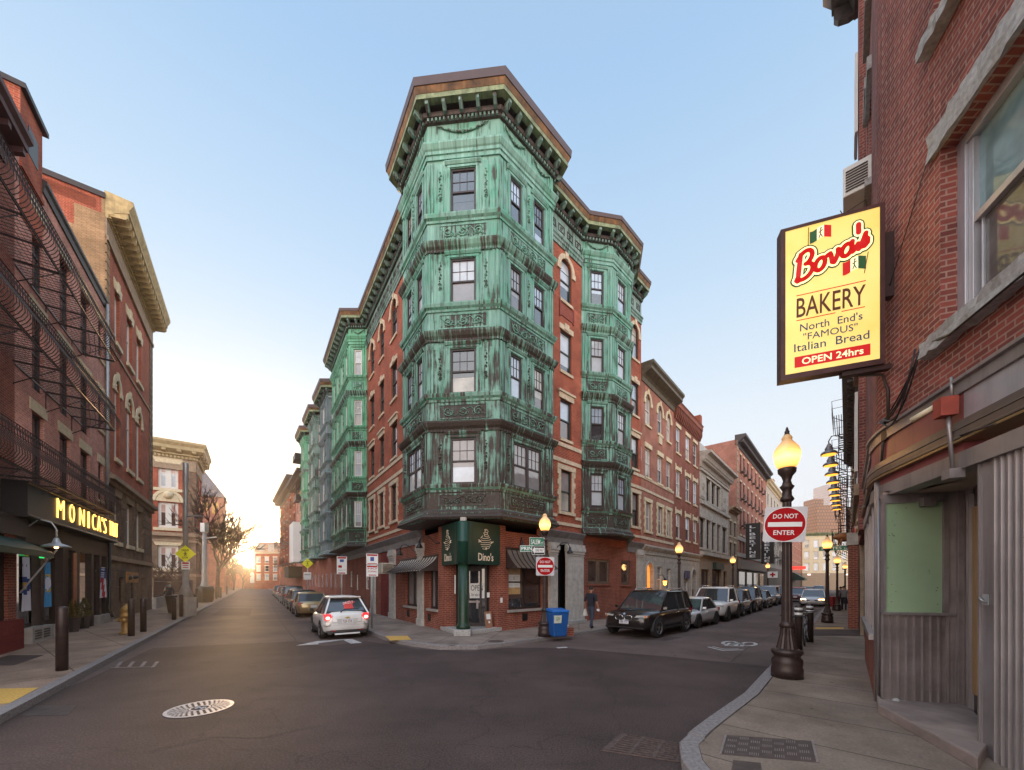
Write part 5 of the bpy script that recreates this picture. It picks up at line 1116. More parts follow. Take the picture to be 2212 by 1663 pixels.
# cream house with fire escapes
t0, t1 = t1+.02, WR2.t(1698); zH = WR2.z(X3(640),Y3(310))
A5, _ = block('cream_fire_escape_house', 'cream fronted house with chimneys and black fire escapes beyond the banner house', WR2, t0, t1, 12, 17.6, M['stone_w'], 4, 7, 'stone_y', z1=4.5, gm='tim', fm='tim', cb=.7, cth=.9)
fire_escape(A5, WR2, t0+4, t0+10, [6.2,9.4,12.6], 1.2); fire_escape(A5, WR2, t0+14, t0+22, [6.2,9.4,12.6], 1.2)
m = MB(); m.wb(WR2,t0+1.6,t0+2.8,-2.2,-.2,17.6,20.5); m.build('chimney', M['brick_far'], A5); m = MB(); m.wb(WR2,t0+9.5,t0+11,-2.2,-.2,17.6,20.0); m.build('chimney', M['brick_far'], A5)
Bk, _ = block('far_brick_shop_house', 'far red brick house with green awning seen past the big lamp post', WR2, t1+.05, WR2.t(1735), 12, 16, 'brick_far', 3, 8, 'bronze_dk', z1=4.5, gm='tim')
m = MB(); ta_ = WR2.t(1712); m.prism([WR2.P(ta_,0,4.4),WR2.P(ta_,2.2,3.0),WR2.P(ta_,2.2,2.5),WR2.P(ta_,0,2.6)], (WR2.dx*7,WR2.dy*7,0)); m.build('shop_awning', M['greenp'], Bk)
m = MB(); ta_ = WR2.t(1709); m.wb(WR2,ta_,ta_+.2,.2,2.6,5.0,5.6); m.build('neon_sign', emit('red_neon',(1,.03,.02),2.0), Bk)
# corner block closing the street, and two towers far behind
eb = at(1733,1258,104); W_ = Wall(eb.x,104,.985,-.17,-.17,-.985)
Bk, _ = block('bow_front_block', 'cream apartment block with pale green cornice closing the right street', W_, 0, 13.5, 14, 15.2, M['stone_y'], 3, 6, 'palegreen', z1=4.6, gm='stone_b', fm='frame_w', cb=.7, cth=.8, wh=2.1, ww=1.15, top=1.3)
q = MB()
for k in range(3): q.wb(W_,1.2+k*4.5,2.0+k*4.5,.1,.14,4.0,4.4)
q.build('lit_shop_sign', emit('pale_lit_sign',(1,.8,.7),.9), Bk)
tw = at(1793,1258,420); m = MB(); T = thing('office_tower', 'tan office tower glowing orange in the low sun, far down the right street', 'tower', (tw.x,420,0))
hgt = at(1793,1091,420).z; m.box(tw.x-14,tw.x+16,420,450,0,hgt,0); m.box(tw.x-14,tw.x-4,424,440,hgt,hgt+8,0)
m.build('tower_shaft', brick('tower_grid',(.40,.20,.10),(.34,.17,.09),(.12,.07,.05),w=3.0,h=3.6,mort=.5,var=.2), T)
tw = at(1814,1258,520); T = thing('glass_tower', 'pale glass tower, the tallest far behind the street lamps', 'tower', (tw.x,520,0)); m = MB(); m.box(tw.x-14,tw.x+10,520,548,0,at(1814,1045,520).z,0); m.build('tower_shaft', brick('glass_tower_grid',(.50,.45,.45),(.44,.40,.42),(.20,.18,.2),w=2.0,h=3.6,mort=.2,var=.2), T)
# ================================================================== bakery and its row on the right
BK = thing('bakery_building', 'close brick building with a rounded metal shop front and granite window trim', 'building', (5.95,6.2,0))
w = MB(); tW = WC.t(2031); z0w, z1w = WC.z(2025,732), WC.z(2031,325)
hsW = [(tW,3.6,z0w,z1w),(tW-.12,3.6,WC.z(2016,95)+.1,WC.z(2016,95)+2.6)]
wallgrid(w, WC, .25, 6, 4.35, 18, hsW, .3)
hsB = [(1.6,2.6,9.9,12.0),(1.6,2.6,13.5,15.5),(3.0,3.8,7.2,9.2),(3.0,3.8,11,13)]
wallgrid(w, WB, .25, 4.6, 3.6, 18, hsB, .25)
c0, c1 = WC.P(.25), WB.P(.25); cn = Vector((5.95,6.2)); ar_ = []
for k in range(7):
    u = k/6; q = (1-u)**2*c0.to_2d()+2*u*(1-u)*cn+u*u*c1.to_2d(); ar_.append(q)
for i in range(6): w.face([(ar_[i].x,ar_[i].y,3.6),(ar_[i+1].x,ar_[i+1].y,3.6),(ar_[i+1].x,ar_[i+1].y,18),(ar_[i].x,ar_[i].y,18)])
w.face([WC.P(6,0,0),WC.P(6,-12,0),WC.P(6,-12,18),WC.P(6,0,18)]); w.face([WB.P(4.6,0,0),WB.P(4.6,-12,0),WB.P(4.6,-12,18),WB.P(4.6,0,18)])
w.face([WC.P(6,0,18),WC.P(.25,0,18),WB.P(4.6,0,18),WB.P(4.6,-12,18),WC.P(6,-12,18)])
w.build('brick_wall', M['brick_bak'], BK)
def rough_stone(W, t0, t1, z0, z1, b, seed, nm):
    r = random.Random(seed); m = MB(); n = max(2, int((t1-t0)/.10)); k = 5; vs = []
    for i in range(n+1):
        for bb, zz in ((0,z0),(b,z0),(b,z0*.5+z1*.5),(b,z1),(0,z1)): vs.append(W.P(t0+(t1-t0)*i/n, bb+(r.uniform(-.02,.02) if bb else 0), zz+r.uniform(-.018,.018)))
    fs = [(i*k+j,i*k+(j+1)%k,(i+1)*k+(j+1)%k,(i+1)*k+j) for i in range(n) for j in range(k)]+[list(range(k))[::-1],[n*k+j for j in range(k)]]
    m.add(vs, fs); return m.build(nm, M['stone_g'], BK)
rough_stone(WC, tW-.14, 4, z0w-.2, z0w-.002, .14, 1, 'granite_sill'); rough_stone(WC, tW-.16, 4, z1w+.002, z1w+.34, .05, 2, 'granite_lintel'); rough_stone(WC, tW-.2, 4, hsW[1][2]-.2, hsW[1][2]-.002, .14, 3, 'granite_sill')
for i, h in enumerate(hsW):
    m = MB(); f = .13; b0, b1 = -.28, -.16
    m.wb(WC,h[0]+.002,h[0]+f,b0,b1,h[2],h[3]); m.wb(WC,h[0]+f,h[1],b0,b1,h[3]-.12,h[3]); m.wb(WC,h[0]+f,h[1],b0,b1,h[2],h[2]+.06); zm = h[2]+(h[3]-h[2])*.53
    m.wb(WC,h[0]+f,h[0]+f+.07,b0,b1-.03,h[2]+.06,h[3]-.12); m.wb(WC,h[0]+f+.07,h[1],b0,b1-.04,zm-.045,zm+.045); m.wb(WC,h[0]+f+.11,h[0]+f+.13,b0,b1-.08,h[2]+.06,zm)
    o = m.build('window', M['alu_l'], BK, bevel=.006); p = MB(); p.wb(WC,h[0]+f+.05,h[1],b0+.02,b0+.03,zm,h[3]-.1,0); p.wb(WC,h[0]+f+.05,h[1],b0+.005,b0+.015,h[2]+.05,zm,1); p.build('pane', [M['g_refltint'],M['g_refltint2']], o)
for h in hsB: o = win(WB,*h,BK,'frame_w',0,.15,'g_sky','g_dark',.08,None); q = MB(); q.wb(WB,h[0]-.1,h[1]+.1,.0,.07,h[3],h[3]+.25); sill_(WB, h, .1, .1, .14, 'stone_g', o); q.build('granite_lintel', M['stone_g'], o)
# metal fascia wrapping the corner
pF = [tuple(WB.P(4.5,.02)[:2]),tuple(WB.P(.55,.02)[:2])]
for k in range(7):
    u = k/6; q = (1-u)**2*WB.P(.5,.04).to_2d()+2*u*(1-u)*Vector((5.9,6.17))+u*u*WC.P(.5,.04).to_2d(); pF.append(tuple(q))
tR_ = WC.t(2092); pF.append(tuple(WC.P(tR_,.04)[:2])); pG = [tuple(WC.P(tR_,.04)[:2]), tuple(WC.P(6,.04)[:2])]
def fas(name, prof, mat, paths=(pF,pG)):
    m = MB()
    for p in ([pF[:-1]+[pG[1]]] if len(paths) == 2 else paths): m.sweep(p, prof, 0, 1)
    return m.build(name, mat, BK)
fas('fascia_gutter', [(-.2,4.27),(.03,4.27),(.03,4.40),(.07,4.41),(.07,4.45),(-.2,4.46)], M['alu'])
RED = flat('faded_red_enamel', (.23,.055,.060), .45, 0, .22, 2, .5, .03, .5)
fas('red_fascia_panel', [(-.2,3.94),(.0,3.94),(.0,4.268),(-.2,4.268)], RED, (pF,))
fas('white_fascia_panel', [(-.2,3.94),(.0,3.94),(.0,4.268),(-.2,4.268)], M['alu_l'], (pG,))
BR = flat('bronze_band_metal', (.15,.115,.095), .4, .4, .15)
fas('bronze_band', [(-.2,3.72),(.06,3.72),(.075,3.73),(.075,3.75),(.06,3.76),(.06,3.83),(.07,3.84),(.06,3.85),(.05,3.938),(-.2,3.938)], BR)
fas('gold_strip', [(-.2,3.69),(.07,3.69),(.07,3.718),(-.2,3.718)], flat('gold_strip_metal',(.30,.20,.09),.35,.5,.1))
fas('lower_red_strip', [(-.2,3.58),(.0,3.58),(.0,3.688),(-.2,3.688)], RED, (pF,))
fas('fascia_bottom', [(-.2,3.38),(.03,3.38),(.03,3.578),(-.2,3.578)], M['alu'])
# recessed entrance
P0, P1, P2, P3 = gp(1907,1512,.25), gp(2046,1521,.25), gp(2092,1526,.25), gp(2140,1575,.25)
tM = WC.t(2120)
m = MB(); m.prism([(p.x,p.y,3.384) for p in (WC.P(.2,-.05),P0,P1,P2,P3,Vector((7.6,4.2,0)),WC.P(6,-.05))], (0,0,.05)); m.build('entrance_ceiling', flat('tan_soffit',(.40,.29,.24),.7,0,.1,1), BK)
def ribwall(W, t0, t1, z0, z1, gap, depth, m, mi=0, bw=.018):
    n = max(1, int((t1-t0)/gap))
    m.wb(W,t0,t1,-.05,0,z0,z1,mi)
    for k in range(n+1):
        t = t0+(t1-t0)*k/n; m.wpoly_ = 0; m.prism([W.P(t-bw,0,z0),W.P(t-bw*.5,depth,z0),W.P(t+bw*.5,depth,z0),W.P(t+bw,0,z0)], (0,0,z1-z0), mi)
WP, LP = seg((P0.x,P0.y),(P1.x,P1.y),1); WQ, LQ = seg((P1.x,P1.y),(P2.x,P2.y),1); WD2, LD2 = seg((P2.x,P2.y),(P3.x,P3.y),1)
DK = flat('dull_dark_aluminium', (.27,.225,.215), .45, .45, .3, 2.0, .5, .05, .5)
m = MB(); ribwall(WP, 0, LP, .2, 1.56, .095, .022, m, 0); ribwall(WQ, 0, LQ, .2, 3.4, .10, .03, m, 0); m.wb(WP,LP-.06,LP,0,.03,1.6,3.4,0); m.wb(WP,-.02,LP+.06,0,.06,1.56,1.60,1); m.build('ribbed_metal_wall', [DK,M['alu']], BK)
m = MB(); m.wb(WP,.03,LP-.06,-.05,.0,1.6,3.25,0); m.wb(WP,.0,.03,-.05,.02,1.6,3.3,1); m.wb(WP,0,LP,-.05,.03,3.25,3.4,1); m.wb(WP,LP*.55,LP*.75,.03,.12,3.18,3.3,1)
m.build('green_panel', [flat('pale_green_painted_panel',(.26,.35,.215),.6,0,.10,1.0,.4,.02),M['alu']], BK)
m = MB(); r = random.Random(8)
for i in range(26): u = r.choice((r.uniform(.05,LP-.1), r.uniform(.05,.2))); z = r.uniform(1.7,3.2); s_ = r.uniform(.004,.011); m.wb(WP,u,u+s_*r.uniform(1,2),.0005,.002,z,z+s_)
m.build('panel_specks', M['black'], BK, recalc=False)
m = MB(); m.wb(WP,.02,.30,.002,.03,.21,.27); m.ball(WP.P(.14,.05,.27),.05,0,6,.7); m.build('stone_rubble', M['stone_g'], BK)
m = MB(); m.tube([WC.P(tM+.05,.01,1.86),WC.P(tM+.05,.05,1.88),WC.P(tM+.09,.06,1.86),WC.P(tM+.09,.02,1.83)],.010,5); m.wb(WC,tM+.03,tM+.11,.004,.012,1.80,1.92); m.build('door_hook', M['steel'], BK)
m = MB(); m.tube([WC.P(tM-.15,.05,3.75),WC.P(tM+.0,.18,3.72),WC.P(tM+.38,.10,3.70)],.010,4); m.tube([WC.P(tM+.38,.02,3.95),WC.P(tM+.38,.10,3.70),WC.P(tM+.1,.14,3.72)],.008,4); m.build('awning_hook', M['iron'], BK)
m = MB(); m.wb(WD2,.0,.14,-.06,.04,.2,3.4,0); m.wb(WD2,.14,LD2,-.06,-.02,.2,3.4,1); m.wb(WD2,.22,.30,-.02,.0,.5,3.1,2); m.wb(WD2,.33,.40,-.02,.0,.5,3.1,2); m.wb(WD2,.14,.20,-.02,.03,.2,3.3,3); o = m.build('shop_door', [DK,M['bronze_dk'],emit('dim_amber_interior',(.20,.11,.045),.12),M['alu']], BK)
m = MB(); ribwall(WC, tM, tM+.20, .05, 3.42, .3, .004, m, 0); ribwall(WC, tM+.2, tM+.62, .05, 3.42, .070, .028, m, 0, .020); m.wb(WC,tM+.62,6,-.05,.02,1.4,3.42,0); ribwall(WC, tM+.62, 6, .05, 1.36, .08, .025, m, 0, .02); m.wb(WC,tM+.62,6,0,.05,1.36,1.42,0)
m.wb(WC,tM-.02,tM,-.7,.02,.05,3.42,0); m.wb(WC,tM-.05,6,.0,.06,3.42,3.56,0)
for k in range(13): m.ball(WC.P(tM+.19,.006,.3+k*.25), .011, 1, 4); m.ball(WC.P(tM+.64,.024,1.6+k*.14), .009, 1, 4)
m.build('metal_shop_front', [M['alu'],M['steel']], BK)
m = MB(); m.tube([(5.93,6.14,.1),(5.93,6.14,3.7)],.055,8); m.tube([WC.P(.14,.03,.13),WC.P(.14,.03,3.6)],.03,6); m.build('corner_post', M['alu'], BK)
m = MB(); m.wb(WB,.1,4.5,-.05,.02,.13,1.1,0); m.wb(WB,.05,4.5,-.05,.09,1.1,1.2,1); m.wb(WB,.1,4.5,-.06,-.02,1.2,3.6,2); [m.wb(WB,.6+k*1.2,.7+k*1.2,-.02,.03,1.2,3.5,1) for k in range(4)]; m.build('side_shop_front', [M['brick_dk'],M['alu'],M['g_shade']], BK)
m = MB(); e0, e1, f0 = gp(1897,1516,.30), gp(2112,1629,.30), gp(1890,1500,.30)
m.prism([(p.x,p.y,.12) for p in (e0,e1,WC.P(tM+.05,-.02),WC.P(tM+.05,-.9),P3,P2,P1,P0,Vector((5.86,6.1,0)))], (0,0,.15)); m.build('entrance_step', flat('worn_step_concrete',(.25,.19,.165),.9,0,.3,2,.2,.2), BK, bevel=.02)
m = MB(); tl = WC.t(2080); m.wb(WC,tl-.06,tl+.08,.08,.24,4.03,4.25,0); m.tube([WC.P(tl-.08,.2,4.2),WC.P(tl-.26,.34,4.12)],.035,6,1); m.tube([WC.P(tl,.13,4.03),WC.P(tl+.01,.13,3.9),WC.P(tl+.02,.10,3.4)],.022,6,2); m.wb(WC,tl-.04,tl+.09,.03,.17,3.28,3.39,2); m.tube([WC.P(tl,.10,4.25),WC.P(tl,.10,4.5)],.018,5,2)
m.build('red_junction_box', [flat('red_box',(.30,.05,.03),.6),M['stone_y'],M['alu']], BK)
m = MB(); r = random.Random(4)
for i in range(5):
    a, b_ = .35+r.uniform(-.1,.1), 1.25+r.uniform(-.05,.1); pts = [WC.P(a+(b_-a)*u/8, .06+.02*i, 4.55+.35*u/8+(.28*(u/8)**2)-.12*i*math.sin(math.pi*u/8)*.8) for u in range(9)]; m.tube(pts, .012, 4)
m.build('cable_bundle', M['black'], BK); m = MB(); m.tube([WC.P(1.25,.07,5.2),WC.P(1.9,.17,z0w-.22),WC.P(4,.17,z0w-.22)],.016,4); m.tube([WC.P(.35,.05,4.6),WC.P(.25,.05,3.9),WB.P(.6,.1,3.4),WB.P(2,.12,3.6)],.02,5)
m.build('wall_cable', M['black'], BK); m = MB(); m.tube([WC.P(1.45,.02,z1w+.35),WC.P(.5,.06,6.0+.55),at(1815,455,6.2)],.007,4); m.build('stay_wire', M['black'], BK)
acu = thing('air_conditioner', 'pale grey air conditioner in a bakery side window, above the yellow sign', 'air conditioner', WB.P(1.6,.2,7.2)); m = MB(); m.wb(WB,1.7,2.5,-.1,.42,9.9,10.5); m.build('ac_case', M['frame_w'], acu, bevel=.02)
m = MB(); [m.wb(WB,1.68,1.699,.05,.38,9.98+k*.055,10.0+k*.055) for k in range(8)]; m.build('ac_grille', M['bronze_dk'], acu)
# next houses along that row
w = MB(); N1 = thing('bay_house', 'brown house with stacked bay windows and bold cornice behind the yellow sign', 'building', WB.P(7,0,0))
w.wb(WB,4.65,6.2,-10,.12,3.4,19.6,0); w.wb(WB,6.2,10,-10,.05,3.4,8.5,0); w.wb(WB,4.65,10,-10,-.1,.1,3.4,1); w.build('wall', [M['brick_bak'],M['tim']], N1)
for k in range(4): win(WB,5.0,5.9,5+k*3,7.1+k*3,N1,'frame_w',.12,-.02,'g_sky','g_dark',.08,None); (win(WB,7.0,7.9,5,7.1,N1,'frame_w',.05,-.02,'g_sky','g_dark',.08,None) if k == 0 else None)
m = MB(); m.sweep([tuple(WB.P(6.2)[:2]),tuple(WB.P(4.6)[:2])], [(.12,18.3),(.2,18.3),(.3,18.7),(.7,18.9),(.7,19.1),(.9,19.4),(.9,19.6),(-.2,19.7),(-.2,18.5)], 0, 1); brackets(m, [tuple(WB.P(6.2)[:2]),tuple(WB.P(4.6)[:2])], 1, .2, .65, 18.3, 18.89, .6, .16); m.build('cornice', M['copdk'], N1)
for k, z in enumerate((4.6,8,11)): m = MB(); m.wb(WB,4.63,6.2,.12,.22,z-.3,z); m.build('ledge', M['stone_b'], N1)
Bk, _ = block('sign_house', 'dark house with cream trim carrying the row of gooseneck lamps', WB.sh(10.05), 0, 14, 8, 9.6, 'stone_b', 2, 5, 'bronze_dk', z1=4.0, gm='tim', fm='tim', cb=.5)
m = MB(); m.wb(WB,10.4,23.5,.02,.12,5.6,6.6); m.build('long_shop_fascia', M['tim'], Bk)
for i in range(9):
    t = WB.off(.75).t(1798) if i == 0 else None
    tt = 9.6+i*1.75; zz = 7.05
    G = thing('gooseneck_lamp', 'tin shade gooseneck lamp glowing amber inside, one of a receding row on the right', 'wall lamp', WB.P(tt,0,zz), 0, 'gooseneck lamps in a row on the right')
    c = WB.P(tt,.85,zz-.25); m = MB(); m.tube([WB.P(tt,0,zz+.05),WB.P(tt,.35,zz+.12),WB.P(tt,.62,zz+.36),WB.P(tt,.78,zz+.36),WB.P(tt,.86,zz+.2),c+Vector((0,0,.2))],.02,5); m.build('lamp_arm', M['ironb'], G)
    m = MB(); m.lathe([(.25,-.05),(.25,0),(.20,.06),(.12,.10),(.13,.17),(.09,.24),(.05,.34),(.03,.36)], c, 14); m.build('lamp_shade', flat('zinc_shade',(.22,.19,.18),.4,.5,.15) if i == 0 else bpy.data.materials['zinc_shade'], G)
    m = MB(); m.lathe([(.22,-.062),(.22,-.052)], c, 14); m.build('lit_underside', emit('amber_underside',(1,.42,.05),1.6) if i == 0 else bpy.data.materials['amber_underside'], G)
Bk, _ = block('right_fire_escape_house', 'brown brick house with several fire escapes on the right, past the lamps', WB.sh(24.1), 0, 22, 8, 15, 'brick_bak', 4, 8, 'bronze_dk', z1=4.0, gm='tim', fm='tim')
fire_escape(Bk, WB.sh(24.1), .6, 5, [4.6,7.6,10.6,13.2], 1.1); fire_escape(Bk, WB.sh(24.1), 8, 13, [4.6,7.6,10.6], 1.1)
Bk, _ = block('right_far_house', 'far brick row closing the right pavement', WB.sh(46.2), 0, 42, 8, 10, 'brick_far', 2, 12, 'stone_b', z1=4.0, gm='tim')
m = MB(); tq = 12.5; m.wb(WB,tq,tq+1.3,.0,.32,.13,3.6,0); m.wb(WB,tq-.05,tq+1.35,.0,.36,3.6,4.1,1); tag(m.build('brick_pier', [M['brick_dk'],M['stone_w']]), 'free red brick pier with pale cap on the right pavement wall', 'pier')
# ================================================================== vehicles
def paint(name, c, metal=.3, rough=.28):
    m, t, b = newmat(name); b.inputs['Metallic'].default_value = metal; b.inputs['Roughness'].default_value = rough; b.inputs['Coat Weight'].default_value = 1.0; b.inputs['Coat Roughness'].default_value = .08
    f = noise(t, uvn(t, (1,1,1), 'Object'), 3, 4); t.links.new(ramp(t, f, [(.3, tuple(x*.86 for x in c)), (.7, c)]), b.inputs['Base Color']); return m
TY = flat('tyre_rubber', (.022,.020,.020), .8, 0, .2); RIM = flat('alloy_rim', (.45,.44,.44), .35, .8, .1); RIMD = flat('dark_alloy_rim', (.08,.075,.075), .4, .6, .1)
TRIM = flat('black_plastic_trim', (.025,.022,.022), .55, 0, .15); CHR = flat('chrome', (.65,.63,.62), .15, .95, .03); CG = glass('car_glass', (.035,.04,.045), 2.0, .02, .1); CGB = glass('rear_car_glass', (.05,.065,.08), 1.75, .03, .1)
TAIL = flat('tail_lamp_red', (.35,.015,.015), .25, 0, .05); TAILON = emit('lit_tail_lamp', (.9,.03,.04), .8); TAILHOT = emit('lit_brake_bulb', (1,.50,.42), 2.2)
HEADL = flat('headlamp_lens', (.55,.53,.50), .12, .2, .1); AMB = flat('amber_lens', (.55,.16,.02), .25, 0, .05); HEADON = emit('lit_headlamp', (1,.52,.16), 12.0)
PLATE = flat('number_plate', (.62,.60,.60), .5, 0, .05)
def interp(tab, y):
    for (a, b), (c, d) in zip(tab, tab[1:]):
        if a <= y <= c or (c <= y <= a):
            u = (y-a)/(c-a) if c != a else 0; u = u*u*(3-2*u)*.5+u*.5; return b+(d-b)*u
    return tab[-1][1] if abs(y-tab[-1][0]) < abs(y-tab[0][0]) else tab[0][1]
def wheel(par, x, y, r, w, rim, sgn):
    T = MB(); n = 22; prof = [(-w/2,r*.62),(-w/2,r*.93),(-w*.36,r),(w*.36,r),(w/2,r*.93),(w/2,r*.62)]; vs = []
    for a, q in prof:
        for j in range(n): th = 2*math.pi*j/n; vs.append((x+a*sgn, y+q*math.cos(th), r+q*math.sin(th)))
    k = len(prof); T.add(vs, [(i*n+j,i*n+(j+1)%n,(i+1)*n+(j+1)%n,(i+1)*n+j) for i in range(k-1) for j in range(n)], 0, True)
    o = bpy.data.objects.new('wheel', None); COL.objects.link(o); o.parent = par; WLOC[o.name] = Vector((0,0,0)); o.empty_display_size = .2
    T.build('tyre', TY, o, local=True)
    m = MB(); xo = x+sgn*(w/2-.035); m.disc((xo-sgn*.03,y,r), r*.64, (sgn,0,0), .012, 20, 1)
    m.tube([(xo+sgn*.02,y+r*.63*math.cos(j*math.pi/10),r+r*.63*math.sin(j*math.pi/10)) for j in range(20)], .018, 5, 0, True); m.disc((xo,y,r), r*.16, (sgn,0,0), .03, 10, 0)
    for k in range(5):
        th = 2*math.pi*k/5+.3; d = Vector((0,math.cos(th),math.sin(th))); e = Vector((0,-math.sin(th),math.cos(th))); c0 = Vector((xo,y,r))
        m.prism([c0+d*r*.12+e*.045,c0+d*r*.62+e*.03,c0+d*r*.62-e*.03,c0+d*r*.12-e*.045], (sgn*.025,0,0), 0)
    m.build('rim', [rim, TRIM], o, local=True)
def car(name, label, cat, kind, L, W, H, mat, loc, d, group=None, rim=RIM, tailmat=TAIL, headmat=HEADL, plate=None, rough=True, bumper=None, rack=False):
    rz = math.atan2(-d[0], d[1]); C = thing(name, label, cat, (loc[0],loc[1],0.004), rz, group)
    h = L/2; w = W/2
    K = {'suv':   dict(belt=.58, hood=.56, gb=.165, a0=.23, a1=.02, b1=-.42, b0=-.485, r=.215, trunk=.58, fw=.78, nose=.47),
         'hatch': dict(belt=.57, hood=.53, gb=.13, a0=.27, a1=.06, b1=-.34, b0=-.478, r=.20, trunk=.61, fw=.65, nose=.42),
         'sedan': dict(belt=.60, hood=.55, gb=.13, a0=.20, a1=.04, b1=-.22, b0=-.38, r=.225, trunk=.62, fw=.80, nose=.43),
         'van':   dict(belt=.55, hood=.54, gb=.13, a0=.32, a1=.14, b1=-.44, b0=-.488, r=.19, trunk=.55, fw=.84, nose=.42)}[kind]
    zb = H*K['gb']; R_ = H*K['r']; yf, yr = L*.31, -L*.30
    top = [(h,H*K['nose']*.93),(h*.96,H*K['nose']),(h*.86,H*K['hood']*.95),(L*K['a0'],H*K['hood']),(0,H*K['belt']),(L*K['b0'],H*K['trunk']),(-h*.97,H*K['trunk']*.98),(-h,H*K['trunk']*.90)]
    bot = [(h,zb+.10),(h*.93,zb+.02),(h*.7,zb),(0,zb),(-h*.7,zb),(-h*.93,zb+.04),(-h,zb+.12)]
    wid = [(h,w*.62),(h*.97,w*.80),(h*.88,w*.93),(h*.7,w),(0,w),(-h*.7,w),(-h*.9,w*.95),(-h*.97,w*.88),(-h,w*.80)]
    if kind == 'hatch': wid[-1] = (-h,w*.64); wid[-2] = (-h*.97,w*.80); top[-1] = (-h,H*K['trunk']*.82); top[-2] = (-h*.97,H*K['trunk']*.95)
    top = sorted(top); bot = sorted(bot); wid = sorted(wid)
    ys = [-h,-h*.985,-h*.95,-h*.88,-h*.75,yr+R_*.2,yr+R_*1.25,-.05*L,.1*L,yf-R_*1.25,yf,h*.75,h*.86,h*.93,h*.975,h]
    ys = sorted(set(ys)); b = MB(); n = 14; vs = []
    for y in ys:
        zt, z0, hw = interp(top,y), interp(bot,y), interp(wid,y); e = abs(y)/h; cr = .035*H if e < .97 else .01
        half = [(0,z0),(hw*.78,z0),(hw*.95,z0+(zt-z0)*.10),(hw,z0+(zt-z0)*.42),(hw*.985,z0+(zt-z0)*.72),(hw*.93,z0+(zt-z0)*.93),(hw*.70,zt+cr*.6),(0,zt+cr)]
        ring = half+[(-x,z) for x, z in half[-2:0:-1]]; vs += [(x,y,z) for x, z in ring]
    fs = [(i*n+j,i*n+(j+1)%n,(i+1)*n+(j+1)%n,(i+1)*n+j) for i in range(len(ys)-1) for j in range(n)]+[list(range(n)),[(len(ys)-1)*n+j for j in range(n)][::-1]]
    b.add(vs, fs, 0, True)
    # roof and pillars
    a0, a1, b1, b0 = L*K['a0'], L*K['a1'], L*K['b1'], L*K['b0']; wb_, wt = w*.93, w*K['fw']; zbl = H*K['belt']-.02; zc = H-.05
    rfp = []
    for i in range(7):
        y = b1-.03+(a1-b1+.06)*i/6; zz = zc+.055*math.sin(math.pi*(.12+.76*i/6))
        rfp.append([(-wt,y,zc-.045),(-wt*.90,y,zz-.014),(-wt*.5,y,zz+.008),(0,y,zz+.012),(wt*.5,y,zz+.008),(wt*.90,y,zz-.014),(wt,y,zc-.045)])
    k = 7; b.add([p for r_ in rfp for p in r_], [(i*k+j,i*k+j+1,(i+1)*k+j+1,(i+1)*k+j) for i in range(6) for j in range(k-1)]+[tuple(range(k)),tuple(6*k+j for j in range(k))], 0, True)
    lo_f, lo_r = H*K['hood']-.03, H*K['trunk']-.03
    def pil(p, q, wd, m=0):
        p, q = Vector(p), Vector(q); dd = Vector((0,wd,0)); ix = Vector((-.05 if p.x > 0 else .05,0,-.012)); b.hexa([p-dd/2,p+dd/2,p+dd/2+ix,p-dd/2+ix,q-dd/2,q+dd/2,q+dd/2+ix,q-dd/2+ix], m)
    tp = zc-.015
    for s in (1,-1):
        pil((s*wb_,a0,lo_f),(s*wt,a1,tp),.085); pil((s*wb_,b0+.04,lo_r),(s*wt,b1,tp),.16 if kind != 'sedan' else .12)
        ym = (a1+b1)/2+.05*L if kind == 'sedan' else a1-(a1-b1)*.42
        pil((s*(wb_+.005),ym,zbl),(s*(wt+.005),ym,tp),.075,1)
        if kind in ('suv','van'): y2 = a1-(a1-b1)*.80; pil((s*(wb_+.004),y2,zbl),(s*(wt+.004),y2,tp),.10)
        b.hexa([(s*(wt-.07),a1,tp-.05),(s*wt,a1,tp-.05),(s*wt,b1,tp-.05),(s*(wt-.07),b1,tp-.05),(s*(wt-.07),a1,tp),(s*wt,a1,tp),(s*wt,b1,tp),(s*(wt-.07),b1,tp)])
    b.build('body', [mat, TRIM], C, local=True)
    def q4(nm, pts, m): o = MB(); o.face(pts); return o.build(nm, m, C, local=True)
    q4('windshield', [(-wb_+.02,a0,lo_f),(wb_-.02,a0,lo_f),(wt-.02,a1-.01,tp),(-wt+.02,a1-.01,tp)], CG)
    q4('rear_window', [(-wb_+.03,b0+.03,lo_r+.02),(wb_-.03,b0+.03,lo_r+.02),(wt-.03,b1+.01,tp-.02),(-wt+.03,b1+.01,tp-.02)], CGB)
    for s in (1,-1):
        for (ya, yb, yta, ytb) in ((a0-.04,ym,a1,ym),(ym,b0+.05,ym,b1)): q4('side_window', [(s*(wb_-.02),ya,zbl),(s*(wb_-.02),yb,zbl),(s*(wt-.02),ytb,tp-.03),(s*(wt-.02),yta,tp-.03)], CG)
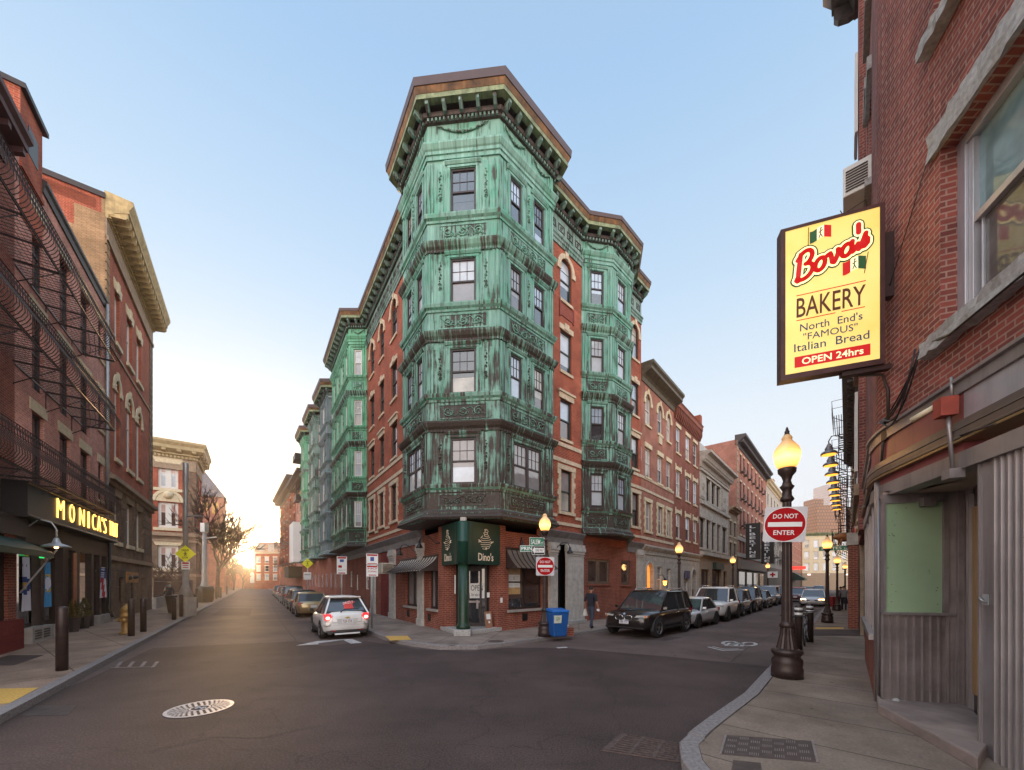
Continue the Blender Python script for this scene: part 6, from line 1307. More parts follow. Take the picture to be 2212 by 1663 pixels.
    for s in (1,-1):
        for y in (yf,yr):
            a = MB(); rr = R_+.055; a.prism([(s*(w-.12),y+rr*math.cos(math.pi*j/12),R_+rr*math.sin(math.pi*j/12)) for j in range(13)]+[(s*(w-.12),y-rr,zb-.02),(s*(w-.12),y+rr,zb-.02)], (s*.125,0,0)); a.build('wheel_arch', TRIM, C, local=True)
            wheel(C, s*(w-.085), y, R_, .2, rim, s)
        m = MB(); m.hexa([(s*(wb_+.02),a0-.14,zbl+.02),(s*(wb_+.18),a0-.17,zbl+.03),(s*(wb_+.18),a0-.09,zbl+.03),(s*(wb_+.02),a0-.06,zbl+.02),(s*(wb_+.04),a0-.14,zbl+.13),(s*(wb_+.18),a0-.16,zbl+.14),(s*(wb_+.18),a0-.10,zbl+.14),(s*(wb_+.04),a0-.07,zbl+.13)]); m.build('mirror', mat if kind != 'hatch' else TRIM, C, local=True, bevel=.015)
        m = MB(); m.box(min(s*(w+.002),s*(w-.03)),max(s*(w+.002),s*(w-.03)),yr+R_+.1,yf-R_-.1,zb+.01,zb+.09); m.build('side_sill', TRIM, C, local=True)
        m = MB(); [m.box(min(s*(w*.99),s*(w*.99+.03)),max(s*(w*.99),s*(w*.99+.03)),yy-.09,yy+.09,H*.5,H*.5+.025) for yy in (ym+.18,)]; m.build('door_handle', CHR, C, local=True)
        if headmat is not None:
            m = MB(); zt = H*K['nose']; x0, x1 = s*w*.46, s*w*.86; yq = h*.97
            pts = [(x0,zt-.10),(x1,zt-.055),(x1*1.03,zt+.035),(x0*1.05,zt+.02)]
            m.prism([(x, yq+.06-.26*((abs(x)/w)-.46), z) for x, z in pts], (0,-.16,0)); m.build('headlight', headmat, C, local=True)
        m = MB(); zt = H*K['trunk']; m.prism([(s*w*.58,-h-.012+.03,zt*.72),(s*w*.90,-h+.05,zt*.74),(s*w*.94,-h+.07,zt*.98),(s*w*.66,-h+.01,zt*.96)], (0,.14,0)); m.build('taillight', tailmat, C, local=True)
    if rack:
        for s in (1,-1): m = MB(); m.tube([(s*wt*.86,a1-.1,H-.01),(s*wt*.86,a1-.22,H+.05),(s*wt*.86,b1+.3,H+.05),(s*wt*.86,b1+.15,H-.01)],.022,6); m.build('roof_rail', CHR, C, local=True)
    m = MB(); zt = H*K['nose']; m.box(-w*.40,w*.40,h-.10,h+.006,zt-.14,zt-.03); m.box(-w*.62,w*.62,h-.2,h-.012,zb+.10,zb+.26); m.build('grille', TRIM, C, local=True)
    for y_, sg in ((h+.012,1),(-h-.018,-1)):
        m = MB(); zz = zb+.30 if sg > 0 else H*K['trunk']*.72; pw2 = .19 if plate else .16; zz = (.64 if kind == 'hatch' and plate and sg < 0 else zz); m.box(-pw2,pw2,min(y_-.02*sg,y_),max(y_-.02*sg,y_),zz-.08,zz+.08); o = m.build('licence_plate', PLATE, C, local=True)
        if plate and ((sg > 0) == (plate[1] == 'f')): text(plate[0], o, 'plate_number', flat('plate_ink',(.25,.06,.05) if plate[1]=='r' else (.08,.10,.25),.6), (-.15*sg,y_+sg*.002,zz-.05), (sg,0,0), UP, .30, .10, .001)
    return C, dict(h=h,w=w,zb=zb,K=K,H=H,L=L,wb=wb_,wt=wt,b0=b0,b1=b1,a0=a0,a1=a1,tp=tp,lo_r=lo_r)
P_W = paint('white_car_paint', (.80,.77,.74), .0); P_SIL = paint('silver_white_car_paint', (.70,.68,.67), .2); P_BK = paint('black_brown_car_paint', (.018,.013,.012), .2); P_GOLD = paint('gold_car_paint', (.40,.29,.14), .6)
P_DK = paint('dark_grey_car_paint', (.05,.05,.055), .4); P_NV = paint('near_black_blue_car_paint', (.022,.022,.03), .3); P_SV = paint('silver_car_paint', (.42,.42,.43), .6); P_RD = paint('dark_red_car_paint', (.16,.02,.02), .4); P_TN = paint('brown_car_paint', (.14,.10,.08), .5)
CL = WL.off(3.42)
p = CL.P(2.95); Wd = 1.64
C, g_ = car('parked_hatchback', 'small white hatchback seen from behind with lit brake lamps', 'car', 'hatch', 3.5, Wd, 1.55, P_W, p, DL, None, RIM, TAILON, HEADL, ('472 457','r'))
h, w_, H_ = g_['h'], g_['w'], g_['H']
for s in (1,-1): m = MB(); m.ball((s*w_*.79,-h-.005,H_*.50),.075,0,6,.8); m.build('brake_bulb', TAILHOT, C, local=True); m = MB(); m.prism([(s*w_*.66,-h-.02,H_*.40),(s*w_*.86,-h+.03,H_*.40),(s*w_*.88,-h+.03,H_*.335),(s*w_*.76,-h-.02,H_*.335)],(0,.1,0)); m.build('reversing_lamp', HEADL, C, local=True)
m = MB(); m.box(-w_*.62,w_*.62,-h-.035,-h+.1,.235,.335,0); m.prism([(-w_*.86,-h+.02,.30),(-w_*.60,-h-.02,.34),(-w_*.60,-h-.02,.22),(-w_*.74,-h-.01,.18)],(0,.15,0),0); m.prism([(w_*.86,-h+.02,.30),(w_*.60,-h-.02,.34),(w_*.60,-h-.02,.22),(w_*.74,-h-.01,.18)],(0,.15,0),0); m.build('rear_diffuser', TRIM, C, local=True)
m = MB(); m.box(-w_*.52,w_*.52,-h-.045,-h+.1,.17,.225); m.build('bumper_lip', P_W, C, local=True, bevel=.015)
for s in (1,-1): m = MB(); m.box(min(s*w_*.48,s*w_*.64),max(s*w_*.48,s*w_*.64),-h-.045,-h-.03,.305,.335); m.build('reflector', TAIL, C, local=True)
m = MB(); yb, yt_, zl, zh = g_['b0'], g_['b1'], g_['lo_r'], g_['tp']; m.prism([(-w_*.72,yt_+.02,zh-.02),(w_*.72,yt_+.02,zh-.02),(w_*.66,yt_-.16,zh+.0),(-w_*.66,yt_-.16,zh+.0)],(0,0,.045)); m.build('roof_spoiler', P_W, C, local=True, bevel=.012)
m = MB(); m.tube([(-.22,yb+.0,zl+.05),(-.12,yb+.02,zl+.14),(.38,yb+.03,zl+.17)],[.022,.016,.008],5); m.build('rear_wiper', TRIM, C, local=True)
m = MB(); m.prism([(-.085,-h-.016,.755),(.07,-h-.016,.755),(.09,-h-.016,.79),(-.065,-h-.016,.79)],(0,.02,0)); m.prism([(-.035,-h-.018,.738),(.025,-h-.018,.738),(.04,-h-.018,.807),(-.02,-h-.018,.807)],(0,.02,0)); m.build('emblem', flat('gold_emblem',(.55,.40,.12),.3,.6), C, local=True)
def rw_(u, v, o=.012): z = zl+.02+(zh-zl-.04)*v; y = yb+.03+(yt_+.01-yb-.03)*v; return Vector((u, y-o, z))
m = MB(); m.face([rw_(-.08,.28),rw_(.26,.28),rw_(.24,.58),rw_(.36,.74),rw_(.14,.80),rw_(-.10,.66),rw_(-.06,.45)]); o = m.build('window_sticker', flat('red_sticker',(.62,.05,.04),.5), C, local=True)
t_ = text('DRIZLY', o, 'sticker_lettering', 'white', rw_(-.09,.55,.02), (1,0,.18), (0,.35,1), .36, .09, 0)
SEAM = flat('body_seam_shadow_gap', (.10,.095,.09), .7, 0, .1)
m = MB(); m.box(-w_*.60,w_*.60,-h-.012,-h+.05,.60,.608); [m.box(min(s*w_*.60,s*w_*.606),max(s*w_*.60,s*w_*.606),-h-.006,-h+.08,.60,.86) for s in (1,-1)]; m.box(-w_*.93,w_*.93,-h+.0,-h+.2,.505,.511); m.build('tailgate_seam', SEAM, C, local=True)
m = MB(); m.prism([(-.30,-h-.013,.545),(.30,-h-.013,.545),(.36,-h-.013,.735),(-.36,-h-.013,.735)],(0,.03,0)); m.build('plate_recess', flat('shaded_white_panel',(.52,.50,.48),.4,0,.05), C, local=True)
for s in (1,-1): m = MB(); m.face([rw_(s*w_*.82,.02,.02),rw_(s*w_*.98,.02,.0),rw_(s*w_*.80,.92,.0),rw_(s*w_*.66,.92,.02)]); m.build('window_surround', TRIM, C, local=True)
m = MB(); m.face([rw_(-w_*.82,.02,.016),rw_(w_*.82,.02,.016),rw_(w_*.80,.14,.016),rw_(-w_*.80,.14,.016)]); m.face([rw_(-w_*.66,.86,.016),rw_(w_*.66,.86,.016),rw_(w_*.64,.97,.016),rw_(-w_*.64,.97,.016)]); m.build('window_surround', TRIM, C, local=True)
m = MB(); m.box(-.14,.14,yt_-.145,yt_-.13,zh+.0,zh+.03); m.build('third_brake_lamp', TAIL, C, local=True)
specs = [('sedan','gold sedan parked second in the left street row, behind the white hatchback',4.3,1.72,1.45,P_GOLD,13.6),('suv','dark grey car parked ahead of the gold sedan',4.4,1.75,1.52,P_DK,18.7),('hatch','brown hatchback third ahead of the white hatchback',4.0,1.72,1.5,P_TN,23.6),('suv','black utility car parked midway in the left street row',4.5,1.8,1.72,P_NV,28.8),('sedan','silver sedan parked in the left street between dark cars',4.4,1.75,1.48,P_SV,34),('suv','dark red car in the farther half of the left street row',4.4,1.75,1.6,P_RD,39.5),('hatch','pale silver hatchback near the far end of the left street row',4.0,1.72,1.52,P_SIL,45.5),('suv','small looking black car second from the end of the left street row',4.4,1.75,1.65,P_NV,51.5),('sedan','tiny looking brown car farthest up the left street row',4.4,1.75,1.5,P_TN,58)]
for k, lab, L_, W2, H2, pm, t in specs:
    C2, _ = car('parked_car', lab, 'car', k, L_, W2, H2, pm, CL.off(-.12-.012*max(0,t-14)).P(t), DL, 'cars parked up the left street', RIM, TAIL, None)
# right street row, noses towards us
CR1 = WR.off(3.78); CR2 = WR2.off(3.7); nd = (-DR1[0],-DR1[1]); nd2 = (-DR2[0],-DR2[1])
C, g_ = car('parked_suv', 'black brown sport utility car with twin kidney grille parked at the right street corner', 'car', 'suv', 4.15, 1.98, 1.74, P_BK, CR1.P(5.55), nd, None, RIM, TAIL, HEADL, ('57Y 485','f'), True, None, True)
h, w_, zt = g_['h'], g_['w'], g_['H']*.47
for s in (1,-1):
    m = MB(); cx_ = s*.185; pts = []
    for j in range(16): a = 2*math.pi*j/16; pts.append((cx_+.155*math.copysign(abs(math.cos(a))**.6,math.cos(a)), h+.018, zt-.085+.085*math.copysign(abs(math.sin(a))**.6,math.sin(a))))
    m.tube(pts,.017,5,0,True); m.build('grille_ring', CHR, C, local=True)
    m = MB(); [m.box(cx_-.12+k*.04,cx_-.112+k*.04,h-.0,h+.014,zt-.15,zt-.02) for k in range(7)]; m.build('grille_bars', TRIM, C, local=True)
    m = MB(); x0 = s*w_*.78; m.prism([(x0,h*.97-.01,zt-.07),(s*w_*.88,h*.97-.06,zt-.05),(s*w_*.885,h*.97-.06,zt+.03),(x0,h*.97-.015,zt+.02)],(0,-.1,0)); m.build('turn_signal', AMB, C, local=True)
    m = MB(); m.disc((s*w_*.60,h*.985-.02,zb_:=.46),.055,(0,1,0),.03,12); m.build('fog_lamp', HEADL, C, local=True)
m = MB(); m.disc((0,h-.03,zt+.055),.045,(0,1,.8),.01,14,0); m.build('emblem', [flat('blue_white_emblem',(.30,.40,.55),.3)], C, local=True)
m = MB(); m.box(-w_*.8,w_*.8,h-.14,h+.004,.36,.40); m.build('bumper_strip', TRIM, C, local=True)
C, g_ = car('parked_sedan', 'white low sedan tucked behind the black sport utility car', 'car', 'sedan', 3.65, 1.78, 1.36, P_SIL, CR1.P(9.55), nd, None, RIMD)
h, w_ = g_['h'], g_['w']; m = MB()
m.prism([(-w_*.75,h-.03,.22),(w_*.75,h-.03,.22),(w_*.66,h-.02,.42),(-w_*.66,h-.02,.42)],(0,.03,0)); m.build('lower_grille', TRIM, C, local=True)
C, g_ = car('parked_suv', 'pearl white off road vehicle with black grille and raised body, third in the right row', 'car', 'suv', 3.95, 1.92, 1.80, P_W, CR2.P(1.35), nd2, None, RIMD, TAIL, HEADL, None, True, None, True)
h, w_ = g_['h'], g_['w']; m = MB(); m.prism([(-w_*.55,h-.02,.60),(w_*.55,h-.02,.60),(w_*.40,h-.01,.86),(-w_*.40,h-.01,.86)],(0,.03,0)); m.build('upper_grille', TRIM, C, local=True)
for k, lab, L_, W2, H2, pm, t in (('suv','dark grey sport utility car behind the white off road vehicle',3.7,1.85,1.62,P_DK,5.3),('suv','near black large sport utility car, fifth in the right street row',3.9,1.9,1.72,P_NV,9.4),('sedan','dark sedan parked sixth along the right street',3.9,1.8,1.42,P_DK,14.6),('van','silver minivan parked beyond the dark sedan',4.6,1.9,1.75,P_SV,19.8),('suv','dark red brown car parked past the silver minivan',4.4,1.85,1.7,P_RD,25)):
    car('parked_car', lab, 'car', k, L_, W2, H2, pm, CR2.P(t), nd2, 'cars parked along the right street')
pt = gp(1758,1308); car('moving_sedan', 'silver sedan driving towards us with glowing orange headlamps', 'car', 'sedan', 4.4, 1.8, 1.45, P_SIL, pt, nd2, None, RIM, TAIL, HEADON)
for x, y, k, pm, lab in ((1722,1299,'suv',P_RD,'dark tall car on the road half hidden by the big lamp post'),(1742,1290,'sedan',P_NV,'dark blue car queueing behind the lit silver sedan'),(1768,1283,'suv',P_SV,'grey car farthest back in the right street traffic')):
    car('distant_car', lab, 'car', k, 4.3, 1.8, 1.5, pm, gp(x,y), nd2, 'traffic far down the right street')
# ================================================================== yellow bakery sign
SX = 5.75; A0 = at(1911,437,SX); rd = Vector((.958,-.286,0)).normalized()
BW, BH = 1.36, 2.44
lw_, hw_ = BW, BH
BS = thing('bakery_sign', 'large lit yellow bakery box sign with red script lettering hanging off the corner', 'sign', (A0.x,A0.y,A0.z-BH))
upv = (Vector((0,0,1))+rd*-.012).normalized(); nrm = rd.cross(UP).normalized()
roll = R(2.6); rd2 = (rd*math.cos(roll)+UP*math.sin(roll)).normalized()
O = A0 - rd2*BW - UP*BH                      # lower left front corner
def SP(u, v, b=0): return O+rd2*u+UP*v+nrm*b
def sbox(m, u0, u1, v0, v1, b0, b1, mi=0): m.hexa([SP(u0,v0,b0),SP(u1,v0,b0),SP(u1,v0,b1),SP(u0,v0,b1),SP(u0,v1,b0),SP(u1,v1,b0),SP(u1,v1,b1),SP(u0,v1,b1)], mi)
m = MB(); e = .075; T_ = .16
sbox(m,0,BW,0,BH,-T_,-.012); sbox(m,0,BW,0,e*1.1,-.012,.012); sbox(m,0,BW,BH-e*.6,BH,-.012,.012); sbox(m,0,e*.85,e*1.1,BH-e*.6,-.012,.012); sbox(m,BW-e*.8,BW,e*1.1,BH-e*.6,-.012,.012)
m.build('sign_box', flat('maroon_sign_metal',(.085,.035,.032),.5,.1,.3,4), BS)
mY, t, b = newmat('backlit_yellow_face'); f = noise(t, uvn(t), 1.1, 3); cy = ramp(t, f, [(.3,(.86,.62,.15)),(.7,(.93,.76,.26))]); t.links.new(cy, b.inputs['Base Color']); t.links.new(cy, b.inputs['Emission Color']); b.inputs['Emission Strength'].default_value = .46; b.inputs['Roughness'].default_value = .35
m = MB(); sbox(m,e*.85,BW-e*.8,e*1.1,BH-e*.6,-.011,.0); m.build('yellow_face', mY, BS)
def lit(name, c, st=.45): return emit(name, c, st)
RDL, GRL, CRL, BRL, BLL = lit('backlit_red',(.55,.012,.012)), lit('backlit_dark_green',(.02,.075,.025),.5), lit('backlit_cream',(.98,.86,.50),.62), lit('backlit_brown',(.10,.03,.015),.3), lit('backlit_navy',(.02,.045,.12),.3)
fw_, fh_ = (BW-e*1.65), (BH-e*1.7)
def FP(px_, py_):        # position in the reading of the sign face: fractions of the yellow face
    return e*.85+fw_*px_, e*1.1+fh_*(1-py_)
def stext(s, nm, mat, x0, x1, y0, y1, tilt=0, off=.004, bold=0, shear=0, ext=.002):
    u0, v0 = FP(x0,y1); u1, v1 = FP(x1,y0); r_ = (rd2*math.cos(tilt)+UP*math.sin(tilt)); up_ = UP*math.cos(tilt)-rd2*math.sin(tilt)
    return text(s, BS, nm, mat, SP(u0,v0,0), r_, up_, u1-u0, v1-v0, ext, off, shear, bold)
# script name: a fat pen line in three layers (green edge, cream, red)
def glyph(ch):
    a = lambda cx,cy,rx,ry,t0,t1,n=14: [(cx+rx*math.cos(R(t0+(t1-t0)*i/n)), cy+ry*math.sin(R(t0+(t1-t0)*i/n))) for i in range(n+1)]
    if ch == 'B': return [[(.08,.0),(.10,.5),(.13,.98)], [(.02,.80)]+a(.34,.76,.28,.25,150,-80)+a(.34,.25,.34,.27,85,-150), [(.02,.06),(.1,.0)]]
    if ch == 'o': return [a(.24,.22,.20,.22,60,430,20)+[(.42,.36),(.55,.40)]]
    if ch == 'v': return [[(0,.38),(.09,.42),(.14,.30),(.20,.05),(.28,.0),(.36,.12),(.42,.30),(.40,.42),(.46,.36),(.56,.34)]]
    if ch == 'a': return [a(.22,.21,.20,.21,40,400,18), [(.42,.42),(.41,.15),(.46,.02),(.56,.08),(.66,.22)]]
    if ch == "'": return [[(.05,.62),(.02,.92)]]
    if ch == 's': return [[(0,.0),(.14,.22),(.24,.46),(.22,.34),(.33,.22),(.34,.08),(.22,.0),(.08,.04)]]
name_pts = []; penx = 0
for ch, adv in (('B',.74),('o',.54),('v',.54),('a',.60),("'",.10),('s',.4)):
    for st in glyph(ch): name_pts.append([(penx+x, y) for x, y in st])
    penx += adv
def name_layer(nm, mat, rad, off):
    m = MB(); tl = R(19.5); u0, v0 = FP(.115,.375); S_ = .44
    for st in name_pts:
        st2 = []
        for i in range(len(st)-1):
            for k in range(4): st2.append(tuple(st[i][j]+(st[i+1][j]-st[i][j])*k/4 for j in (0,1)))
        st2.append(st[-1])
        if len(st2) < 2: continue
        P_ = []
        for x, y in st2:
            y2 = y*(1.0 if x < .75 else 1.0+.0*x); xx, yy = (x+y2*.16)*S_, y2*S_*.98
            P_.append((u0+xx*.79*math.cos(tl)-yy*math.sin(tl)*.18, v0+xx*.79*math.sin(tl)+yy*math.cos(tl)*1.0))
        for i in range(len(P_)):
            a_ = P_[max(i-1,0)]; c_ = P_[min(i+1,len(P_)-1)]; dx, dy = c_[0]-a_[0], c_[1]-a_[1]; l = math.hypot(dx,dy) or 1; nx, ny = -dy/l*rad, dx/l*rad
            if i: m.face([SP(*p0a,off),SP(*p0b,off),SP(P_[i][0]-nx,P_[i][1]-ny,off),SP(P_[i][0]+nx,P_[i][1]+ny,off)])
            p0a, p0b = (P_[i][0]+nx,P_[i][1]+ny), (P_[i][0]-nx,P_[i][1]-ny)
            m.face([SP(P_[i][0]+rad*math.cos(q*math.pi/5),P_[i][1]+rad*math.sin(q*math.pi/5),off+.0006*(i%2+1)) for q in range(10)])
    return m.build(nm, mat, BS)
name_layer('name_outline', GRL, .084, .003); name_layer('name_cream_edge', CRL, .064, .007); name_layer('name_script', RDL, .035, .011)
def fl(x0, x1, y0, y1, rev):
    m = MB(); n = 12
    for k in range(3):
        for i in range(4):
            def Q(u, v): 
                X = x0+(x1-x0)*u; Y = y0+(y1-y0)*v+.010*math.sin(u*6.3+1)-.012*(u-.5); return SP(*FP(X,Y),.006)
            ua, ub = (k+i/4)/3, (k+(i+1)/4)/3; m.face([Q(ua,0),Q(ub,0),Q(ub,1),Q(ua,1)], (k if not rev else 2-k))
    xp = x0-.012 if not rev else x1+.012; a, c = FP(xp+(.01 if rev else 0),y0-.02), FP(xp-(.03 if rev else .006),y1+.03); m.tube([SP(*a,.006),SP(*c,.006)],.006,4,3)
    xm, ym = (x0+x1)/2, (y0+y1)/2; hx = .014
    for dx, dy, ex, ey in ((0,-.028,0,.004),(0,-.012,-.02,-.005),(0,-.012,.022,-.02),(0,.004,-.018,.03),(0,.004,.02,.028)): m.tube([SP(*FP(xm+dx,ym+dy),.010),SP(*FP(xm+ex,ym+ey),.010)],.007,4,0 if rev else 3)
    m.ball(SP(*FP(xm+.004,ym-.034),.010),.011,0 if rev else 3,4); m.build('flag_emblem', [GRL,CRL,RDL,BRL], BS)
fl(.27,.50,.035,.115,False); fl(.62,.86,.30,.385,True)
stext('BAKERY','sign_lettering',BRL,.125,.855,.485,.617,R(-.6),.004,.006)
m = MB()
for xa, xb, y in ((.125,.86,.465),(.125,.545,.637),(.61,.85,.637)): u0, v0 = FP(xa,y); u1, v1 = FP(xb,y); sbox(m,u0,u1,v0-.006,v0+.006,.0,.003)
m.build('sign_rule', RDL, BS)
stext("North  End's",'sign_lettering',BLL,.165,.825,.665,.717,0,.004,.002); stext('"FAMOUS"','sign_lettering',BLL,.20,.775,.735,.782,0,.004,0); stext('Italian  Bread','sign_lettering',BLL,.10,.895,.798,.853,0,.004,.002)
m = MB(); u0, v0 = FP(.105,.962); u1, v1 = FP(.905,.888); sbox(m,u0,u1,v0,v1,.0,.004); m.build('red_panel', RDL, BS); stext('OPEN 24hrs','sign_lettering',CRL,.185,.835,.902,.948,0,.006,.014)
m = MB(); sbox(m,BW,BW+.22,BH*.42,BH*.82,-.15,-.03); sbox(m,BW+.18,BW+.24,BH*.25,BH*.42,-.12,-.06); sbox(m,BW*.62,BW+.1,-.07,0,-.13,-.03); m.build('sign_bracket', flat('dark_bracket',(.05,.028,.026),.5,.2), BS); m = MB(); m.tube([SP(BW*.8,-.05,-.15),SP(BW+.05,-.1,-.15),SP(BW+.12,-.35,-.15),SP(BW+.12,-.9,-.15)],.022,6); sbox(m,BW+.07,BW+.17,-1.12,-.9,-.22,-.1); m.build('conduit', bpy.data.materials['dark_bracket'], BS)
m = MB(); m.tube([SP(BW*.55,BH+.0,-.1),SP(BW*.9,BH+.28,-.2),(6.4,6.75,8.2)],.006,4); m.build('stay_wire', M['black'], BS)
al = bpy.data.lights.new('sign_glow','AREA'); al.shape = 'RECTANGLE'; al.size = BW*.9; al.size_y = BH*.9; al.energy = 7; al.color = (1,.66,.22); ao = bpy.data.objects.new('sign_glow', al); COL.objects.link(ao)
ao.location = SP(BW/2,BH/2,-T_-.02)-Vector(BS.location); ao.parent = BS; ao.rotation_euler = Matrix(((rd2.x,UP.x,-(-nrm.x)*1.0),(rd2.y,UP.y,nrm.y),(rd2.z,UP.z,nrm.z))).to_euler()
# ================================================================== street lamps and signs
GLOW_HI = emit('lit_globe', (1,.55,.12), 3.6); GLOW_LO = emit('lit_globe_far', (1,.50,.14), 3.2); GLB = glass('amber_globe_top', (.80,.58,.25), 1.5, .15, .1)
def lamp_globe_mat():
    m, t, b = newmat('lamp_globe'); c = t.nodes.new('ShaderNodeTexCoord'); s_ = t.nodes.new('ShaderNodeSeparateXYZ'); t.links.new(c.outputs['Generated'], s_.inputs[0])
    col = ramp(t, s_.outputs['Z'], [(0.0,(1,.42,.08)),(.3,(1,.60,.17)),(.5,(1,.47,.10)),(.75,(.85,.40,.12)),(1,(.6,.33,.14))]); st = ramp(t, s_.outputs['Z'], [(0,(.5,.5,.5)),(.28,(1,1,1)),(.5,(.42,.42,.42)),(.75,(.13,.13,.13)),(1,(.06,.06,.06))])
    t.links.new(col, b.inputs['Emission Color']); mm = t.nodes.new('ShaderNodeMath'); mm.operation = 'MULTIPLY'; mm.inputs[1].default_value = 2.3; t.links.new(st, mm.inputs[0]); t.links.new(mm.outputs[0], b.inputs['Emission Strength'])
    b.inputs['Base Color'].default_value = (.75,.5,.25,1); b.inputs['Roughness'].default_value = .12; return m
GLM = lamp_globe_mat()
def street_lamp(label, p, Ht, light=60, on=True):
    G = thing('street_lamp', label, 'street lamp', p, 0, 'acorn globe street lamps'); s = Ht/5.05; kx = .80
    m = MB(); m.lathe([(.34,0),(.34,.18),(.32,.22),(.335,.30),(.33,.36),(.27,.42),(.30,.45),(.34,.50),(.34,.545),(.24,.58)], (0,0,0), 24); m.lathe([(.235,.57),(.20,.70),(.155,.86),(.14,1.02)], (0,0,0), 32, 0, .09, False); m.lathe([(.16,1.0),(.165,1.06),(.14,1.10),(.125,1.12)], (0,0,0), 20)
    m.v = [(x*s*kx,y*s*kx,z*s) for x,y,z in m.v]; m.build('lamp_base', M['ironb'], G, local=True)
    m = MB(); m.lathe([(.118,1.1),(.095,3.55)], (0,0,0), 24, 0, .10, False); m.lathe([(.10,3.53),(.15,3.57),(.15,3.60),(.105,3.66),(.10,3.76),(.13,3.80),(.16,3.84),(.11,3.88),(.085,3.96),(.12,4.05),(.19,4.12),(.20,4.20),(.17,4.22)], (0,0,0), 20)
    m.v = [(x*s*kx,y*s*kx,z*s) for x,y,z in m.v]; m.build('lamp_post', M['ironb'], G, local=True)
    m = MB(); m.lathe([(.175,4.21),(.22,4.26),(.268,4.36),(.29,4.46),(.285,4.54),(.245,4.63),(.18,4.70),(.125,4.755),(.10,4.79),(.12,4.81),(.10,4.85),(.055,4.90)], (0,0,0), 24); m.v = [(x*s*kx,y*s*kx,z*s) for x,y,z in m.v]; m.build('lamp_globe', GLM, G, local=True)
    m = MB(); m.lathe([(.07,4.89),(.045,4.92),(.06,4.95),(.03,4.98),(.035,5.0),(.008,5.05)], (0,0,0), 12); m.v = [(x*s*kx,y*s*kx,z*s) for x,y,z in m.v]; m.build('finial', M['ironb'], G, local=True)
    if light:
        l = bpy.data.lights.new('lamp_bulb','POINT'); l.energy = light; l.color = (1,.55,.2); l.shadow_soft_size = .3; o = bpy.data.objects.new('lamp_bulb', l); COL.objects.link(o); o.parent = G; o.location = (0,0,4.45*s)
    return G
def lamp_at(label, x, yb, yt, light=60, z=.13):
    p = gp(x, yb, z); Ht = (HC+(YH-yt)/FL*p.y)-z; return street_lamp(label, p, Ht, light), p
LN, pN = lamp_at('big near lamp post with glowing globe carrying a do not enter sign', 1700, 1462, 922, 45)
LD_, pD = lamp_at('lamp post at the restaurant corner carrying green street name signs', 1177, 1374, 1101, 60)
lamp_at('lamp post between the white sedan and the limestone doorways', 1467, 1338, 1166, 60)
lamp_at('lamp post in front of the stone house, its globe left of the first banner', 1583, 1312, 1197, 60)
lamp_at('lamp post beyond the second banner, near the white cross sign', 1658.5, 1302, 1212, 60)
lamp_at('lamp post with a green street name blade on the right pavement', 1787, 1345, 1153, 30)
lamp_at('lamp post just beyond the one with the name blade, right pavement', 1808.5, 1319, 1196, 30)
lamp_at('third and smallest lamp post along the right pavement', 1825.5, 1304, 1213, 30)
def facing(p, d): # plane at p with right vector r and normal towards d
    n = Vector((d[0],d[1],0)).normalized(); r = UP.cross(n); return r, n
def dne(label, c, size, nvec, roll=0, post=None):
    r0, n = facing(c, nvec); r = r0*math.cos(roll)+UP*math.sin(roll); u = UP*math.cos(roll)-r0*math.sin(roll); S_ = size/2
    D = thing('do_not_enter_sign', label, 'road sign', c, 0, 'do not enter signs')
    def q(a, b_, o=0): return Vector(c)+r*a+u*b_+n*o
    pts = [];
    for sx_, sy_ in ((1,1),(-1,1),(-1,-1),(1,-1)):
        for k in range(4): a = math.atan2(sy_,sx_)-math.pi/4+k*math.pi/6; pts.append(q(sx_*S_*.9+S_*.1*math.cos(a), sy_*S_*.9+S_*.1*math.sin(a), -.006))
    m = MB(); m.prism(pts, n*.008); m.build('sign_plate', flat('sign_plate_grey',(.60,.58,.60),.5,0,.06), D)
    m = MB(); m.prism([q(S_*.985*math.cos(a*math.pi/24),S_*.985*math.sin(a*math.pi/24),.0025) for a in range(48)], n*.002); m.build('white_ring', M['white'], D)
    m = MB(); m.prism([q(S_*.95*math.cos(a*math.pi/24),S_*.95*math.sin(a*math.pi/24),.005) for a in range(48)], n*.002); m.build('red_disc', M['red'], D)
    m = MB(); m.prism([q(-S_*.80,-S_*.13,.0075),q(S_*.80,-S_*.13,.0075),q(S_*.80,S_*.13,.0075),q(-S_*.80,S_*.13,.0075)], n*.002); m.build('white_bar', M['white'], D)
    text('DO NOT', D, 'sign_lettering', 'white', q(-S_*.58,S_*.34), r, u, S_*1.16, S_*.26, .001, .009, 0, .012); text('ENTER', D, 'sign_lettering', 'white', q(-S_*.5,-S_*.60), r, u, S_*1.0, S_*.26, .001, .009, 0, .012)
    return D
c = pN+Vector((0,0,0)); tow = Vector((-.70,-.72,0)).normalized()
zs_ = HC+(YH-1132)/FL*(pN.y-.15); dne('near do not enter sign, red disc on a pale square, on the big lamp post', (pN.x-.02+tow.x*.15, pN.y+tow.y*.15, zs_), .70, (-.55,-.83), R(-4))
t2 = Vector((.25,-.97,0)); zs_ = HC+(YH-1223)/FL*(pD.y-.15); dne('smaller do not enter sign on the corner lamp post over the blue bin', (pD.x+t2.x*.13-.03, pD.y+t2.y*.13, zs_), .66, (.12,-.99), 0)
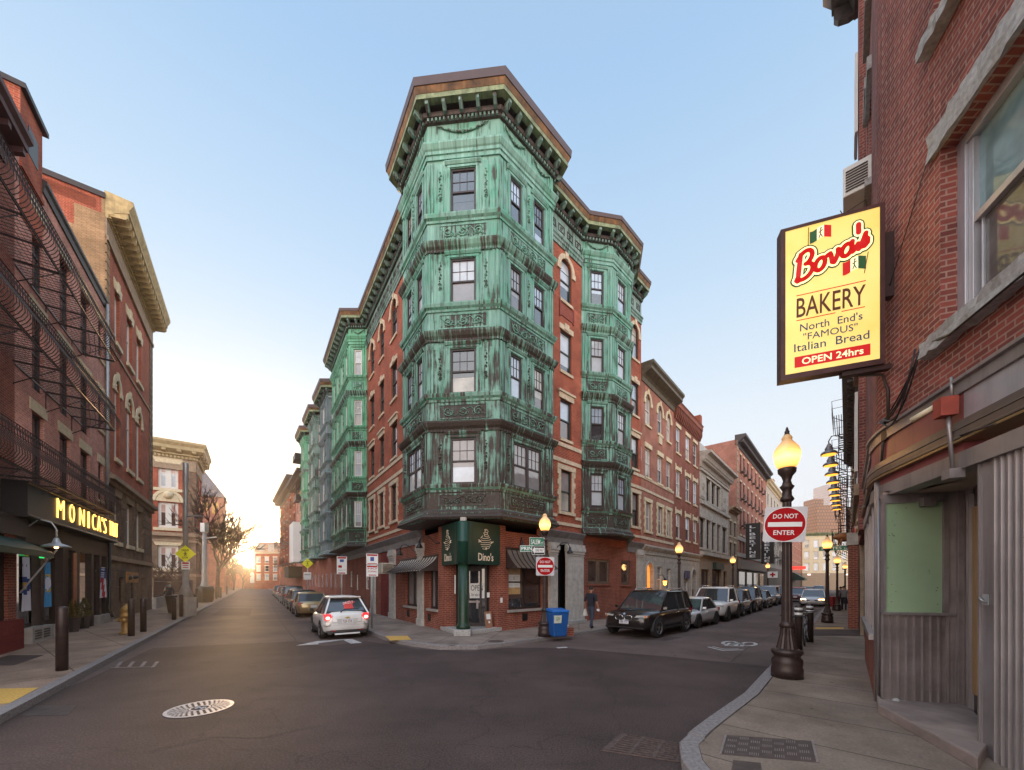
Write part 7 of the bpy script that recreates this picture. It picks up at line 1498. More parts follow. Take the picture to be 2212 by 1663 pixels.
def blade(label, s, x0, x1, y0, y1, Y, n, mat='signgreen', lm='white', nm='street_name_sign', extra=None):
    P_ = [at(x0,y1,Y), at(x1,y1,Y)]; w_ = (P_[1]-P_[0]).length; hgt = at(x0,y0,Y).z-P_[0].z; r, nn = facing(None, n)
    cen = (P_[0]+P_[1])/2; o0 = cen-r*w_/2; D = thing(nm, label, 'street sign', cen)
    m = MB(); m.hexa([o0-nn*.006,o0+r*w_-nn*.006,o0+r*w_+nn*.006,o0+nn*.006]+[q+UP*hgt for q in (o0-nn*.006,o0+r*w_-nn*.006,o0+r*w_+nn*.006,o0+nn*.006)]); m.build('sign_blade', M[mat], D)
    m = MB(); bd = .012
    for a, b_, c_, d_ in ((.0,w_,.0,bd),(0,w_,hgt-bd,hgt),(0,bd,bd,hgt-bd),(w_-bd,w_,bd,hgt-bd)): m.prism([o0+r*a+UP*c_+nn*.0062,o0+r*b_+UP*c_+nn*.0062,o0+r*b_+UP*d_+nn*.0062,o0+r*a+UP*d_+nn*.0062], nn*.001)
    m.build('sign_border', M['white'], D)
    if s: text(s, D, 'sign_lettering', lm, o0+r*w_*.10+UP*hgt*.22, r, UP, w_*(.62 if extra else .8), hgt*.56, .001, .0085, 0, .012)
    if extra: text(extra, D, 'sign_lettering', lm, o0+r*w_*.80+UP*hgt*.22, r, UP, w_*.12, hgt*.28, .001, .0085, 0, .01)
    return D, o0, r, nn, w_, hgt
Yd = pD.y-.12
blade('green SALEM street name blade on the corner lamp post', 'SALEM', 1143.5, 1176, 1161, 1180, Yd, (.15,-.99), extra='ST')
blade('green PRIN street name blade just under the upper one, partly covered', 'PRIN', 1123.5, 1152, 1178, 1191.5, Yd-.02, (-.12,-.99))
D, o0, r, nn, w_, hg = blade('black and white one way arrow sign below the street name blades', None, 1148.5, 1177, 1179, 1198, Yd-.07, (.1,-.99), 'black', nm='one_way_sign')
m = MB(); pts = [(.05,.5),(.22,.92),(.22,.76),(.95,.76),(.95,.24),(.22,.24),(.22,.08)]; m.prism([o0+r*w_*a+UP*hg*b_+nn*.008 for a, b_ in pts], nn*.001); m.build('white_arrow', M['white'], D); text('ONE WAY', D, 'sign_lettering', 'black', o0+r*w_*.28+UP*hg*.34, r, UP, w_*.62, hg*.32, .001, .0105, 0, .01)
pn = gp(1787,1345,.13); blade('green NOTES street name blade on a lamp post far down the right pavement', 'NOTES', 1776, 1829, 1179, 1189, pn.y-.15, (-.6,-.8), extra='PL')
def regsign(label, x, y0, y1, w_, Y, n, rows, colr='red', cat='parking sign', grp=None, text1=None, text2=None, nm='parking_sign'):
    c0, c1 = at(x,y1,Y), at(x,y0,Y); r, nn = facing(None, n); D = thing(nm, label, cat, c0, 0, grp); o0 = c0-r*w_/2; hg = c1.z-c0.z
    m = MB(); m.hexa([o0-nn*.005,o0+r*w_-nn*.005,o0+r*w_+nn*.005,o0+nn*.005]+[q+UP*hg for q in (o0-nn*.005,o0+r*w_-nn*.005,o0+r*w_+nn*.005,o0+nn*.005)]); m.build('sign_plate', M['white'], D)
    def bar(a, b_, c_, d_, mt, nm): q = MB(); q.prism([o0+r*w_*a+UP*hg*c_+nn*.0055,o0+r*w_*b_+UP*hg*c_+nn*.0055,o0+r*w_*b_+UP*hg*d_+nn*.0055,o0+r*w_*a+UP*hg*d_+nn*.0055], nn*.001); q.build(nm, M[mt], D)
    for a, b_, c_, d_, mt in rows: bar(a,b_,c_,d_,mt,'sign_block')
    if text1: text(text1, D, 'sign_lettering', 'red', o0+r*w_*.12+UP*hg*.62, r, UP, w_*.76, hg*.16, .001, .007, 0, .015)
    if text2: text(text2, D, 'sign_lettering', 'red', o0+r*w_*.12+UP*hg*.36, r, UP, w_*.76, hg*.16, .001, .007, 0, .015)
    return D
M['signblue'] = flat('sign_blue', (.02,.07,.32), .5, 0, .05)
nS = (.35,-.94)
Ys = gp(803.5,1357,.13); po2 = Ys
po = thing('sign_post', 'thin grey sign post on the corner sidewalk beside the white hatchback', 'post', Ys); m = MB(); m.tube([Ys, (Ys.x,Ys.y,at(0,1197,Ys.y).z)],.03,6); m.build('post', M['steel'], po)
regsign('upper sign with blue wheelchair block on the post beside the hatchback', 804, 1196, 1219.5, .46, Ys.y-.04, nS, [(.06,.94,.80,.95,'red'),(.34,.66,.32,.70,'signblue'),(.1,.9,.05,.12,'red')])
regsign('lower red lettered sign under the wheelchair sign, beside the hatchback', 804, 1221, 1245, .46, Ys.y-.04, nS, [(.06,.94,.82,.95,'red'),(.2,.85,.08,.16,'red')], text1='NO', text2='STOPPING')
Y2_ = Vector((WL.off(2.1).P(9.6).x, WL.off(2.1).P(9.6).y, .13)); xs_ = CX+FL*Y2_.x/Y2_.y; po = thing('sign_post', 'second grey sign post farther up the left street sidewalk', 'post', Y2_); m = MB(); m.tube([Y2_, (Y2_.x,Y2_.y,at(0,1203,Y2_.y).z)],.03,6); m.build('post', M['steel'], po)
regsign('tall white and red parking sign with blue block on the farther post', xs_, 1202, 1240, .52, Y2_.y-.04, nS, [(.08,.92,.88,.97,'red'),(.3,.7,.68,.84,'signblue'),(.15,.5,.36,.5,'red'),(.1,.9,.18,.3,'steel'),(.15,.85,.03,.09,'red')])
M['fluoyellow'] = flat('fluorescent_yellow', (.90,.86,.03), .5, 0, .04)
def diamond(label, x, y, half, Y, small=True):
    c = at(x,y,Y); S_ = half*Y/FL; D = thing('drive_slow_sign', label, 'road sign', c, 0, 'yellow drive slow signs'); n = Vector((.25,-.97,0)).normalized(); r = UP.cross(n)
    def q(a, b_, o=0): return c+r*a*S_*1.05+UP*b_*S_+n*o
    m = MB(); m.prism([q(0,-1),q(1,0),q(0,1),q(-1,0)], n*.01); m.build('sign_plate', M['fluoyellow'], D)
    text('DRIVE', D, 'sign_lettering', 'black', q(-.36,.30), r, UP, S_*.72, S_*.22, .001, .013, 0, .015); text('SLOW', D, 'sign_lettering', 'black', q(-.30,-.56), r, UP, S_*.60, S_*.22, .001, .013, 0, .015)
    m = MB(); f = .013
    for a, b_, c_, d_, rr_ in ((0,.16,0,-.06,.05),(0,.10,-.16,-.02,.03),(0,.10,.15,.0,.03),(0,-.06,-.12,-.26,.035),(0,-.06,.12,-.26,.035)): m.tube([q(a,b_,f),q(c_,d_,f)],rr_*S_,4)
    m.ball(q(0,.22,f),.06*S_,0,5); m.build('walking_figure', M['black'], D); return D
# tall poles on the left pavement with their yellow sign
pp_ = gp(401,1330,.13); PL = thing('tall_pole', 'tall grey equipment pole with boxy concrete base on the left pavement', 'pole', pp_); s = pp_.y/FL
def PZ(y): return HC+(YH-y)/FL*pp_.y
m = MB(); bw = 13*s; m.hexa([(pp_.x-bw,pp_.y-bw,.13),(pp_.x+bw,pp_.y-bw,.13),(pp_.x+bw,pp_.y+bw,.13),(pp_.x-bw,pp_.y+bw,.13),(pp_.x-bw,pp_.y-bw,PZ(1290)),(pp_.x+bw,pp_.y-bw,PZ(1290)),(pp_.x+bw,pp_.y+bw,PZ(1290)),(pp_.x-bw,pp_.y+bw,PZ(1290))]); m.lathe([(bw*1.1,PZ(1290)),(6*s,PZ(1262)),(6*s,PZ(1225))], (pp_.x,pp_.y,0), 10); m.build('pole_base', M['concrete'], PL)
m = MB(); m.lathe([(5.5*s,PZ(1260)),(3.6*s,PZ(1060)),(3.6*s,PZ(1045)),(5*s,PZ(1042)),(5*s,PZ(1002)),(4.8*s,PZ(1000))], (pp_.x,pp_.y,0), 12); m.build('pole_shaft', M['steel'], PL)
m = MB(); m.tube([(pp_.x,pp_.y,PZ(1117)),(pp_.x+12*s,pp_.y,PZ(1114)),(pp_.x+38*s,pp_.y-.1,PZ(1115))],[.06,.05,.05],6); m.box(pp_.x+20*s,pp_.x+38*s,pp_.y-.2,pp_.y+.05,PZ(1116.5),PZ(1113.5)); m.build('lamp_arm', M['steel'], PL)
diamond('yellow diamond drive slow sign on the tall grey pole, left pavement', 400.5, 1196, 18.5, pp_.y-.5); regsign('small red and white sign under the yellow diamond on the tall pole', 401, 1213, 1230, 15*s, pp_.y-.45, (.25,-.97), [(.1,.9,.7,.9,'red'),(.15,.85,.45,.55,'red'),(.15,.85,.2,.3,'red')])
pp2 = gp(442,1302,.13); s = pp2.y/FL; PL = thing('light_pole', 'pale pole with square cabinet head beyond the tall grey one', 'pole', pp2)
def PZ(y): return HC+(YH-y)/FL*pp2.y
m = MB(); m.lathe([(8*s,.13),(8*s,PZ(1266)),(5.2*s,PZ(1252)),(3.8*s,PZ(1150))], (pp2.x,pp2.y,0), 12); m.build('pole_shaft', M['concrete'], PL); m = MB(); m.box(pp2.x-5*s,pp2.x+4.5*s,pp2.y-.25,pp2.y+.25,PZ(1149),PZ(1130)); m.build('cabinet_head', M['steel'], PL); m = MB(); m.tube([(pp2.x,pp2.y,PZ(1163)),(pp2.x+27*s,pp2.y-.1,PZ(1160))],.06,5); m.build('lamp_arm', M['steel'], PL)
p3_ = WL.off(2.0).P(24); diamond('small yellow diamond sign on the right side of the left street', 664.5, 1217, 11, 34.0); po = thing('sign_post', 'rusty sign post carrying the far yellow diamond', 'post', at(664.5,1258,34.05)); m = MB(); q = at(664.5,1258,34.05); m.tube([(q.x,q.y,.1),(q.x,q.y,at(0,1206,34).z)],.05,6); m.build('post', M['steel'], po)
regsign('small white sign under the far yellow diamond', 664, 1236, 1252, .62, 33.95, (.2,-.97), [(.1,.9,.6,.8,'steel')])
c = gp(1660,1302,.13); D, o0, r, nn, w_, hg = blade('white pharmacy sign with a red cross beside a far lamp post', None, 1660, 1678, 1234.5, 1248, c.y-3, (-.6,-.8), 'white', nm='cross_sign'); m = MB(); cc_ = o0+r*w_/2+UP*hg/2
for a, b_ in ((.36,.12),(.12,.36)): m.prism([cc_+r*hg*a*sx_+UP*hg*b_*sy_+nn*.009 for sx_, sy_ in ((-1,-1),(1,-1),(1,1),(-1,1))], nn*.002*(1 if a > .2 else 1.5))
m.build('red_cross', M['red'], D)
# ================================================================== road markings and covers
M['marking'] = flat('worn_road_paint', (.50,.47,.45), .75, 0, .4, 5)
def gpoly(name, label, cat, pts, mat, z=.008, group=None, kind=None):
    m = MB(); m.face([tuple(gp(x,y,z)) for x, y in pts]); o = m.build(name, M[mat] if isinstance(mat,str) else mat)
    return tag(o, label, cat, group, kind)
def Za(zx, zy): return (604.8+.10416*zx, 1281.6+.10416*zy)
m = MB(); m.face([tuple(gp(*Za(*p),.008)) for p in ((330,1082),(760,992),(1290,950),(1300,968),(800,1032),(795,1055))]); m.face([tuple(gp(*Za(*p),.0085)) for p in ((1285,950),(1500,945),(1700,1025),(1470,1042))])
o = m.build('turn_arrow', M['marking']); tag(o, 'white bent turn arrow painted on the road behind the white hatchback', 'road marking')
def ribbon(m, pts, w, z, closed=False):
    P = [Vector(gp(x,y,z)) for x, y in pts]; n = len(P)
    for i in range(n if closed else n-1):
        a, c = P[i], P[(i+1)%n]; d = (c-a).normalized(); s_ = Vector((-d.y,d.x,0))*w/2; e = d*w*.3; k = Vector((0,0,.0004*(i%2))); m.face([a-e-s_+k,c+e-s_+k,c+e+s_+k,a-e+s_+k])
def K4(x, y): return (1224+.2641*x, 1224+.2641*y)
m = MB()
for cx_, cy_ in ((1335,624),(1490,632)): ribbon(m, [K4(cx_+58*math.cos(a*math.pi/10), cy_+14*math.sin(a*math.pi/10)) for a in range(20)], .11, .008, True)
ribbon(m, [K4(1335,624),K4(1300,645),K4(1380,648),K4(1405,622),K4(1335,640)], .09, .008); ribbon(m, [K4(1380,648),K4(1435,650),K4(1425,625)], .09, .008)
ribbon(m, [K4(1160,656),K4(1275,684),K4(1440,680)], .09, .008); ribbon(m, [K4(1195,653),K4(1290,674),K4(1400,672)], .07, .008)
tag(m.build('bicycle_marking', M['marking']), 'white bicycle symbol with chevrons painted on the right street', 'road marking')
m = MB()
for k in range(4): x = 252+k*26; ribbon(m, [(x,1441),(x+10,1429)], .07, .008)
ribbon(m, [(240,1442),(330,1440)], .05, .008); tag(m.build('patch_marking', flat('faded_paint', (.20,.17,.16), .8, 0, .4, 5)), 'faint painted dashes beside the left kerb', 'road marking')
m = MB(); ribbon(m, [C for C in ((1206,1399),(1222,1398))], .16, .008); tag(m.build('road_dash', M['marking']), 'tiny white paint dash on the road below the blue bin', 'road marking')
gpoly('tactile_pad', 'yellow tactile paving pad at the near left corner', 'paving', ((-40,1488),(84,1485),(20,1519),(-80,1524)), 'tactile', .137)
gpoly('tactile_pad', 'small yellow tactile pad on the corner sidewalk beside the hatchback', 'paving', ((832,1374),(880,1373),(889,1381.5),(843,1383.5)), 'tactile', .137)
gpoly('tactile_strip', 'pale tactile strip crossing the far right pavement', 'paving', ((1762,1355),(1822,1355),(1823,1358.5),(1760,1358.5)), M['tactile'], .137)
gpoly('alley_mouth', None, None, ((1730,1360),(1866,1360),(1876,1373),(1722,1373)), 'asphalt_new', .136, None, 'structure')
# cracks, seams and patches in the old asphalt
TAR = flat('tar_seam', (.030,.022,.020), .7, 0, .3, 9); rr = random.Random(12)
def seam(label, pts, w=.035):
    P = []
    for (a, b), (c, d) in zip(pts, pts[1:]):
        for k in range(8): u = k/8; P.append((a+(c-a)*u+rr.uniform(-2.2,2.2), b+(d-b)*u+rr.uniform(-.5,.5)))
    m = MB(); ribbon(m, P+[pts[-1]], w, .0075); tag(m.build('road_seam', TAR), label, 'road seam', 'tar seams in the asphalt')
seam('dark tar seam running along the right street past the bicycle marking', [(1580,1428),(1612,1402),(1655,1378),(1690,1362)]); seam('dark seam crossing the mouth of the right street', [(1224,1402),(1330,1410),(1480,1424),(1660,1442)], .03)
seam('long seam up the middle of the left street', [(640,1385),(605,1340),(590,1310),(578,1290)], .05); seam('crack across the left street ahead of the white hatchback', [(480,1322),(560,1320),(640,1324)], .04); seam('crack curving across the near left road', [(330,1620),(470,1588),(560,1592),(700,1566)], .02)
for pts, lab in ((((1340,1378),(1440,1384),(1475,1376),(1390,1372)),'faint rectangular asphalt patch on the right street'),(((455,1330),(540,1330),(545,1314),(480,1314)),'darker asphalt patch in the left street')): gpoly('asphalt_patch', lab, 'road patch', pts, 'asphalt_new', .0055)
# manhole
c = gp(432,1530); MH = thing('manhole_cover', 'round pale pierced manhole cover in the dark road', 'manhole cover', (c.x,c.y,0)); IR = flat('polished_iron_cover', (.46,.43,.43), .5, .35, .4, 12)
m = MB(); r_ = .45; m.disc((c.x,c.y,.0045), r_, (0,0,1), .0015, 40); m.build('cover_plate', flat('cover_gap_dark',(.05,.035,.03),.8), MH)
m = MB()
for rr, w in ((.425,.05),(.13,.025)): 
    for a in range(40): t0, t1 = 2*math.pi*a/40, 2*math.pi*(a+1)/40; m.prism([(c.x+(rr-w/2)*math.cos(t0),c.y+(rr-w/2)*math.sin(t0),.0062),(c.x+(rr+w/2)*math.cos(t0),c.y+(rr+w/2)*math.sin(t0),.0062),(c.x+(rr+w/2)*math.cos(t1),c.y+(rr+w/2)*math.sin(t1),.0062),(c.x+(rr-w/2)*math.cos(t1),c.y+(rr-w/2)*math.sin(t1),.0062)],(0,0,.002))
for ring in range(5):
    rr = .18+ring*.05; n = int(rr*2*math.pi/.075)
    for a in range(n):
        t = 2*math.pi*(a+.5*(ring%2))/n; dx, dy = math.cos(t), math.sin(t); w, l = .019, .024; m.prism([(c.x+dx*(rr+u*l)-dy*v*w,c.y+dy*(rr+u*l)+dx*v*w,.0062) for u, v in ((-1,-1),(1,-1),(1,1),(-1,1))],(0,0,.0018))
for sx_ in (-1,1): spiral_pts = [(c.x+sx_*.045+.04*math.cos(a*.7*sx_)*(1-a/12),c.y+.05*math.sin(a*.7)*(1-a/14),.003) for a in range(11)]; m.tube(spiral_pts,.012,4)
m.build('pierced_ring', IR, MH)
def quadmap(c4, z):
    P = [Vector(gp(x,y,z)) for x, y in c4]
    return lambda u, v: P[0]*(1-u)*(1-v)+P[1]*u*(1-v)+P[2]*u*v+P[3]*(1-u)*v
Q = quadmap(((1299,1622),(1470,1647.5),(1482,1609.6),(1343,1585)), .006); G = thing('drain_grate', 'rusty slotted iron drain grate in the road beside the right kerb', 'drain grate', Q(.5,.5))
m = MB(); m.face([Q(0,0),Q(1,0),Q(1,1),Q(0,1)]); m.build('drain_pit', M['wall_in'], G)
m = MB()
def slab(m, f, u0, u1, v0, v1, h0, h1): m.hexa([f(u0,v0)+UP*h0,f(u1,v0)+UP*h0,f(u1,v1)+UP*h0,f(u0,v1)+UP*h0,f(u0,v0)+UP*h1,f(u1,v0)+UP*h1,f(u1,v1)+UP*h1,f(u0,v1)+UP*h1])
for u0, u1 in ((0,.10),(.34,.39),(.64,.69),(.94,1)): slab(m,Q,u0,u1,0,1,.001,.016)
for u0, u1 in ((.10,.34),(.39,.64),(.69,.94)):
    for k in range(10): v = k/9.0; slab(m,Q,u0,u1,max(0,v-.022),min(1,v+.022),.001,.015)
m.build('grate_bars', flat('rusty_iron',(.11,.075,.066),.75,.2,.4,14,.3,.3), G)
Q2 = quadmap(((1554,1629),(1769,1647.5),(1757,1601),(1566,1587.7)), .1315); G = thing('utility_cover', 'large brown iron utility cover with raised dashes in the right sidewalk', 'utility cover', Q2(.5,.5)); COV = flat('brown_iron_cover',(.10,.072,.062),.65,.3,.3,10,.4,.2)
m = MB(); slab(m,Q2,0,1,0,1,.0,.003); m.build('cover_plate', COV, G); m = MB()
for a, b_ in ((0,1),): slab(m,Q2,0,.025,0,1,.003,.012); slab(m,Q2,.975,1,0,1,.003,.012)
r = random.Random(5)
for i in range(7):
    for j in range(6):
        if (i+j)%2 == 0:
            for k in range(5): u = .05+.13*i+.022*k; v = .07+.15*j; slab(m,Q2,u,u+.008,v,v+.10,.003,.008)
m.build('raised_dashes', flat('worn_iron_dash',(.26,.21,.19),.5,.4,.2), G)
Q3 = quadmap(((1575,1690),(1650,1694),(1643,1648),(1584,1642)), .1315); m = MB(); slab(m,Q3,0,1,0,1,0,.003); [slab(m,Q3,.1+.2*k,.2+.2*k,.15,.85,.003,.006) for k in range(4)]; tag(m.build('small_utility_cover', COV), 'small square iron cover below the large one at the bottom edge', 'utility cover')
Q4 = quadmap(((42,1547),(146,1545),(167,1523),(80,1524)), .004); m = MB(); slab(m,Q4,0,1,0,1,0,.004); tag(m.build('road_cover', flat('dark_road_iron',(.06,.045,.042),.7,.2,.3)), 'dark square iron cover in the road near the left kerb', 'utility cover')
for x, y, r_, lab in ((1071.5,1385,.26,'round iron cover in the corner sidewalk, in front of the ribbed awning'),(977,1392,.2,'dark round cover near the kerb in front of the green column')): c = gp(x,y,.131); m = MB(); m.disc(c, r_, (0,0,1), .004, 24); tag(m.build('sidewalk_cover', COV), lab, 'utility cover')
m = MB(); slab(m, quadmap(((-60,1437),(30,1437),(95,1415),(20,1415)), .131),0,1,0,1,0,.003); tag(m.build('sidewalk_patch', M['asphalt_new']), 'dark asphalt patch in the left sidewalk', 'paving')
# ================================================================== street furniture
def bollard(label, x, yb, yt, band=False, grp='steel bollards along the left pavement'):
    p = gp(x,yb,.13); H = HC+(YH-yt)/FL*p.y-.13; Bo = thing('bollard', label, 'bollard', p, 0, grp); m = MB(); m.lathe([(.095,0),(.095,H-.06),(.085,H-.03),(.04,H)], (0,0,0), 16); m.build('bollard_pipe', M['ironb'], Bo, local=True)
    if band:
        for z in (H-.12,H-.26): m = MB(); m.lathe([(.098,z-.035),(.098,z+.035)], (0,0,0), 16); m.build('white_band', M['white'], Bo, local=True)
for x, yb, yt, lab in ((134,1448,1309,'nearest black steel bollard, alone on the left pavement'),(283.7,1373.5,1293,'black bollard just in front of the gold hydrant'),(309.6,1364.6,1291,'black bollard one step beyond the hydrant'),(376,1338.5,1290.5,'black bollard left of the litter bin'),(391.4,1332,1284,'black bollard standing in front of the litter bin'),(424.4,1312.5,1271,'black bollard right of the tall grey pole'),(459.5,1297,1266,'black bollard just past the domed letter box'),(467,1294,1267,'black bollard second past the domed letter box'),(477,1291,1268,'far black bollard in the row past the letter box'),(490,1284,1266,'farthest visible black bollard on the left pavement')): bollard(lab, x, yb, yt)
bollard('white banded black bollard directly behind the big lamp post', 1725, 1403, 1306, True, 'white banded bollards on the right pavement'); bollard('white banded black bollard to the right, farther from the big lamp post', 1749.5, 1386.6, 1303, True, 'white banded bollards on the right pavement')
p = gp(272.5,1369,.13); H = thing('fire_hydrant', 'weathered gold fire hydrant on the left pavement', 'fire hydrant', p); GH = flat('gold_hydrant_paint',(.36,.20,.06),.5,.4,.35,9)
m = MB(); m.lathe([(.19,0),(.19,.06),(.13,.08),(.13,.62),(.17,.65),(.17,.70),(.14,.73),(.14,.86),(.16,.88),(.13,.97),(.06,1.05),(.035,1.06),(.035,1.12)], (0,0,0), 16); m.build('barrel', GH, H, local=True)
for d in ((1,0),(-1,0),(.5,-.86)): m = MB(); m.tube([(d[0]*.1,d[1]*.1,.52),(d[0]*.23,d[1]*.23,.52)],.065,10); m.tube([(d[0]*.23,d[1]*.23,.52),(d[0]*.27,d[1]*.27,.52)],.085,8); m.build('outlet_cap', GH, H, local=True)
LEAF = flat('conifer_leaf', (.085,.075,.022), .8, 0, .55, 12); LEAF2 = flat('conifer_leaf_light', (.17,.13,.035), .8, 0, .4, 12)
def planter(label, x, yb, yt, wd):
    p = gp(x,yb,.13); s = p.y/FL; Ht = HC+(YH-yt)/FL*p.y-.13; w = wd*s/2; P_ = thing('potted_conifer', label, 'potted plant', p, .3, 'potted conifers at the restaurant'); ph = Ht*.43
    m = MB(); n = 6; m.lathe([(w*.62,0),(w*.98,ph),(w*.98,ph+.0),(w*.9,ph),(w*.88,ph-.06)], (0,0,0), n, 0, 0, False); m.build('pot', flat('dark_brown_pot',(.06,.042,.036),.7,0,.3) if 'dark_brown_pot' not in bpy.data.materials else bpy.data.materials['dark_brown_pot'], P_, local=True)
    r = random.Random(int(x)); f = MB(); hh = Ht-ph
    for i in range(2600):
        z = hh*(r.random()**1.35); env = w*1.02*(1-z/hh)**.75*(.9+.25*math.sin(z*17+r.random()))+.02; env *= (1 if z > .12*hh else .75+2*z/hh); a = r.uniform(0,6.283); rr = env*(r.random()**.35); c = Vector((rr*math.cos(a),rr*math.sin(a),ph-.03+z)); l = .030; u = Vector((math.cos(a)*.6+r.uniform(-.5,.5),math.sin(a)*.6+r.uniform(-.5,.5),.8)).normalized(); v = u.cross(Vector((r.uniform(-1,1),r.uniform(-1,1),r.uniform(-1,1)))).normalized()
        f.face([c-v*.008,c+u*l-v*.004,c+u*l*1.5,c+v*.010], 0 if r.random() < .6 else 1)
    f.build('foliage', [LEAF,LEAF2], P_, local=True, recalc=False)
planter('potted conifer shrub nearer to us by the copper post', 158, 1364.6, 1293, 29); planter('potted conifer shrub behind the first, under the striped flag', 182.5, 1357, 1290, 25)
def bin_(name, label, cat, x, yb, yt, wd, mat, lidm, dome=False):
    p = gp(x,yb,.13); s = p.y/FL; Ht = HC+(YH-yt)/FL*p.y-.13; w = wd*s/2; P_ = thing(name, label, cat, p, R(-20)); m = MB()
    m.hexa([(-w*.8,-w*.8,.05),(w*.8,-w*.8,.05),(w*.8,w*.8,.05),(-w*.8,w*.8,.05),(-w,-w,Ht*.88),(w,-w,Ht*.88),(w,w,Ht*.88),(-w,w,Ht*.88)]); m.build('bin_body', mat, P_, local=True, bevel=.03)
    m = MB()
    if dome: m.prism([(w*math.cos(a*math.pi/10),-w*1.0,Ht*.80+w*.9*math.sin(a*math.pi/10)) for a in range(11)], (0,2*w,0))
    else: m.hexa([(-w*1.06,-w*1.08,Ht*.88),(w*1.06,-w*1.08,Ht*.88),(w*1.06,w*1.08,Ht*.9),(-w*1.06,w*1.08,Ht*.9),(-w*1.0,-w*1.0,Ht*.95),(w*1.0,-w*1.0,Ht*.95),(w*1.0,w*1.0,Ht),(-w*1.0,w*1.0,Ht)])
    m.build('lid', lidm, P_, local=True, bevel=.02); return P_, w, Ht
bin_('litter_bin', 'black litter bin in front of the tall grey pole', 'bin', 389, 1325, 1284, 36, M['black'], M['black']); bin_('letter_box', 'dark domed letter box on the left pavement', 'letter box', 443, 1302, 1270, 24, M['black'], M['black'], True)
BLU = flat('blue_plastic', (.012,.085,.30), .45, 0, .12); BLU2 = flat('bright_blue_lid', (.015,.13,.45), .4, 0, .08)
P_, w, Ht = bin_('wheeled_bin', 'blue wheeled bin with a pale sticker beside the corner lamp post', 'bin', 1204, 1376, 1314, 38, BLU, BLU2); P_.rotation_euler = (0,0,R(18))
for s in (1,-1): m = MB(); m.tube([(s*w*.75,w*.85,.12),(s*w*.95,w*.85,.12)],.12,12); m.build('wheel', TY, P_, local=True)
m = MB(); m.tube([(-w*.8,w*1.1,Ht*.93),(w*.8,w*1.1,Ht*.93)],.025,6); m.build('handle', BLU, P_, local=True)
m = MB(); y_ = -w*.965; m.hexa([(-w*.85,y_-.012,Ht*.52),(w*.02,y_-.012,Ht*.52),(w*.02,y_,Ht*.52),(-w*.85,y_,Ht*.52),(-w*.88,y_-.035,Ht*.78),(w*.05,y_-.035,Ht*.78),(w*.05,y_-.02,Ht*.78),(-w*.88,y_-.02,Ht*.78)]); o = m.build('sticker', flat('pale_sticker',(.60,.62,.52),.6,0,.05), P_, local=True)
text('GW', o, 'sticker_lettering', flat('sticker_green',(.10,.20,.08),.6), (-w*.62,y_-.034,Ht*.60), (1,0,0), (0,-.08,1), w*.42, Ht*.13, .001)
c = gp(1228.5,1373,.13); m = MB(); m.box(c.x-.17,c.x+.17,c.y-.15,c.y+.15,.13,.42); tag(m.build('brick_block', M['brick_dk']), 'short block of red bricks on the pavement right of the blue bin', 'block'); m = MB(); m.lathe([(.04,0),(.05,.06),(.03,.1)], (c.x-.03,c.y,.42), 8); tag(m.build('paper_cup', M['cream']), 'small crumpled cup on the brick block', 'cup')
c = WR.P(-.35,-.35,.3); SBd = thing('sandwich_board', 'small brown board with notices leaning beside the restaurant door', 'board', c); c0 = at(1051,1361,14.15); r_ = Vector((WR.dx,WR.dy,0)); n_ = Vector((WR.nx,WR.ny,0)); cc_ = WR.P(WR.t(1051),-.05,.30)
m = MB(); m.prism([cc_,cc_+r_*.33,cc_+r_*.33-n_*.10+UP*.62,cc_-n_*.10+UP*.62], n_*.03); m.build('board', flat('brown_board',(.30,.14,.08),.7), SBd)
m = MB()
for a, b_, z0, z1 in ((.06,.27,.33,.54),(.14,.22,.18,.26)): q_ = lambda u, z: cc_+r_*u+UP*z-n_*(.10*z/.62-.033); m.face([q_(a,z0),q_(b_,z0),q_(b_,z1),q_(a,z1)])
m.build('paper_notice', M['white'], SBd)
o = band(WR, .66, .78, 1.05, 1.22, .035, 'white', None, 'wall_sticker') if False else None
m = MB(); m.wb(WR,.64,.76,.032,.036,1.25,1.45); tag(m.build('wall_notice', M['white']), 'small pale sticker on the brick pier right of the entrance', 'notice')
# thin pole, red box, pig sign and striped flag on the right pavement
p = gp(1838,1355,.13); po = thing('thin_pole', 'thin dark sign pole on the far right pavement', 'post', p); m = MB(); m.tube([p,(p.x,p.y,at(0,1152,p.y).z)],.05,8); m.build('post', M['ironb'], po)
p = gp(1800,1318,.13); Bx = thing('news_box', 'dark red news box beside the far right lamp posts', 'news box', p); m = MB(); m.box(-.25,.25,-.25,.25,.25,.95); m.build('box_case', flat('dark_red_box',(.20,.02,.02),.5), Bx, local=True); m = MB(); [m.box(x,x+.05,y,y+.05,0,.25) for x in (-.22,.17) for y in (-.22,.17)]; m.build('box_legs', M['iron'], Bx, local=True)
pg = at(1826,1160,21); PGs = thing('pig_sign', 'golden brown pig figure hanging as a shop sign over the right pavement', 'sign', pg); GP_ = flat('golden_brown_pig',(.33,.13,.045),.45,.3,.3,4); sk = .47
m = MB(); prof = [(.02,-.62),(.10,-.58),(.22,-.45),(.27,-.2),(.28,.1),(.24,.32),(.17,.44),(.12,.56),(.09,.62),(.02,.63)]; n = 12; vs = [(y,0+r*math.cos(2*math.pi*j/n)*.85,r*math.sin(2*math.pi*j/n)) for r, y in prof for j in range(n)]; m.add(vs, [(i*n+j,i*n+(j+1)%n,(i+1)*n+(j+1)%n,(i+1)*n+j) for i in range(len(prof)-1) for j in range(n)], 0, True)
for x in (-.38,.26):
    for y in (-.12,.12): m.tube([(x,y,-.1),(x+.02,y,-.3),(x+.05,y,-.48)],[.085,.05,.035],6)
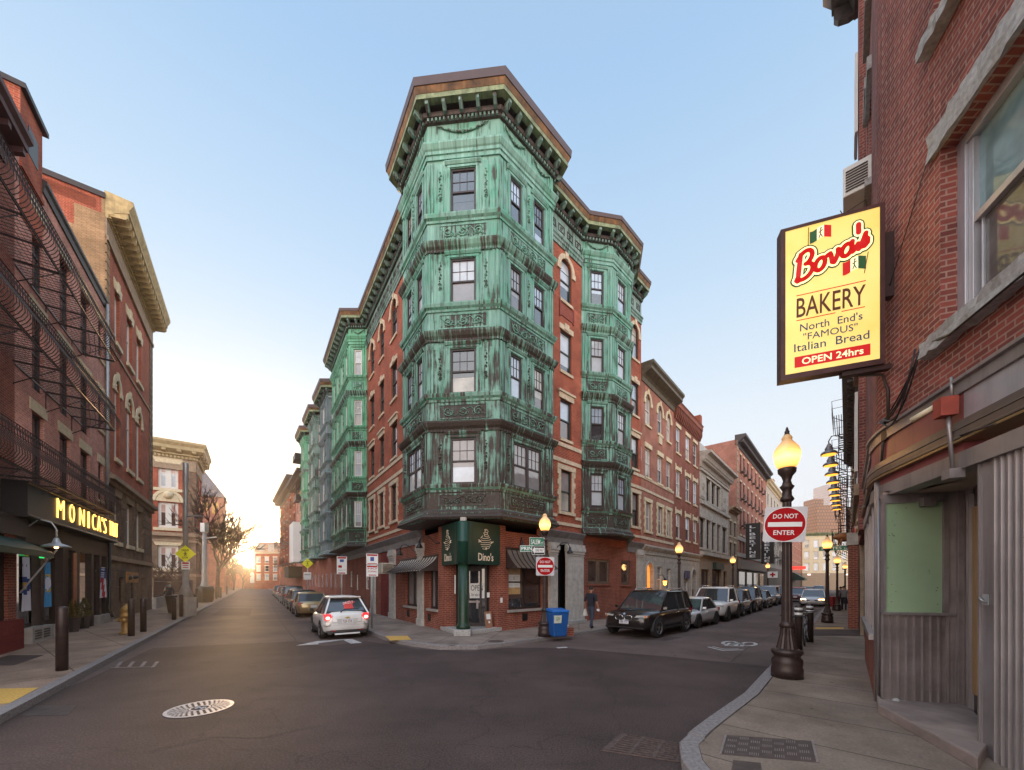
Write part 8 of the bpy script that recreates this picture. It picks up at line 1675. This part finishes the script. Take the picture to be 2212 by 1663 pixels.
for y in (-.1,.1): m.prism([(.40,y,.18),(.50,y,.14),(.42,y*1.3,.32)], (0,.03,0))
m.tube([(-.6,0,.1),(-.68,0,.16),(-.66,.03,.24),(-.72,0,.22)],.018,4); m.v = [(-x*.9,y*.9,z*.9) for x,y,z in m.v]; m.build('pig_body', GP_, PGs, local=True); PGs.rotation_euler = (0,0,R(-15)); m = MB(); m.tube([(-.2,0,.25),(-.2,0,.62),(.8,.5,.62)],.02,5); m.tube([(.3,0,.25),(.3,0,.62)],.02,5); m.build('hanger', M['iron'], PGs, local=True)
fa = at(1845,1136,17.5); Fg = thing('striped_flag', 'red and white striped flag hanging over the right pavement', 'flag', fa); m = MB(); dv = Vector((.75,.62,0)).normalized(); nx_ = 14
for i in range(nx_):
    for j in range(8):
        def Pf(a, b_): u, v = a/nx_, b_/8; return fa+dv*u*.72+UP*(-.10*u-v*(.92-.25*abs(u-.4)))+Vector((.6,-.7,0))*.06*math.sin(u*14+v*2)
        m.face([Pf(i,j),Pf(i+1,j),Pf(i+1,j+1),Pf(i,j+1)], 1 if (j >= 5 and i > 6) else (0 if (i//2)%2 else 2))
m.build('cloth', [FR_,FN,FW], Fg); m = MB(); m.tube([fa-dv*.1+UP*.03,fa+dv*1.4+UP*.2],.018,5); m.build('flag_pole', M['ironb'], Fg)
# bicycles chained behind the big lamp
def bicycle(label, p, d, col):
    rz = math.atan2(-d[0], d[1]); Bc = thing('bicycle', label, 'bicycle', p, rz, 'bicycles chained on the right pavement')
    for y in (.52,-.52):
        o = MB(); o.tube([(0,y+.33*math.cos(a*math.pi/12),.345+.33*math.sin(a*math.pi/12)) for a in range(24)],.018,6,0,True); o = o.build('wheel', TY, Bc, local=True)
        m = MB()
        for k in range(12): a = k*math.pi/6; m.tube([(0,y,.345),(0,y+.32*math.cos(a),.345+.32*math.sin(a))],.003,3)
        m.build('spokes', M['steel'], o, local=True)
    m = MB(); bb, st, hd = (0,-.06,.30), (0,-.22,.80), (0,.36,.82)
    for a, b_ in ((bb,st),(bb,(0,.40,.66)),(st,hd),(hd,(0,.40,.66)),((0,.40,.66),(0,.52,.345)),(bb,(0,-.52,.345)),(st,(0,-.52,.345))): m.tube([a,b_],.017,6)
    m.build('frame', col, Bc, local=True); m = MB(); m.tube([(0,.36,.80),(0,.34,1.0)],.015,5); m.tube([(-.27,.25,1.03),(-.2,.33,1.0),(.2,.33,1.0),(.27,.25,1.03)],.014,5); m.build('handlebar', M['black'], Bc, local=True)
    m = MB(); m.prism([(-.03,-.08,.93),(.03,-.08,.93),(.08,-.34,.94),(-.08,-.34,.94)],(0,0,.05)); m.tube([(0,-.22,.8),(0,-.24,.93)],.014,5); m.build('saddle', M['black'], Bc, local=True); m = MB(); m.disc((.03,-.06,.30),.09,(1,0,0),.01,14); m.tube([(.03,-.06,.30),(.07,-.02,.15)],.012,5); m.build('crank', M['steel'], Bc, local=True)
bicycle('black bicycle just behind the big lamp post', gp(1710,1416,.13), DR2, M['black']); bicycle('pale bicycle with covered saddle between the banded bollards', gp(1741,1391,.13), DR2, M['steel'])
# ================================================================== people
def person(label, p, d, H, cols, J, extra=None, name='person'):
    """one continuous skinned body; J overrides joints of a 1.75 m figure facing +y"""
    rz = math.atan2(-d[0], d[1]); s = H/1.75; P_ = thing(name, label, 'person', p, rz)
    B0 = dict(pel=(0,0,.96),wst=(0,0,1.10),chs=(0,0,1.33),nk=(0,-.01,1.49),hd0=(0,.01,1.56),hd1=(0,.025,1.64),hd2=(0,.01,1.70),
        ls=(-.19,0,1.42),le=(-.25,-.03,1.15),lw=(-.24,.08,.92),rs=(.19,0,1.42),re=(.25,-.03,1.15),rw=(.24,.08,.92),
        lh=(-.09,0,.90),lk=(-.10,.10,.50),la=(-.10,-.05,.08),lt=(-.11,.10,.03),rh=(.09,0,.90),rk=(.10,-.02,.50),ra=(.10,-.25,.12),rt=(.11,-.12,.03))
    B0.update(J); nm = list(B0); V = [Vector(B0[k]) for k in nm]; ix = {k: i for i, k in enumerate(nm)}
    rad = dict(pel=.145,wst=.135,chs=.155,nk=.060,hd0=.075,hd1=.095,hd2=.082,ls=.075,le=.052,lw=.034,rs=.075,re=.052,rw=.034,lh=.098,lk=.066,la=.046,lt=.040,rh=.098,rk=.066,ra=.046,rt=.040)
    E = [('pel','wst','top'),('wst','chs','top'),('chs','nk','top'),('nk','hd0','skin'),('hd0','hd1','skin'),('hd1','hd2','skin'),('chs','ls','top'),('ls','le','top'),('le','lw','arm'),('chs','rs','top'),('rs','re','top'),('re','rw','arm'),('pel','lh','leg'),('lh','lk','leg'),('lk','la','leg'),('la','lt','shoe'),('pel','rh','leg'),('rh','rk','leg'),('rk','ra','leg'),('ra','rt','shoe')]
    ed = [(ix[a],ix[b_]) for a, b_, _ in E]; kinds = [k for *_, k in E]; rr = [rad[k] for k in nm]
    for sd, w_, e_ in ((-1,'lw','le'),(1,'rw','re')):
        W0 = Vector(B0[w_]); dn = (W0-Vector(B0[e_])).normalized(); sdv = Vector((0,1,0)); i0 = ix[w_]; V.append(W0+dn*.075); rr.append(.030); pi_ = len(V)-1; ed.append((i0,pi_)); kinds.append('skin')
        for k, (off_, ln) in enumerate(((-.030,.068),(-.010,.080),(.010,.074),(.028,.058))):
            V.append(W0+dn*.105+sdv*off_); rr.append(.0095); a = len(V)-1; ed.append((pi_,a)); kinds.append('skin'); V.append(V[a]+dn*ln+Vector((-sd*.018,0,0))); rr.append(.008); ed.append((a,len(V)-1)); kinds.append('skin')
        V.append(W0+dn*.03+sdv*.045); rr.append(.011); a = len(V)-1; ed.append((i0,a)); kinds.append('skin'); V.append(V[a]+dn*.045+sdv*.02); rr.append(.009); ed.append((a,len(V)-1)); kinds.append('skin')
    me = bpy.data.meshes.new('body'); me.from_pydata([tuple(v*s) for v in V], ed, []); o = bpy.data.objects.new('body', me); COL.objects.link(o)
    sm = o.modifiers.new('s','SKIN'); sv = me.skin_vertices[0].data
    for i, r_ in enumerate(rr): f_ = .82 if i < len(nm) and nm[i] in ('chs','wst','pel') else 1; sv[i].radius = (r_*s, r_*s*f_); sv[i].use_root = (i == ix['pel'])
    o.modifiers.new('u','SUBSURF').levels = 2
    dg = bpy.context.evaluated_depsgraph_get(); ev = o.evaluated_get(dg); m2 = bpy.data.meshes.new_from_object(ev, depsgraph=dg); bpy.data.objects.remove(o); m2.materials.clear()
    order = ['top','arm','leg','shoe','skin']
    for k in order: m2.materials.append(cols[k])
    for f in m2.polygons:
        c = f.center/s; best = min(range(len(ed)), key=lambda q: (c-(V[ed[q][0]]+(V[ed[q][1]]-V[ed[q][0]])*max(0,min(1,(c-V[ed[q][0]]).dot(V[ed[q][1]]-V[ed[q][0]])/max(1e-6,(V[ed[q][1]]-V[ed[q][0]]).length_squared))))).length)
        k = kinds[best]
        if k == 'top' and c.z > 1.485 and abs(c.x) < .10: k = 'skin'
        if k == 'leg' and c.z > .93: k = 'top'
        f.material_index = order.index(k); f.use_smooth = True
    b = bpy.data.objects.new('body', m2); COL.objects.link(b); b.parent = P_; WLOC[b.name] = Vector(p)
    h1 = V[ix['hd1']]
    m = MB(); vs = []; n = 12
    for i in range(7):
        th = math.pi*.62*i/6
        for j in range(n): a = 2*math.pi*j/n; fr = math.sin(a) > .3; q = h1+Vector((0,-.012,.035))+Vector((math.sin(th)*math.cos(a)*.092,math.sin(th)*math.sin(a)*.105,math.cos(th)*.092)); 
            
        for j in range(n):
            a = 2*math.pi*j/n; t2 = th*(.62 if math.sin(a) > .25 else 1); vs.append((h1+Vector((0,-.010,.030))+Vector((math.sin(t2)*math.cos(a)*.093,math.sin(t2)*math.sin(a)*.106,math.cos(t2)*.090)))*s)
    m.add(vs, [(i*n+j,i*n+(j+1)%n,(i+1)*n+(j+1)%n,(i+1)*n+j) for i in range(6) for j in range(n)], 0, True); m.build('hair', cols['hair'], P_, local=True, recalc=False)
    m = MB()
    for sx_ in (-1,1): m.ball((h1+Vector((sx_*.034,.088,.012)))*s, .011*s, 1, 5); m.ball((h1+Vector((sx_*.090,.0,.0)))*s, .024*s, 0, 6)
    m.tube([(h1+Vector((0,.090,.015)))*s,(h1+Vector((0,.112,-.018)))*s,(h1+Vector((0,.092,-.026)))*s],[.008*s,.014*s,.008*s],6); m.tube([(h1+Vector((-.025,.086,-.052)))*s,(h1+Vector((0,.094,-.052)))*s,(h1+Vector((.025,.086,-.052)))*s],.007*s,5,2)
    m.build('face', [cols['skin'],M['black'],FR_], P_, local=True)
    if extra: extra(P_, s, V, ix)
    return P_
SK1 = flat('skin_tone_tan', (.36,.19,.12), .6, 0, .06); SK2 = flat('skin_tone_warm', (.42,.24,.16), .6, 0, .06); NV = flat('navy_cloth', (.018,.018,.03), .85, 0, .25, 8); JN = flat('dark_jeans', (.045,.055,.085), .85, 0, .3, 10); KH = flat('khaki_cloth', (.40,.29,.19), .85, 0, .12, 6); HR = flat('black_hair', (.012,.010,.009), .7, 0, .2); SHB = flat('dark_shoe', (.02,.018,.018), .6, 0, .2); GYC = flat('grey_cloth', (.16,.15,.16), .85, 0, .2)
def bag_extra(P_, s, V, ix):
    w_ = V[ix['lw']]*s; m = MB(); m.hexa([(w_.x-.09,w_.y-.06,w_.z-.36),(w_.x+.07,w_.y-.06,w_.z-.38),(w_.x+.08,w_.y+.07,w_.z-.37),(w_.x-.10,w_.y+.07,w_.z-.35),(w_.x-.03,w_.y-.03,w_.z-.08),(w_.x+.02,w_.y-.03,w_.z-.08),(w_.x+.02,w_.y+.03,w_.z-.08),(w_.x-.03,w_.y+.03,w_.z-.08)])
    o = m.build('carrier_bag', flat('white_plastic_bag',(.62,.60,.55),.5,0,.1,6), None); o.location = P_.location; o.rotation_euler = P_.rotation_euler; tag(o, 'white plastic carrier bag held in the left hand of the pedestrian', 'bag')
    r_ = V[ix['rw']]*s; m = MB(); m.hexa([(r_.x-.05,r_.y-.02,r_.z-.16),(r_.x+.05,r_.y-.02,r_.z-.18),(r_.x+.06,r_.y+.03,r_.z-.17),(r_.x-.05,r_.y+.03,r_.z-.16),(r_.x-.06,r_.y-.02,r_.z-.08),(r_.x+.06,r_.y-.02,r_.z-.10),(r_.x+.06,r_.y+.03,r_.z-.09),(r_.x-.06,r_.y+.03,r_.z-.08)])
    o = m.build('folded_paper', M['white'], None); o.location = P_.location; o.rotation_euler = P_.rotation_euler; tag(o, 'folded white paper in the right hand of the pedestrian', 'paper')
pP = gp(1277,1358,.13); person('person in a dark top and jeans walking away with a white carrier bag', pP, (.70,.71), 1.74, dict(top=NV,arm=SK1,leg=JN,shoe=SHB,skin=SK1,hair=HR), dict(lw=(-.30,.02,.90),le=(-.28,-.06,1.14),rw=(.31,.04,.92),re=(.29,-.05,1.15),lk=(-.09,.14,.52),la=(-.09,.18,.09),lt=(-.10,.32,.035),rk=(.10,-.06,.50),ra=(.10,-.22,.12),rt=(.11,-.09,.035)), bag_extra)
def mask_extra(P_, s, V, ix):
    h1 = V[ix['hd1']]*s; m = MB(); vs = []; 
    for i in range(4):
        for j in range(7): a = R(25+130*j/6); vs.append((h1.x+.098*s*math.cos(a),h1.y+(.012+.10*math.sin(a)*(1.08 if i in (1,2) else 1))*s,h1.z+(-.078+.026*i)*s))
    m.add(vs, [(i*7+j,i*7+j+1,(i+1)*7+j+1,(i+1)*7+j) for i in range(3) for j in range(6)], 0, True); m.build('face_mask', flat('turquoise_mask',(.08,.40,.42),.7,0,.05), P_, local=True)
pP = gp(365.5,1315,.13); person('person in a navy jacket, khaki trousers and turquoise face mask walking towards us', pP, (.45,-.89), 1.84, dict(top=NV,arm=NV,leg=KH,shoe=SHB,skin=SK2,hair=HR), dict(le=(-.27,-.02,1.16),lw=(-.22,.13,.98),re=(.27,-.02,1.16),rw=(.22,.13,.98),lk=(-.09,.10,.51),la=(-.10,.06,.09),lt=(-.11,.2,.035),rk=(.10,.02,.50),ra=(.10,-.20,.12),rt=(.11,-.06,.035)), mask_extra)
for x, y, H_, tp_, lab in ((1823,1318,1.68,GYC,'person in a grey top walking away on the far right pavement'),(1816,1316,1.62,NV,'person in black walking beside the grey topped one, far right'),(1845,1318,1.70,NV,'person in dark clothes walking close to the right wall')):
    person(lab, gp(x,y,.13), DR2, H_, dict(top=tp_,arm=tp_,leg=NV,shoe=SHB,skin=SK2,hair=HR), {})
# ================================================================== bare winter trees
BARK = flat('bare_bark', (.085,.05,.035), .9, 0, .3, 9)
def bare_tree(label, p, Ht, spread, seed, lean=(0,0), depth=6, r0=.16, first=.26, nb=3, rmin=.018):
    r = random.Random(seed); T = thing('bare_tree', label, 'tree', p); tr = MB(); cr = MB()
    def grow(a, d, L, rad, dep, mb):
        n = 4; pts = [a]; cur = a; dd = d.copy()
        for i in range(n):
            dd = (dd+Vector((r.uniform(-.16,.16),r.uniform(-.16,.16),r.uniform(-.04,.14)))*(1 if dep < depth else .4)).normalized(); cur = cur+dd*L/n; pts.append(cur)
        mb.tube(pts, [rad*(1-.45*i/n) for i in range(n+1)], 6 if dep > depth-2 else 3)
        if dep == 0: return
        k = nb if dep > 1 else nb+1
        for j in range(k):
            u = r.uniform(.35,1.0) if j else 1.0; q = pts[min(n,int(u*n+.5))]; th = r.uniform(0,6.283); tilt = r.uniform(.35,.85)*spread
            ax = dd.orthogonal().normalized(); ax.rotate(Matrix.Rotation(th,3,dd)); nd_ = (dd*math.cos(tilt)+ax*math.sin(tilt)+Vector((lean[0],lean[1],.10))).normalized()
            grow(q, nd_, L*r.uniform(.60,.82), max(rad*.66,rmin), dep-1, cr)
    grow(Vector((0,0,0)), Vector((lean[0]*.5,lean[1]*.5,1)).normalized(), Ht*first, r0, depth, tr)
    tr.build('trunk', BARK, T, local=True); cr.build('crown', BARK, T, local=True, recalc=False); return T
bare_tree('large bare street tree spreading over the left street in front of the steepled block', gp(469,1291,.1), 21, .95, 21, (.26,-.16), 5, .26, .22, 4, .024)
bare_tree('slender bare tree in front of the smaller school block', gp(374,1302,.1), 7.0, 1.1, 5, (0,0), 5, .09, .26)
bare_tree('thin bare tree at the left end of the school railing', gp(342,1300,.1), 6.0, 1.1, 9, (0,0), 5, .07, .26)
bare_tree('bare tree farther up the left street, backlit by the low sun', gp(505,1275,.1), 15.0, 1.1, 33, (.2,0), 5, .22, .24, 4, .035)
bare_tree('most distant bare tree, close to the glowing horizon', gp(524,1270.5,.1), 14.0, 1.2, 40, (.1,0), 5, .26, .24, 4, .05)
# ================================================================== evening haze in the streets
m = MB(); m.box(-380,380,-45,610,-1.0,165)
hz = m.build('haze', [], None); hz['kind'] = 'stuff'
mh = bpy.data.materials.new('haze_air'); mh.use_nodes = True; t = mh.node_tree; t.nodes.clear()
o_ = t.nodes.new('ShaderNodeOutputMaterial'); v_ = t.nodes.new('ShaderNodeVolumePrincipled'); v_.inputs['Density'].default_value = .00045; v_.inputs['Anisotropy'].default_value = .90; v_.inputs['Color'].default_value = (.95,.93,.92,1)
t.links.new(v_.outputs[0], o_.inputs['Volume']); hz.data.materials.append(mh)
